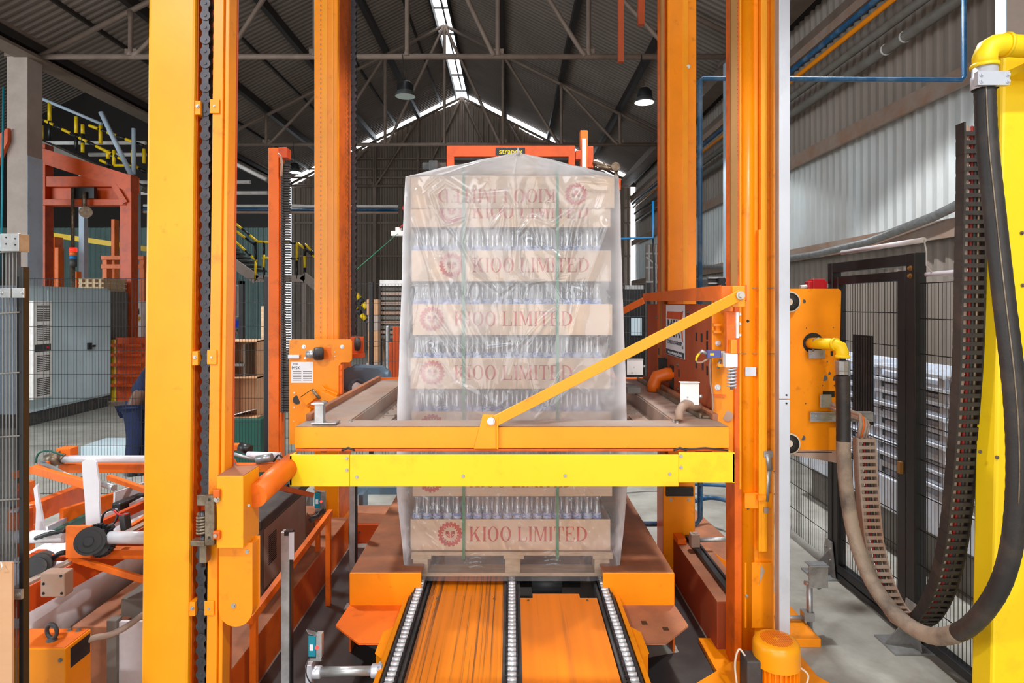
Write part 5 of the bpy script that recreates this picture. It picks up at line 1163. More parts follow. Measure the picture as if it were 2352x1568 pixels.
# ================================================================== HOSE AND ENERGY CHAIN on the right
def spline(pts, n=8):
    out = []; P = [pts[0]]+list(pts)+[pts[-1]]
    for i in range(1, len(P)-2):
        p0, p1, p2, p3 = [Vector(q) for q in P[i-1:i+3]]
        for k in range(n):
            u = k/n; out.append(.5*((2*p1)+(p2-p0)*u+(2*p0-5*p1+4*p2-p3)*u*u+(3*p1-p0-3*p2+p3)*u*u*u))
    out.append(Vector(pts[-1])); return out
hp = [W(1935, 862, 3.425), W(1937, 960, 3.42), W(1938, 1050, 3.40), W(1947, 1150, 3.36), W(1968, 1250, 3.28), W(2008, 1345, 3.15), W(2068, 1420, 3.0), W(2140, 1460, 2.82), W(2215, 1445, 2.62), W(2280, 1375, 2.48), W(2318, 1280, 2.40), W(2335, 1150, 2.36), W(2336, 1000, 2.35), W(2325, 850, 2.35), W(2305, 680, 2.37), W(2283, 480, 2.40), W(2267, 320, 2.43), W(2262, 205, 2.45)]
S = spline(hp, 10)
t = thing('ribbed_hose', 'thick black hose looping from the orange plate down and up to the yellow post', 'hose', tuple(W(2140, 1460, 2.82)))
b = MB(); b.tube(S, [.0365+.0012*(i % 2) for i in range(len(S))], 20, smooth=True); b.m = [1 if 20*16 < i < 20*78 else 0 for i in range(len(b.m))]; b.build('hose', ['rub', 'rubd'], t)
b = MB(); S2 = [p+Vector((-.02, -.033, 0)) for p in S[110:]]; b.tube(S2, .003, 6); b.build('seam', 'dirtm', t)
b = MB(); c = W(2262, 205, 2.45); b.lathe([(.046, -.0), (.048, .002), (.048, .05), (.044, .052), (.044, .1), (.03, .1)], (c.x, c.y, c.z), seg=24); b.box(c.x-.065, c.x+.06, c.y-.05, c.y-.03, c.z, c.z+.055)
for s in (-1, 1):
    for z in (.014, .04): b.bolt((c.x+s*.052, c.y-.05, c.z+z), (0, -1, 0), .009)
b.build('hose_clamp', 'alu', t)
t = thing('yellow_post', 'wide bright yellow post at the right edge of the view', 'post', (2.2, 2.7, 0))
def ylean(b_): b_.v = [Vector((v_.x + .018*(v_.z-1.9), v_.y, v_.z)) for v_ in b_.v]; return b_
b = MB(); b.box(2.075, 2.45, 2.6, 2.72, 0, 3.09); ylean(b).build('post_profile', 'yelp', t, .012)
b = MB()
for px, py in ((2349, 655), (2347, 535), (2290, 1050), (2251, 1037)): b.bolt(W(px, py, 2.598), (0, -1, 0), .008)
b.build('post_bolts', 'dirtm', t)
b = MB(); b.tube([(c.x, c.y, c.z+.09), (c.x, c.y, c.z+.13), (c.x+.012, c.y, c.z+.16), (c.x+.04, c.y, c.z+.175), (c.x+.075, c.y, c.z+.178), (c.x+.4, c.y+.05, c.z+.178)], .043, 20); b.build('yellow_elbow', 'yelp', t)
b = MB(); b.tube([(c.x+.078, c.y, c.z+.178), (c.x+.09, c.y, c.z+.178)], .049, 20); b.tube([(c.x, c.y, c.z+.085), (c.x, c.y, c.z+.1)], .05, 20); b.build('elbow_collar', 'yel', t)
b = MB(); b.box(2.09, 2.4, 2.44, 2.6, c.z+.09, c.z+.12); b.build('pipe_support', 'yelp', t)
M['redd'] = mat('dark_red_cable', (150,40,30), .6)
# energy chain: links as crossbars between two side bands
cp = [W(1972, 1010, 3.46), W(1978, 1080, 3.45), W(1984, 1160, 3.43), W(1995, 1240, 3.4), W(2015, 1320, 3.33), W(2045, 1380, 3.24), W(2085, 1420, 3.14), W(2130, 1425, 3.02), W(2160, 1395, 2.93), W(2185, 1330, 2.85), W(2205, 1230, 2.79), W(2218, 1100, 2.75), W(2226, 950, 2.72), W(2234, 800, 2.70), W(2240, 600, 2.69), W(2245, 420, 2.68), W(2247, 290, 2.68)]
cp = [Vector((2.0+.022*min(1, i/9), p.y, p.z)) for i, p in enumerate(cp)]
S = spline(cp, 12)
# resample evenly
L_ = [0]
for i in range(1, len(S)): L_.append(L_[-1]+(S[i]-S[i-1]).length)
def at(s_):
    for i in range(1, len(S)):
        if L_[i] >= s_: return S[i-1].lerp(S[i], (s_-L_[i-1])/(L_[i]-L_[i-1]+1e-9))
    return S[-1]
t = thing('energy_chain', 'black ladder-like energy chain with red and grey cables looping beside the hose', 'cable chain', tuple(W(2110, 1430, 3.08)))
N = 92; step = L_[-1]/N
side = MB(); bars = MB(); barsd = MB()
for k in range(N):
    p, q = at(k*step), at((k+1)*step); d = (q-p).normalized(); nrm = Vector((1, 0, 0)).cross(d)
    m = 1 if k < 26 else 0
    for s in (-1, 1):
        c0 = Vector((s*(.048+.0012*(k % 2)), 0, 0)); side.beam(p+c0-d*.012, q+c0+d*.012, .008, .052, m, up=nrm)
    for o_ in (-.023, .023): side.beam(p+nrm*o_+Vector((-.048, 0, 0)), p+nrm*o_+Vector((.048, 0, 0)), .019, .004, m, up=nrm)
side.build('chain_links', ['rub', 'gdust'], t)
for off, m, r in ((-.026, 'gdust', .011), (-.002, 'redd', .007), (.012, 'cabd', .008), (.03, 'dirtm', .008)):
    b = MB(); b.tube([p+Vector((off, 0, 0)) for p in S[::4]], r, 8); b.build('inner_cable', m, t)
# ================================================================== WHITE CRATES behind the right fence
XC = 3.0
proto = None; random.seed(5)
b = MB(); w, h, dp = .40, .098, .5      # one shallow crate with a front opening and rolled rim; faces the aisle
b.box(0, .012, 0, w, 0, .022); b.box(0, .012, 0, w, h-.03, h); b.box(0, .012, 0, .07, .02, h-.03); b.box(0, .012, w-.07, w, .02, h-.03)
b.box(-.014, 0, 0, w, h-.016, h); b.prism([(-.014, h-.016), (-.014, h-.024), (0, h-.03), (0, h-.016)], 'xz', 0, w)
b.box(.012, dp, 0, .01, 0, h); b.box(.012, dp, w-.01, w, 0, h); b.box(dp, dp+.01, 0, w, 0, h); b.box(.012, dp, .01, w-.01, 0, .008); b.box(.03, .1, .07, w-.07, .012, .05)
proto = b.build('plastic_crate', 'crate', None, .003); o0 = proto.location.copy(); cnt = 0
for c_ in range(7):
    for k in range(9):
        o = proto if (c_ == 0 and k == 0) else proto.copy()
        if o is not proto: COL.objects.link(o)
        j = random.uniform(-.012, .012)
        o.location = o0 + Vector((XC+j, 3.35+c_*.43, .62+k*.0985 - (.0985 if False else 0)))
        w1 = ['first', 'second', 'third', 'fourth', 'fifth', 'sixth', 'seventh'][c_]; w2 = ['lowest', 'second up', 'third up', 'fourth up', 'fifth up', 'sixth up', 'seventh up', 'eighth up', 'topmost'][k]
        tag(o, 'white plastic crate, %s in the %s stack back from the yellow post' % (w2, w1), 'crate', 'stacked white crates')
t = thing('long_tub', 'long white tub under the stacked white crates behind the right fence', 'tub', (XC+.3, 4.8, 0))
b = MB(); b.box(XC-.01, XC+.55, 3.32, 6.36, .36, .62); b.build('tub_body', 'crate', t, .01)
b = MB(); b.box(XC+.1, XC+.45, 3.4, 6.3, 0, .36); b.build('base', 'cabm', t)
# ================================================================== LOWER LEFT: sheet feeder with rollers
t = thing('front_machine_box', 'orange steel box with a lifting eye in the lower left corner', 'machine box', (-2.0, 2.68, 0))
b = MB(); b.box(-2.25, X(150, 2.6), 2.6, 2.76, 0, .53); b.build('housing', 'or', t, .004)
b = MB(); b.box(-2.25, X(150, 2.6)-.006, 2.605, 2.755, .53, .533); b.build('dusty_lid', 'orr', t)
b = MB(); b.box(X(150, 2.6), X(150, 2.6)+.002, 2.63, 2.75, .43, .515); b.build('side_opening', 'blk', t)
b = MB(); c = Vector((X(119, 2.66), 2.66, .533)); b.tube([c+Vector((.026*sin(a), -.006*sin(a), .04+.03*cos(a))) for a in [2*pi*k/24 for k in range(24)]], .0085, 10, closed=True); b.lathe([(.022, 0), (.018, .008), (.01, .014)], c, seg=14); b.build('lifting_eye', 'cabd', t)
b = MB()
for px, y in ((160, 2.74), (180, 2.74)): b.bolt((X(px, y), y, .533), (0, 0, 1), .011)
b.bolt(W(139, 1515, 2.6), (0, -1, 0), .009); b.build('box_bolts', 'cabm', t)
b = MB(); b.tube(spline([W(165, 1500, 2.72), W(190, 1478, 2.74), W(215, 1465, 2.76), W(250, 1458, 2.8), W(285, 1442, 2.84), W(330, 1410, 2.9)], 6), .014, 12)
b.build('corrugated_conduit', 'gdust', t)
b = MB()
for k in range(5): b.tube([W(160+k*3, 1512-k*5, 2.70), W(180+k*2, 1488-k*3, 2.72)], .004, 5)
b.build('cable_ends', 'cabd', t)
t = thing('guard_sheet', 'white panel with a dark metal edge in front of the left mast foot', 'panel', (X(290, 3), 3.0, 0))
b = MB(); b.box(X(272, 3.0), X(345, 3.0), 3.0, 3.02, 0, Z(1428, 3.0)); b.build('sheet', 'wpl', t)
b = MB(); b.box(X(250, 3.0), X(273, 3.0), 2.98, 3.03, 0, Z(1420, 3.0)); b.build('edge_post', 'cabm', t, .004)
floorbox('grey_junction_box', 'dark grey box with greenish lid, just left of the front left mast', 'box', 277, 345, 1374, 3.2, 3.5, 'cabm')
b = MB(); b.box(-2.24, -2.0, 3.1, 4.25, 0, .36); t2 = b.build('feeder_base_beam', 'dust', None, .005); tag(t2, 'dust covered beam running back under the sheet feeder', 'beam')
# film roll lying along the depth
t = thing('film_roll', 'big roll of white film lying under the orange rails at lower left', 'roll', (-2.52, 3.9, .0))
b = MB(); b.cyl((-2.54, 2.8, .43), (-2.54, 5.1, .43), .24, 40); b.build('wound_film', 'wpl', t)
b = MB(); b.cyl((-2.54, 2.77, .43), (-2.54, 2.8, .43), .06, 20); b.build('core', 'card', t)
b = MB(); b.box(-2.6, -2.44, 3.15, 4.9, 0, .2); b.build('cradle', 'ord', t)
# feeder frame
t = thing('sheet_feeder', 'orange feeder frame with white rollers, sprocket and sloping rails at lower left', 'machine', (-2.4, 3.4, 0))
Y5 = 3.2
def pb(nm, m, pts, bev=0): B = MB(); [f_(B) for f_ in pts]; return B.build(nm, m, t, bev)
B = MB(); B.beam(W(30, 1392, 2.75), W(350, 1222, 3.4), .03, .12); B.build('lower_rail', 'red', t, .004)
B = MB(); B.beam(W(35, 1352, 2.77), W(345, 1196, 3.4), .04, .012); B.build('rail_edge', 'gdust', t)
B = MB(); B.pbox(92, 148, 1316, 1372, 2.74, 2.80); j = B.build('junction_box', 'gdust', t, .006)
B = MB()
for px, py in ((100, 1340), (100, 1362), (140, 1322), (142, 1362)): B.bolt(W(px, py, 2.74), (0, -1, 0), .006)
B.build('box_screws', 'blk', j)
B = MB(); B.pbox(150, 208, 1208, 1282, 2.95, 2.97); B.build('sprocket_bracket', 'orr', t, .003)
B = MB(); B.cyl(W(207, 1242, 2.93), W(207, 1242, 2.96), .066, 28); B.cyl(W(205, 1243, 2.92), W(205, 1243, 2.93), .05, 24); B.cyl(W(203, 1243, 2.9), W(203, 1243, 2.92), .02, 16)
for k in range(26): a = 2*pi*k/26; B.box(W(225, 1242, 3.0).x+.075*cos(a)-.007, W(225, 1242, 3.0).x+.075*cos(a)+.007, 3.0, 3.02, W(225, 1242, 3.0).z+.075*sin(a)-.007, W(225, 1242, 3.0).z+.075*sin(a)+.007)
B.cyl(W(225, 1242, 3.0), W(225, 1242, 3.02), .07, 26)
B.build('sprocket', 'blk', t)
B = MB(); B.cyl(W(86, 1300, 2.9), W(100, 1290, 3.1), .055, 24); B.cyl(W(84, 1302, 2.88), W(86, 1300, 2.9), .04, 20); B.build('drive_drum', 'cabd', t)
for a, c, q, y, nm in ((145, 350, 1054, 4.0, 0), (38, 150, 1232, 3.0, 0), (252, 350, 1234, 3.0, 0)):
    r = .024 if q < 1100 else .03
    B = MB(); B.cyl(W(a, q, y), W(c, q, y), r, 20); B.build('roller_tube', 'wpl', t)
B = MB(); B.cyl(W(110, 1058, 4.0), W(142, 1050, 4.0), .045, 18); B.cyl(W(142, 1050, 4.0), W(148, 1052, 4.0), .03, 16); B.build('roller_motor', 'dirtm', t)
B = MB(); B.box(X(135, 4.05), X(345, 4.05), 4.05, 4.1, Z(1086, 4.05), Z(1066, 4.05)); B.build('cross_beam', 'orr', t, .004)
B = MB(); B.box(X(150, 3.05), X(350, 3.05), 3.05, 3.1, Z(1284, 3.05), Z(1262, 3.05)); B.build('cross_beam', 'orr', t, .004)
B = MB(); B.box(X(35, 3.0), X(152, 3.0), 3.02, 3.06, Z(1293, 3.0), Z(1282, 3.0)); B.build('cross_beam', 'red', t, .004)
B = MB(); B.box(X(128, 4.0), X(160, 4.0), 4.0, 4.08, Z(1050, 4.0), Z(1030, 4.0)); B.build('bearing_block', 'orr', t, .004)
for p, q, w, h, m in ((W(30, 1092, 3.9), W(115, 1066, 3.95), .03, .045, 'orr'), (W(80, 1078, 3.85), W(200, 1112, 3.5), .03, .05, 'orr'), (W(30, 1195, 3.3), W(215, 1120, 4.1), .06, .11, 'ord'), (W(30, 1175, 3.28), W(200, 1108, 4.1), .04, .012, 'alu'), (W(140, 1200, 3.6), W(350, 1130, 4.2), .03, .16, 'ord'), (W(60, 1165, 3.0), W(60, 1240, 3.0), .05, .03, 'red'), (W(250, 1095, 3.9), W(350, 1130, 3.6), .03, .03, 'orr'), (W(230, 1205, 3.3), W(350, 1150, 3.7), .03, .045, 'red'), (W(270, 1230, 3.3), W(350, 1180, 3.6), .03, .03, 'orr'), (W(160, 1280, 3.0), W(345, 1335, 2.9), .02, .03, 'orr'), (W(90, 1265, 3.1), W(90, 1400, 3.1), .05, .05, 'red'), (W(48, 1120, 3.5), W(90, 1200, 3.6), .03, .05, 'red')):
    B = MB(); B.beam(p, q, w, h); B.build('rail', m, t, .003)
B = MB(); B.beam(W(105, 1220, 3.4), W(200, 1172, 3.9), .02, .05); B.build('white_slide', 'alu', t); B = MB(); B.beam(W(120, 1228, 3.38), W(230, 1170, 3.88), .03, .04); B.build('glass_strip', 'green', t)
B = MB()
for p, q in ((W(262, 1150, 3.6), W(345, 1120, 3.9)), (W(205, 1215, 3.4), W(330, 1160, 3.7))): B.beam(p, q, .012, .1)
B.build('white_guide', 'wpl', t)
B = MB(); B.beam(W(265, 1165, 3.55), W(330, 1140, 3.75), .06, .05); B.build('black_cover', 'blk', t, .01)
B = MB(); B.prism([(X(a, 3.1), Z(c, 3.1)) for a, c in ((189, 1062), (196, 1057), (214, 1057), (219, 1062), (222, 1085), (226, 1110), (226, 1150), (229, 1205), (198, 1208), (196, 1150), (192, 1110))][::-1], 'xz', 3.1, 3.112); B.build('curved_paddle', 'wpl', t, .003)
B = MB(); B.prism([(X(a, 3.1), Z(c, 3.1)) for a, c in ((78, 1122), (84, 1114), (86, 1140), (94, 1180), (101, 1226), (82, 1228), (84, 1170))][::-1], 'xz', 3.1, 3.112); B.build('curved_paddle', 'wpl', t, .003)
B = MB(); B.tube(spline([W(42, 1240, 3.0), W(80, 1236, 2.98), W(110, 1226, 2.96), W(150, 1218, 2.95)], 6), [.009+.003*(i % 2) for i in range(19)], 8); B.tube(spline([W(118, 1285, 2.98), W(135, 1272, 2.98), W(150, 1268, 2.98)], 5), .012, 8); B.build('drive_chain', 'blk', t)
B = MB(); B.tube([W(95, 1062, 3.9), W(140, 1085, 3.8), W(170, 1098, 3.7)], .014, 10); B.tube([W(170, 1098, 3.7), W(188, 1104, 3.68)], .018, 10); B.tube([W(228, 1108, 3.7), W(262, 1120, 3.6)], .018, 10); B.build('air_cylinder', 'steel', t)
B = MB(); B.tube(spline([W(82, 1062, 3.9), W(88, 1042, 3.9), W(110, 1035, 3.9), W(145, 1045, 3.9)], 6), .006, 6); B.tube(spline([W(142, 1108, 3.68), W(160, 1100, 3.66), W(190, 1095, 3.66)], 5), .004, 6); B.build('air_hose', 'green', t)
B = MB(); B.tube(spline([W(232, 1208, 3.1), W(238, 1180, 3.1), W(258, 1170, 3.1), W(270, 1180, 3.1), W(262, 1200, 3.08), W(244, 1208, 3.06)], 6), .006, 6); B.build('black_cable', 'blk', t)
B = MB(); B.tube(spline([W(262, 1172, 3.09), W(275, 1182, 3.08), W(295, 1180, 3.1)], 5), .005, 6); B.build('red_cable', 'redp', t)
B = MB(); B.beam(W(285, 1180, 3.1), W(290, 1215, 3.1), .03, .05); B.beam(W(220, 1232, 2.98), W(262, 1205, 3.05), .02, .03); B.build('valve', 'cabd', t, .005)
B = MB(); B.box(X(40, 3.2), X(60, 3.2), 3.2, 3.3, 0, Z(1300, 3.2)); B.build('leg', 'ord', t)
B = MB(); B.box(X(330, 4.1), X(350, 4.1), 4.1, 4.18, 0, Z(1085, 4.1)); B.build('leg', 'ord', t); B = MB(); B.box(X(40, 4.2), X(60, 4.2), 4.2, 4.28, 0, Z(1110, 4.2)); B.build('leg', 'ord', t)
random.seed(11)
floorbox('low_grey_case', 'low pale grey case on the floor behind the rollers, near the worker', 'box', 185, 290, 1024, 7.9, 8.4, 'cab')
# continuation right of the front left mast
t = thing('gripper_arm', 'orange arm with air cylinders and white cables, right of the front left mast', 'machine arm', (-1.9, 4.4, 0))
B = MB(); B.box(X(430, 4.3), X(640, 4.3), 4.3, 4.35, Z(1084, 4.3), Z(1066, 4.3)); B.build('arm_beam', 'orr', t, .003)
B = MB(); B.box(X(445, 4.3), X(465, 4.3), 4.35, 4.45, 0, Z(1066, 4.3)); B.box(X(505, 4.3), X(513, 4.3), 4.35, 4.42, .0, Z(1080, 4.3)); B.build('arm_leg', 'ord', t)
B = MB(); B.cyl(W(568, 1045, 4.4), W(645, 1047, 4.4), .027, 14); B.build('roller_tube', 'wpl', t)
B = MB(); B.tube([W(520, 1038, 4.3), W(590, 1056, 4.3)], .012, 10); B.cyl(W(508, 1045, 4.28), W(540, 1078, 4.28), .03, 12); B.cyl(W(590, 1056, 4.3), W(625, 1050, 4.3), .03, 12); B.build('air_cylinder', 'steel', t)
B = MB(); B.pbox(523, 552, 1021, 1034, 4.5, 4.56); B.beam(W(515, 1072, 4.3), W(540, 1058, 4.3), .03, .03); B.build('orange_block', 'orr', t, .003)
B = MB(); B.cyl(W(552, 1026, 4.52), W(575, 1033, 4.5), .035, 14); B.build('black_motor', 'blk', t)
B = MB(); B.tube(spline([W(628, 1060, 4.3), W(640, 1045, 4.3), W(652, 1058, 4.3), W(645, 1066, 4.3)], 6), .007, 6); B.tube(spline([W(640, 1090, 4.3), W(648, 1108, 4.2), W(662, 1116, 4.15)], 6), .014, 8); B.build('black_hose', 'blk', t)
B = MB(); B.beam(W(612, 1113, 3.6), W(718, 1137, 4.2), .02, .03); B.build('thin_bar', 'orr', t)
# cabinet left under the frame
t = thing('drive_cabinet', 'dusty dark cabinet with louvres beside the carriage tongue, left under the frame', 'cabinet', (-1.7, 3.9, .253))
B = MB(); B.box(-1.9, -1.5, 3.62, 4.45, .256, .66); B.build('body', 'cabm', t, .01)
B = MB(); B.box(-1.92, -1.48, 3.6, 4.47, .66, .72); B.build('lid', 'cabd', t, .01)
B = MB(); B.box(-1.5, -1.494, 3.68, 4.4, .28, .64); d = B.build('side_door', 'gdust', t, .002)
B = MB()
for k in range(14): B.box(-1.494, -1.49, 3.74, 3.86, .40+k*.013, .405+k*.013)
B.build('louvres', 'cabd', d)
B = MB(); B.box(-1.88, -1.7, 3.7, 4.4, 0, .256); B.build('stand', 'cabd', t)
b = MB(); b.beam((-1.27, 2.95, .47), (-1.22, 4.1, .60), .03, .04); b.beam((-1.22, 4.05, 0), (-1.22, 4.05, .6), .03, .03); b.beam((-1.27, 3.0, 0), (-1.27, 3.0, .47), .03, .03); tag(b.build('guard_rail', 'orr'), 'thin orange rail above the left base beam, reaching to the blue sensor', 'rail')
# grey posts
def post(px0, px1, py, Y, lab, plate=False):
    t = thing('steel_post', lab, 'post', (X((px0+px1)/2, Y), Y, 0), 'small steel posts')
    B = MB(); B.box(X(px0, Y), X(px1, Y), Y, Y+.04, .01, Z(py, Y)); B.build('profile', 'steel', t, .002)
    B = MB(); B.box(X(px1, Y), X(px1+3, Y), Y+.01, Y+.04, .01, Z(py+30, Y)); B.build('black_slot', 'blk', t)
    B = MB(); B.box(X(px0, Y)-.03, X(px1, Y)+.03, Y-.02, Y+.06, 0, .01); B.build('foot', 'steel', t)
    if plate:
        B = MB(); B.box(X(px1, Y), X(px1+12, Y), Y-.005, Y, Z(py+62, Y), Z(py, Y)); B.build('reflector', 'alu', t); B = MB(); B.box(X(px0+8, Y), X(px1+6, Y), Y-.002, Y+.035, Z(py+8, Y), Z(py-2, Y)); B.build('head', 'blk', t)
post(645, 664, 1222, 2.9, 'grey steel post with a white reflector beside the left base beam', True)
post(802, 815, 1080, 4.0, 'grey steel post under the left end of the yellow guard')
def sensor(px, py, Y, lab, s_=1.0):
    t = thing('light_sensor', lab, 'sensor', tuple(W(px, py+30*s_, Y)), 'teal light sensors')
    k = s_
    B = MB(); B.pbox(px-14*k, px+3*k, py-22*k, py+26*k, Y, Y+.03); h = B.build('housing', 'teals', t, .002)
    B = MB(); B.pbox(px-11*k, px-3*k, py-2*k, py+12*k, Y-.001, Y); B.build('white_label', 'paper', h)
    B = MB(); B.cyl(W(px+6*k, py+5*k, Y), W(px+6*k, py+5*k, Y+.01), .008, 10); B.build('red_light', 'rlens', t)
    B = MB(); B.box(X(px+3*k, Y), X(px+16*k, Y), Y+.005, Y+.035, Z(py+34*k, Y), Z(py-24*k, Y)); B.beam(W(px-16*k, py-32*k, Y), W(px+12*k, py-24*k, Y+.03), .04, .004); B.pbox(px-12*k, px+16*k, py+30*k, py+36*k, Y, Y+.035); B.build('bracket', 'steel', t)
    return t
s1 = sensor(722, 1482, 2.75, 'teal sensor with a red light on the tube arm at the conveyor foot')
t = thing('tube_arm', 'grey aluminium tube arm reaching from the conveyor to the lower sensor', 'arm', tuple(W(800, 1542, 2.78)))
B = MB(); B.cyl(W(738, 1542, 2.8), W(858, 1540, 2.8), .021, 18); B.build('tube', 'steel', t)
B = MB(); B.lathe([(.02, 0), (.03, .004), (.03, .05), (.02, .054)], W(852, 1540, 2.8), axis=(1, 0, 0), seg=14); B.lathe([(.02, 0), (.028, .004), (.028, .05), (.02, .054)], W(712, 1543, 2.8), axis=(1, 0, 0), seg=14); B.box(X(706, 2.8), X(720, 2.8), 2.77, 2.83, Z(1560, 2.8), Z(1518, 2.8)); B.box(X(868, 2.8), -.605, 2.77, 2.83, Z(1555, 2.8), Z(1526, 2.8)); B.build('clamp', 'alu', t, .003)
B = MB(); B.tube(spline([W(716, 1508, 2.76), W(706, 1520, 2.74), W(703, 1545, 2.74), W(712, 1566, 2.76), W(724, 1570, 2.78)], 6), .003, 6); B.build('cable', 'cabd', t)
B = MB(); B.beam((X(712, 2.8), 2.8, 0), (X(712, 2.8), 2.8, Z(1556, 2.8)), .03, .03); B.build('stand', 'alu', t)
sensor(733, 1148, 4.3, 'teal sensor with a red light behind the thin orange rail at left', .75)
t = thing('sensor_stand', 'grey stand carrying the upper teal sensor above the left base beam', 'stand', tuple(W(735, 1200, 4.3)))
B = MB(); B.beam(W(712, 1195, 4.3), W(745, 1172, 4.3), .03, .03); B.beam(W(735, 1172, 4.32), W(735, 1176, 4.32), .05, .04); B.build('slotted_arm', 'cabd', t)
B = MB(); B.tube(spline([W(705, 1178, 4.3), W(712, 1185, 4.28), W(728, 1182, 4.27), W(735, 1172, 4.28)], 5), .004, 6); B.build('wire', 'cabm', t)
B = MB(); B.beam((X(728, 4.3), 4.32, 0), (X(728, 4.3), 4.32, Z(1185, 4.3)), .03, .03); B.build('post', 'ord', t)
# low machinery behind under the frame
floorbox('low_floor_plate', 'low dusty orange plate between rear left mast and left side cover', 'plate', 668, 720, 1180, 4.75, 4.95, 'dust')
t = thing('cross_member', 'low dark red cross member on the floor behind the left side cover', 'beam', (-1.1, 5.2, 0))
B = MB(); B.box(X(810, 5.1), X(925, 5.1), 5.1, 5.14, 0, Z(1205, 5.1)); B.build('front_plate', 'red', t, .003)
B = MB(); B.box(X(780, 5.1), X(925, 5.1), 5.14, 5.6, Z(1205, 5.1)-.01, Z(1205, 5.1)); B.build('dusty_top', 'dust', t)
B = MB(); B.cyl(W(826, 1222, 5.1), W(826, 1222, 5.097), .01, 12); B.build('hole', 'blk', t)
t = thing('floor_motor', 'green grey motor on the floor behind the dark cabinet', 'motor', tuple(W(682, 1160, 5.4)))
B = MB(); B.cyl(W(655, 1160, 5.4), W(712, 1160, 5.4), .1, 24); B.build('motor_body', 'gbox', t); B = MB(); B.box(X(665, 5.4), X(705, 5.4), 5.32, 5.48, 0, Z(1175, 5.4)); B.build('foot', 'gbox', t)
floorbox('blue_floor_box', 'small dark blue box on the floor right of the grey post', 'box', 822, 834, 1135, 5.6, 5.8, 'gbox')
b = MB(); b.box(X(818, 6.4), X(935, 6.4), 6.4, 6.5, .0, Z(1128, 6.4)+.04); tag(b.build('rear_guard_panel', 'gbox'), 'blue grey low panel behind the wrapped pallet, under the frame', 'panel')
# ================================================================== RIGHT FLOOR
t = thing('electric_motor', 'upright orange electric motor with a perforated fan cover, lower right', 'motor', (X(1783, 2.95), 2.95, 0))
c = Vector((X(1783, 2.95), 2.95, 0)); zt = Z(1466, 2.95)
B = MB(); B.lathe([(.108, zt-.115), (.108, zt-.04), (.106, zt-.02), (.098, zt-.006), (.085, zt), (.001, zt)], c, seg=40); cv = B.build('fan_cover', 'orl', t)
B = MB()
for i in range(-7, 8):
    for j in range(-7, 8):
        x, y = i*.0098, j*.0098
        if .012 < sqrt(x*x+y*y) < .074: B.box(c.x+x-.0033, c.x+x+.0033, c.y+y-.0033, c.y+y+.0033, zt+.0002, zt+.0012)
B.build('fan_grille', 'ord', cv)
B = MB(); B.lathe([(.085, 0.05), (.085, zt-.115)], c, seg=32)
for k in range(28):
    a = 2*pi*k/28; d = Vector((cos(a), sin(a), 0)); B.beam(c+d*.092+Vector((0, 0, .06)), c+d*.092+Vector((0, 0, zt-.115)), .005, .024, up=d)
B.build('ribbed_housing', 'or', t)
B = MB(); B.box(c.x-.16, c.x-.085, c.y-.05, c.y+.05, .12, .3); B.build('terminal_box', 'cabd', t, .006)
B = MB(); B.tube(spline([(c.x-.14, c.y, .28), (c.x-.18, c.y, .33), (c.x-.2, c.y, .25), (c.x-.19, c.y-.02, .12)], 6), .005, 6); B.tube(spline([(c.x+.1, c.y-.03, .26), (c.x+.14, c.y-.03, .22), (c.x+.12, c.y-.03, .15)], 6), .005, 6); B.build('wires', 'cream', t)
B = MB(); B.cyl((c.x, c.y, 0), (c.x, c.y, .05), .11, 24); B.build('flange', 'or', t)
t = thing('motor_base', 'flat orange base plates spreading round the foot of the right motor', 'base plate', (1.3, 2.8, 0))
B = MB(); B.prism([(X(1602, 3.02), 3.02), (X(1683, 3.2), 3.2), (X(1735, 3.22), 3.22), (X(1835, 3.16), 3.16), (X(1906, 3.02), 3.02), (X(1960, 2.7), 2.7), (X(1560, 2.7), 2.7)][::-1], 'xy', 0, .12); B.build('plate', 'or', t, .006)
# reflector bracket with stand
t = thing('reflector_stand', 'grey tube stand with a square steel bracket beside the fence foot', 'stand', (X(1859, 3.75), 3.75, 0))
B = MB(); B.tube([W(1859, 1335, 3.75), W(1860, 1470, 3.75)], .018, 12); B.build('tube', 'steel', t)
B = MB(); B.pbox(1858, 1902, 1298, 1350, 3.72, 3.726); B.box(X(1858, 3.72), X(1902, 3.72), 3.70, 3.78, Z(1298, 3.72)-.003, Z(1298, 3.72)); B.bolt(W(1868, 1308, 3.72), (0, -1, 0), .007); B.bolt(W(1868, 1345, 3.72), (0, -1, 0), .007); B.tube([W(1848, 1338, 3.75), W(1875, 1340, 3.75), W(1882, 1350, 3.75)], .014, 10); B.build('square_bracket', 'steel', t)
B = MB(); B.cyl(W(1780, 1418, 3.75), W(1852, 1418, 3.75), .013, 12); B.pbox(1848, 1872, 1408, 1428, 3.72, 3.78); B.build('side_tube', 'steel', t)
b = MB(); b.cyl(W(1860, 1470, 3.75), (X(1860, 3.75), 3.75, 0), .016, 8); b.build('lower_tube', 'steel', t)
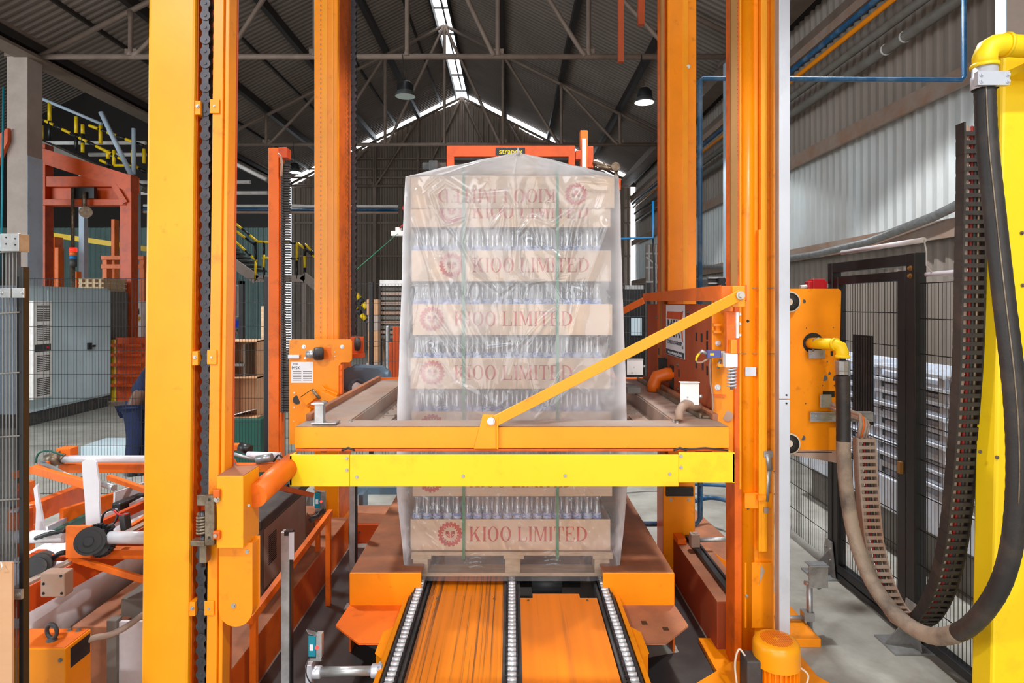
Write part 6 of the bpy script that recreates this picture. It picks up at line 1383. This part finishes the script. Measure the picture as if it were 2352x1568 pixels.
# floor steel right of the pallet: orange plates, tie bar, blue pipe, cables
t = thing('floor_plate', 'dusty orange plate with cut-outs on the floor behind the right base beam', 'plate', (1.7, 5.1, 0))
B = MB(); B.prism([(X(1590, 4.6), 4.6), (X(1690, 4.5), 4.5), (X(1700, 4.9), 4.9), (X(1625, 5.5), 5.9), (X(1600, 5.6), 5.9), (X(1600, 5.2), 5.3)], 'xy', .0, .02); B.build('plate', 'dust', t)
t = thing('angled_gusset', 'orange triangular gusset beside the black rail of the right base beam', 'gusset', (1.5, 4.2, 0))
B = MB(); B.prism([(1.386, .3), (1.386, .02), (X(1715, 4.1), .02), (X(1715, 4.1), .16)], 'xz', 4.12, 4.14); B.box(1.385, 1.8, 3.55, 4.12, .0, .05); B.build('gusset', 'or', t, .003)
t = thing('tie_bar', 'grey tie bar with a clamp joining the right base beam to the front right mast', 'bar', tuple(W(1640, 1240, 4.2)))
B = MB(); B.cyl(W(1605, 1240, 4.2), W(1700, 1237, 4.2), .016, 12); B.build('bar', 'steel', t); B = MB(); B.pbox(1588, 1608, 1228, 1258, 4.17, 4.23); B.cyl(W(1597, 1228, 4.2), W(1597, 1222, 4.2), .02, 12); B.build('clamp', 'gdust', t, .004)
pipe('floor_cable', 'blue cable lying on the floor behind the right masts', 'cable', spline([W(1596, 1150, 5.4), W(1630, 1143, 5.5), W(1660, 1147, 5.4), W(1690, 1156, 5.3)], 6), .02, 'blue', 8)
pipe('floor_cable', 'dark blue cable crossing the floor behind the rubber buffer', 'cable', spline([W(1420, 1113, 6.4), W(1500, 1110, 6.5), W(1600, 1112, 6.4), W(1690, 1116, 6.2)], 6), .018, 'blue', 8)
for i in range(7):
    pass
# darker floor areas between conveyor and base beams: worn grey concrete is everywhere else
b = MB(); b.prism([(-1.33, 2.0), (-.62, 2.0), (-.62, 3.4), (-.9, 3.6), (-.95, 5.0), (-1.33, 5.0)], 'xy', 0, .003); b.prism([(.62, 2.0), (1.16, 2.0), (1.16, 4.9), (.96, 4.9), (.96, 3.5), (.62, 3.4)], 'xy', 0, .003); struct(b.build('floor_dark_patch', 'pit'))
# ================================================================== LEFT EDGE: smoked screen, aluminium head, cardboard
t = thing('mesh_screen', 'smoked mesh screen with a black post at the left edge of the view', 'screen', (-1.85, 2.2, 0))
YS = 2.2
B = MB(); B.box(X(43, YS), X(53, YS), YS, YS+.03, 0, Z(612, YS)); B.build('post', 'blk', t, .002)
B = MB(); B.box(-2.1, X(40, YS), YS+.012, YS+.016, .35, Z(575, YS)); B.build('sheet', 'smoke', t)
B = MB()
for k in range(15): x = X(38, YS)-k*.0125; B.tube([(x, YS, .35), (x, YS, Z(575, YS))], .0018, 5, cap=False)
for q, dz in ((577, 0), (717, 0), (855, 0), (1000, 0), (1145, 0), (1290, 0)): B.tube([(-2.1, YS-.003, Z(q, YS)-.02), (X(47, YS), YS-.003, Z(q, YS))], .003, 5, cap=False)
B.build('wires', 'cabm', t)
B = MB(); B.pbox(0, 43, 536, 577, YS-.02, YS+.03); B.build('aluminium_head', 'steel', t, .002)
B = MB()
for px, py in ((14, 545), (14, 560), (35, 548), (35, 562)): B.cyl(W(px, py, YS-.019), W(px, py, YS-.0215), .003, 8)
B.build('head_holes', 'blk', t)
B = MB(); B.pbox(0, 24, 661, 684, YS-.03, YS-.02); B.pbox(27, 54, 661, 684, YS-.03, YS-.02); B.bolt(W(4, 672, YS-.03), (0, -1, 0), .006); B.bolt(W(52, 672, YS-.03), (0, -1, 0), .006); B.build('upper_clamp', 'steel', t, .002)
B = MB(); B.pbox(22, 50, 1354, 1377, YS-.03, YS-.02); B.bolt(W(42, 1365, YS-.03), (0, -1, 0), .009); B.build('lower_clamp', 'steel', t, .002)
B = MB(); B.box(-2.1, X(38, YS), YS-.012, YS+.02, .32, .35); B.build('bottom_rail', 'blk', t)
t = thing('cardboard_sheet', 'plain cardboard sheet leaning at the lower left corner', 'cardboard', (-1.75, 2.05, 0))
B = MB(); B.box(-2.0, X(27, 2.12), 2.12, 2.13, 0, Z(1292, 2.12)); B.build('sheet', 'card', t)
B = MB(); B.tube([W(2, 1290, 2.11), W(5, 1300, 2.1), W(2, 1308, 2.11)], .002, 5); B.build('white_string', 'white', t)
# ================================================================== BEHIND THE LEFT FENCE: bins, boxes, workers
t = thing('box_shelf', 'cardboard boxes stacked on their sides, one open, behind the left fence', 'boxes', (-3.1, 7, 0))
Yb = 6.9
B = MB(); B.box(X(512, Yb), X(592, Yb), Yb+.3, Yb+.31, Z(960, Yb), Z(782, Yb)); B.box(X(512, Yb), X(514, Yb), Yb, Yb+.3, Z(960, Yb), Z(782, Yb)); B.box(X(590, Yb), X(592, Yb), Yb, Yb+.3, Z(955, Yb), Z(782, Yb)); B.box(X(524, Yb), X(526, Yb), Yb, Yb+.3, Z(960, Yb), Z(790, Yb))
for q in (782, 866, 958): B.box(X(512, Yb), X(592, Yb), Yb, Yb+.3, Z(q+3, Yb), Z(q, Yb))
B.build('carton', 'card', t)
B = MB(); B.pbox(526, 560, 836, 841, Yb, Yb+.25); B.pbox(559, 562, 790, 866, Yb+.02, Yb+.29); B.build('divider', 'cabm', t)
B = MB(); B.beam(W(530, 955, Yb+.2), W(585, 940, Yb+.1), .3, .01); B.build('white_bag', 'pap2', t)
B = MB(); B.pbox(600, 607, 703, 830, Yb+.5, Yb+.55); B.build('standing_board', 'wood', t)
t = thing('green_container', 'dark green steel container under the cardboard boxes', 'container', (-3.2, 7, 0))
B = MB(); B.box(X(500, Yb), X(604, Yb), Yb-.05, Yb+.7, .06, Z(960, Yb)); B.build('body', 'green', t, .01); B = MB(); B.box(X(502, Yb), X(602, Yb), Yb, Yb+.6, 0, .06); B.build('skid', 'blk', t)
t = thing('louvre_screen', 'dark framed panel of pale louvres behind the left fence, over the boxes', 'panel', (-3.4, 8, 0))
B = MB(); B.pbox(505, 548, 654, 728, 8, 8.04); B.build('louvre_panel', 'cabm', t)
B = MB()
for k in range(12): B.pbox(508+k*3.2, 509+k*3.2, 657, 725, 7.99, 8)
B.build('slats', 'cabd', t)
B = MB(); B.box(X(548, 8), X(558, 8), 8, 8.06, 0, Z(645, 8)); B.box(X(500, 8), X(558, 8), 8, 8.06, Z(652, 8), Z(645, 8)); B.build('frame', 'blk', t)
# workers
def worker(label, x, y, rz, pose, h=1.68):
    t = thing('person', label, 'person', (x, y, 0), 'workers with blue helmets'); s = h/1.72; Rm = Matrix.Rotation(rz, 3, 'Z')
    def P(a, b_, c): return Rm @ (Vector((a, b_, c))*s) + Vector((x, y, 0))
    def skin(name, m, nodes, edges, root=0):
        me = bpy.data.meshes.new(name); me.from_pydata([tuple(P(*n_[0])-Vector((x, y, 0))) for n_ in nodes], edges, [])
        me.materials.append(M[m]); o = bpy.data.objects.new(name, me); COL.objects.link(o); o.parent = t; ORG[o.name] = Vector((x, y, 0))
        md = o.modifiers.new('skin', 'SKIN'); md.use_smooth_shade = True
        for i, n_ in enumerate(nodes): sv = me.skin_vertices[0].data[i]; sv.radius = n_[1] if isinstance(n_[1], tuple) else (n_[1], n_[1]); sv.use_root = (i == root)
        sb = o.modifiers.new('sub', 'SUBSURF'); sb.levels = 1; sb.render_levels = 2; return o
    f = pose   # forward bend of the torso
    # body: pelvis 0, waist, chest, neck, head; arms; legs  (facing +x)
    n = [((0, 0, .93), (.15, .11)), ((f*.12, 0, 1.1), (.14, .1)), ((f*.28, 0, 1.32), (.17, .11)), ((f*.36, 0, 1.46), .055), ((f*.44+.01, 0, 1.56), .08), ((f*.46+.02, 0, 1.66), .085)]
    e = [(0, 1), (1, 2), (2, 3), (3, 4), (4, 5)]
    for sg in (-1, 1):
        i = len(n); n += [((f*.3, sg*.19, 1.38), .06), ((f*.3+.03, sg*.24, 1.12), .045), ((f*.3+.2, sg*.2, .95), .036), ((f*.3+.27, sg*.18, .9), .026)]; e += [(2, i), (i, i+1), (i+1, i+2), (i+2, i+3)]
        i = len(n); n += [((0, sg*.1, .82), .09), ((.02, sg*.11, .48), .062), ((-.02, sg*.12, .1), .042), ((.09, sg*.12, .035), .038)]; e += [(0, i), (i, i+1), (i+1, i+2), (i+2, i+3)]
    body = skin('body', 'skin', n, e)
    # shirt and trousers follow the body
    n = [((0, 0, .95), (.165, .125)), ((f*.12, 0, 1.1), (.155, .12)), ((f*.28, 0, 1.32), (.185, .125)), ((f*.33, 0, 1.43), .085)]; e = [(0, 1), (1, 2), (2, 3)]
    for sg in (-1, 1): i = len(n); n += [((f*.3, sg*.2, 1.38), .078), ((f*.3+.02, sg*.235, 1.18), .068)]; e += [(2, i), (i, i+1)]
    skin('shirt', 'navy', n, e)
    n = [((0, 0, .9), (.16, .12))]; e = []
    for sg in (-1, 1): i = len(n); n += [((0, sg*.1, .8), .105), ((.02, sg*.11, .48), .085), ((-.02, sg*.12, .1), .07)]; e += [(0, i), (i, i+1), (i+1, i+2)]
    skin('trousers', 'navy', n, e)
    for sg in (-1, 1):
        c0 = (f*.3+.27, sg*.18, .9)
        n = [(c0, .03), ((c0[0]+.05, c0[1], .86), .034)]; e = [(0, 1)]
        for k in range(4): i = len(n); n += [((c0[0]+.09, c0[1]+(k-1.5)*.02, .83), .010), ((c0[0]+.11-.005*abs(k-1), c0[1]+(k-1.5)*.02, .79), .009)]; e += [(1, i), (i, i+1)]
        i = len(n); n += [((c0[0]+.04, c0[1]-sg*.04, .86), .011), ((c0[0]+.06, c0[1]-sg*.05, .83), .009)]; e += [(0, i), (i, i+1)]
        skin('gloved_hand', 'white', n, e)
        B = MB(); q = P(.06, sg*.12, .0); B.lathe([(.05*s, 0), (.055*s, .03), (.045*s, .08), (.04*s, .1)], P(-.0, sg*.12, 0), seg=12); B.lathe([(.04*s, 0), (.042*s, .03), (.03*s, .06)], P(.09, sg*.12, 0), seg=12); B.build('boot', 'blk', t)
    hc = P(f*.46+.02, 0, 1.69)
    B = MB(); B.lathe([(.125*s, 0), (.122*s, .03), (.108*s, .075), (.07*s, .11), (.001, .125*s)], hc, seg=20); B.lathe([(.12*s, 0), (.15*s, -.005), (.15*s, .004), (.12*s, .01)], hc+Rm @ Vector((.02, 0, 0)), seg=20); B.build('helmet', 'helm', t)
    fc = P(f*.46+.1, 0, 1.63)
    B = MB(); B.beam(fc, fc+Rm @ Vector((.025, 0, -.03)), .02, .03); 
    for sg in (-1, 1): B.sphere(fc+Rm @ Vector((-.005, sg*.03, .02)), .012)
    B.build('face_details', 'skin', t)
worker('person in a navy uniform and blue helmet, half hidden by the front left mast', X(311, 7.2), 7.2, radians(15), 1.0, 1.62)
worker('person in a blue helmet behind the stacked cardboard boxes', X(506, 8.2), 8.2, radians(-10), .3, 1.72)
# ================================================================== BEHIND THE PALLET
t = thing('strapping_machine', 'red-orange strapping arch with a black and yellow maker sign, behind the pallet top', 'machine', (0, 7.1, 0))
Ym = 7.0
B = MB(); B.box(X(1026, Ym), X(1321, Ym), Ym, Ym+.16, Z(360, Ym), Z(334, Ym)); B.build('top_beam', 'red', t, .008)
B = MB(); B.box(X(1035, Ym), X(1312, Ym), Ym+.03, Ym+.2, Z(366, Ym), Z(359, Ym)); B.build('dark_underside', 'cabd', t)
for a, c in ((1026, 1043), (1306, 1321)): B = MB(); B.box(X(a, Ym), X(c, Ym), Ym, Ym+.16, 0, Z(358, Ym)); B.build('leg', 'red', t, .005)
B = MB(); B.pbox(1139, 1206, 339, 356, Ym-.006, Ym); sg = B.build('maker_sign', 'blk', t)
text_mesh('strapex', .085, 'sign_letters', 'yel', sg, tuple(W(1173, 348, Ym-.008)), (pi/2, 0, 0), sx=1.05)
B = MB(); B.pbox(1333, 1350, 299, 480, Ym+.1, Ym+.2); B.build('tall_channel', 'orr', t, .005)
B = MB(); B.pbox(1337, 1346, 318, 400, Ym+.09, Ym+.1); B.build('pale_insert', 'white', t)
B = MB(); B.pbox(1350, 1363, 336, 385, Ym+.1, Ym+.2); B.pbox(1322, 1335, 345, 366, Ym+.1, Ym+.2); B.pbox(1405, 1426, 410, 436, Ym, Ym+.1); B.pbox(1340, 1410, 425, 432, Ym+.1, Ym+.15); B.build('side_plate', 'red', t, .005)
B = MB()
for (a, c_, q, w) in ((1362, 372, 1410, 384), (1370, 380, 1420, 392), (1412, 384, 1420, 420), (1385, 376, 1400, 388)): B.tube([W(a, c_, Ym+.1), W(q, w, Ym+.1)], .02, 8)
B.cyl(W(1414, 382, Ym+.05), W(1414, 382, Ym+.15), .05, 12); B.build('linkage', 'dirtm', t)
B = MB(); B.pbox(970, 1026, 373, 390, Ym+.05, Ym+.2); B.pbox(985, 1005, 368, 392, Ym, Ym+.2); B.build('side_motor', 'cabd', t, .01)
t = thing('wall_sensor_box', 'small white sensor box with a red cable left of the pallet top', 'sensor', tuple(W(915, 532, 7.2)))
B = MB(); B.pbox(898, 930, 530, 541, 7.2, 7.3); B.pbox(908, 920, 522, 530, 7.2, 7.28); B.build('body', 'white', t); B = MB(); B.tube([W(918, 524, 7.2), W(930, 512, 7.2), W(945, 512, 7.2)], .008, 6); B.cyl(W(934, 478, 7.2), W(934, 478, 7.3), .05, 12); B.tube([W(934, 478, 7.25), W(990, 470, 7.25), W(1030, 460, 7.1)], .02, 6); B.build('cable', 'redp', t)
b = MB(); b.tube([W(815, 622, 5.32), W(915, 535, 7.25)], .004, 5); tag(b.build('green_string', 'gstrap'), 'thin green cord stretched from the rear left mast chain', 'cord')
random.seed(2)
for k in range(8):
    z = k*.26; B = MB(); B.box(X(840, 10)+random.uniform(0, .05), X(868, 10), 10, 10.5, z, z+.255)
    tag(B.build('carton', 'card' if k % 3 else 'conc', None, .004), '%s carton, %s in the pile seen left of the wrapped pallet' % ('brown' if k % 3 else 'greyish', ['lowest', 'second up', 'third up', 'fourth up', 'fifth up', 'sixth up', 'seventh up', 'topmost'][k]), 'carton', 'piled cartons')
b = MB(); b.pbox(872, 925, 643, 656, 10.14, 10.2); tag(b.build('hanging_sign', 'white'), 'pale sign board above the cartons, left of the wrapped pallet', 'sign')
t = thing('stacked_rack', 'rack of dark bundled goods beneath the pale sign board', 'rack', (X(900, 10.2), 10.2, 0))
for px in (870, 932): B = MB(); B.box(X(px, 10.2), X(px+5, 10.2), 10.2, 10.3, 0, Z(650, 10.2)); B.build('rack_post', 'trd', t)
for k in range(11): B = MB(); q = 660+k*11; B.box(X(875, 10.2), X(930, 10.2), 10.22, 10.6, Z(q+7, 10.2), Z(q, 10.2)); B.build('bundle', 'gdust' if k % 2 else 'cabm', t)
for a, c, q, lab in ((886, 893, 748, 'grey upright beside the cartons, left of the wrapped pallet'), (893, 902, 785, 'short orange upright left of the wrapped pallet'), (902, 935, 750, 'wide orange panel touching the left edge of the wrapped pallet')):
    floorbox('machine_upright', lab, 'machine post', a, c, q, 8.6, 8.7, 'steel' if a == 886 else 'red')
t = thing('stair_railing', 'dark stair with yellow stripes between rear left mast and wrapped pallet', 'railing', tuple(W(840, 700, 12)), 'black and yellow railings')
stripe_bar('rail', t, W(790, 645, 12), W(870, 738, 12), .06, 9, 1); stripe_bar('rail', t, W(790, 677, 12), W(850, 745, 12), .05, 6, 0); stripe_bar('post', t, (X(870, 12), 12, 0), W(870, 738, 12), .05, 4, 1); stripe_bar('post', t, (X(792, 12), 12, 0), W(792, 647, 12), .05, 6, 1)
# right of the pallet, far back
t = thing('shed_partition', 'cream partition with pale battens, far right behind the wrapped pallet', 'partition', (X(1505, 20), 20, 0))
B = MB(); B.box(X(1484, 20), X(1545, 20), 20, 20.1, 0, Z(560, 20)); B.build('board', 'conc', t)
B = MB()
for px in (1490, 1506, 1522): B.pbox(px, px+3, 562, 700, 19.95, 20)
for q in (580, 612, 645): B.pbox(1484, 1545, q, q+4, 19.94, 19.98)
B.build('battens', 'white', t)
B = MB(); B.beam(W(1484, 590, 19.92), W(1515, 615, 19.92), .06, .05); B.build('diagonal_batten', 'white', t)
pipe('thin_blue_pipe', 'thin blue pipe with a right angle, right of the wrapped pallet', 'pipe', [W(1420, 548, 9.5), W(1500, 546, 9.5), W(1500, 462, 9.5)], .02, 'lblue', 8)
pipe('hanging_hose', 'dark hose hanging down from the thin blue pipe', 'hose', [W(1500, 547, 9.5), W(1502, 600, 9.5), W(1503, 665, 9.5), (X(1503, 9.5), 9.5, 0)], .015, 'blk', 8)
t = thing('dark_machine', 'dark low machine beyond the fence, right of the wrapped pallet', 'machine', (X(1465, 10), 10, 0))
B = MB(); B.box(X(1432, 10), X(1482, 10), 10, 10.6, .1, Z(662, 10)); B.build('body', 'blk', t, .02); B = MB(); B.box(X(1440, 10), X(1476, 10), 10.05, 10.5, 0, .1); B.build('feet', 'cabd', t); B = MB(); B.pbox(1436, 1478, 655, 664, 9.98, 10.3); B.build('top_tray', 'steel', t); B = MB(); B.pbox(1450, 1474, 730, 770, 9.97, 10); B.build('window', 'cab', t)
t = thing('machine_table', 'green grey machine top beyond the rear right mast', 'machine', (X(1640, 7), 7, 0))
B = MB(); B.box(X(1602, 7), X(1680, 7), 7, 7.5, .5, Z(640, 7)); B.build('body', 'cabd', t, .01); B = MB(); B.box(X(1625, 7), X(1682, 7), 6.97, 7.4, Z(640, 7), Z(636, 7)); B.box(X(1625, 7), X(1682, 7), 6.97, 7, Z(652, 7), Z(649, 7)); B.build('edge', 'steel', t); B = MB(); B.box(X(1610, 7), X(1670, 7), 7.05, 7.4, 0, .5); B.build('stand', 'blk', t)
# bars hanging from above
for a, c, q, lab in ((1421, 1433, 141, 'long brown red bar hanging from above, left of the rear right mast'), (1467, 1481, 55, 'short brown red bar hanging from above')):
    b = MB(); y = 5.2; b.box(X(a, y), X(c, y), y, y+.05, Z(q, y), 7.0); tag(b.build('hanging_bar', 'plate'), lab, 'bar', 'hanging brown bars')
pipe('cable_line', 'thin grey cable dropping at the left edge beside the concrete column', 'cable', [W(8, 200, 8), W(2, 640, 8)], .012, 'teals', 6)
b = MB(); b.prism([(X(-4, 12.4), Z(330, 12.4)), (X(-4, 12.4), Z(420, 12.4)), (X(36, 12.4), Z(330, 12.4)), (X(36, 12.4), Z(300, 12.4))][::-1], 'xz', 12.2, 12.28); tag(b.build('red_brace', 'red'), 'red-orange brace at the left edge, left of the concrete column', 'brace')
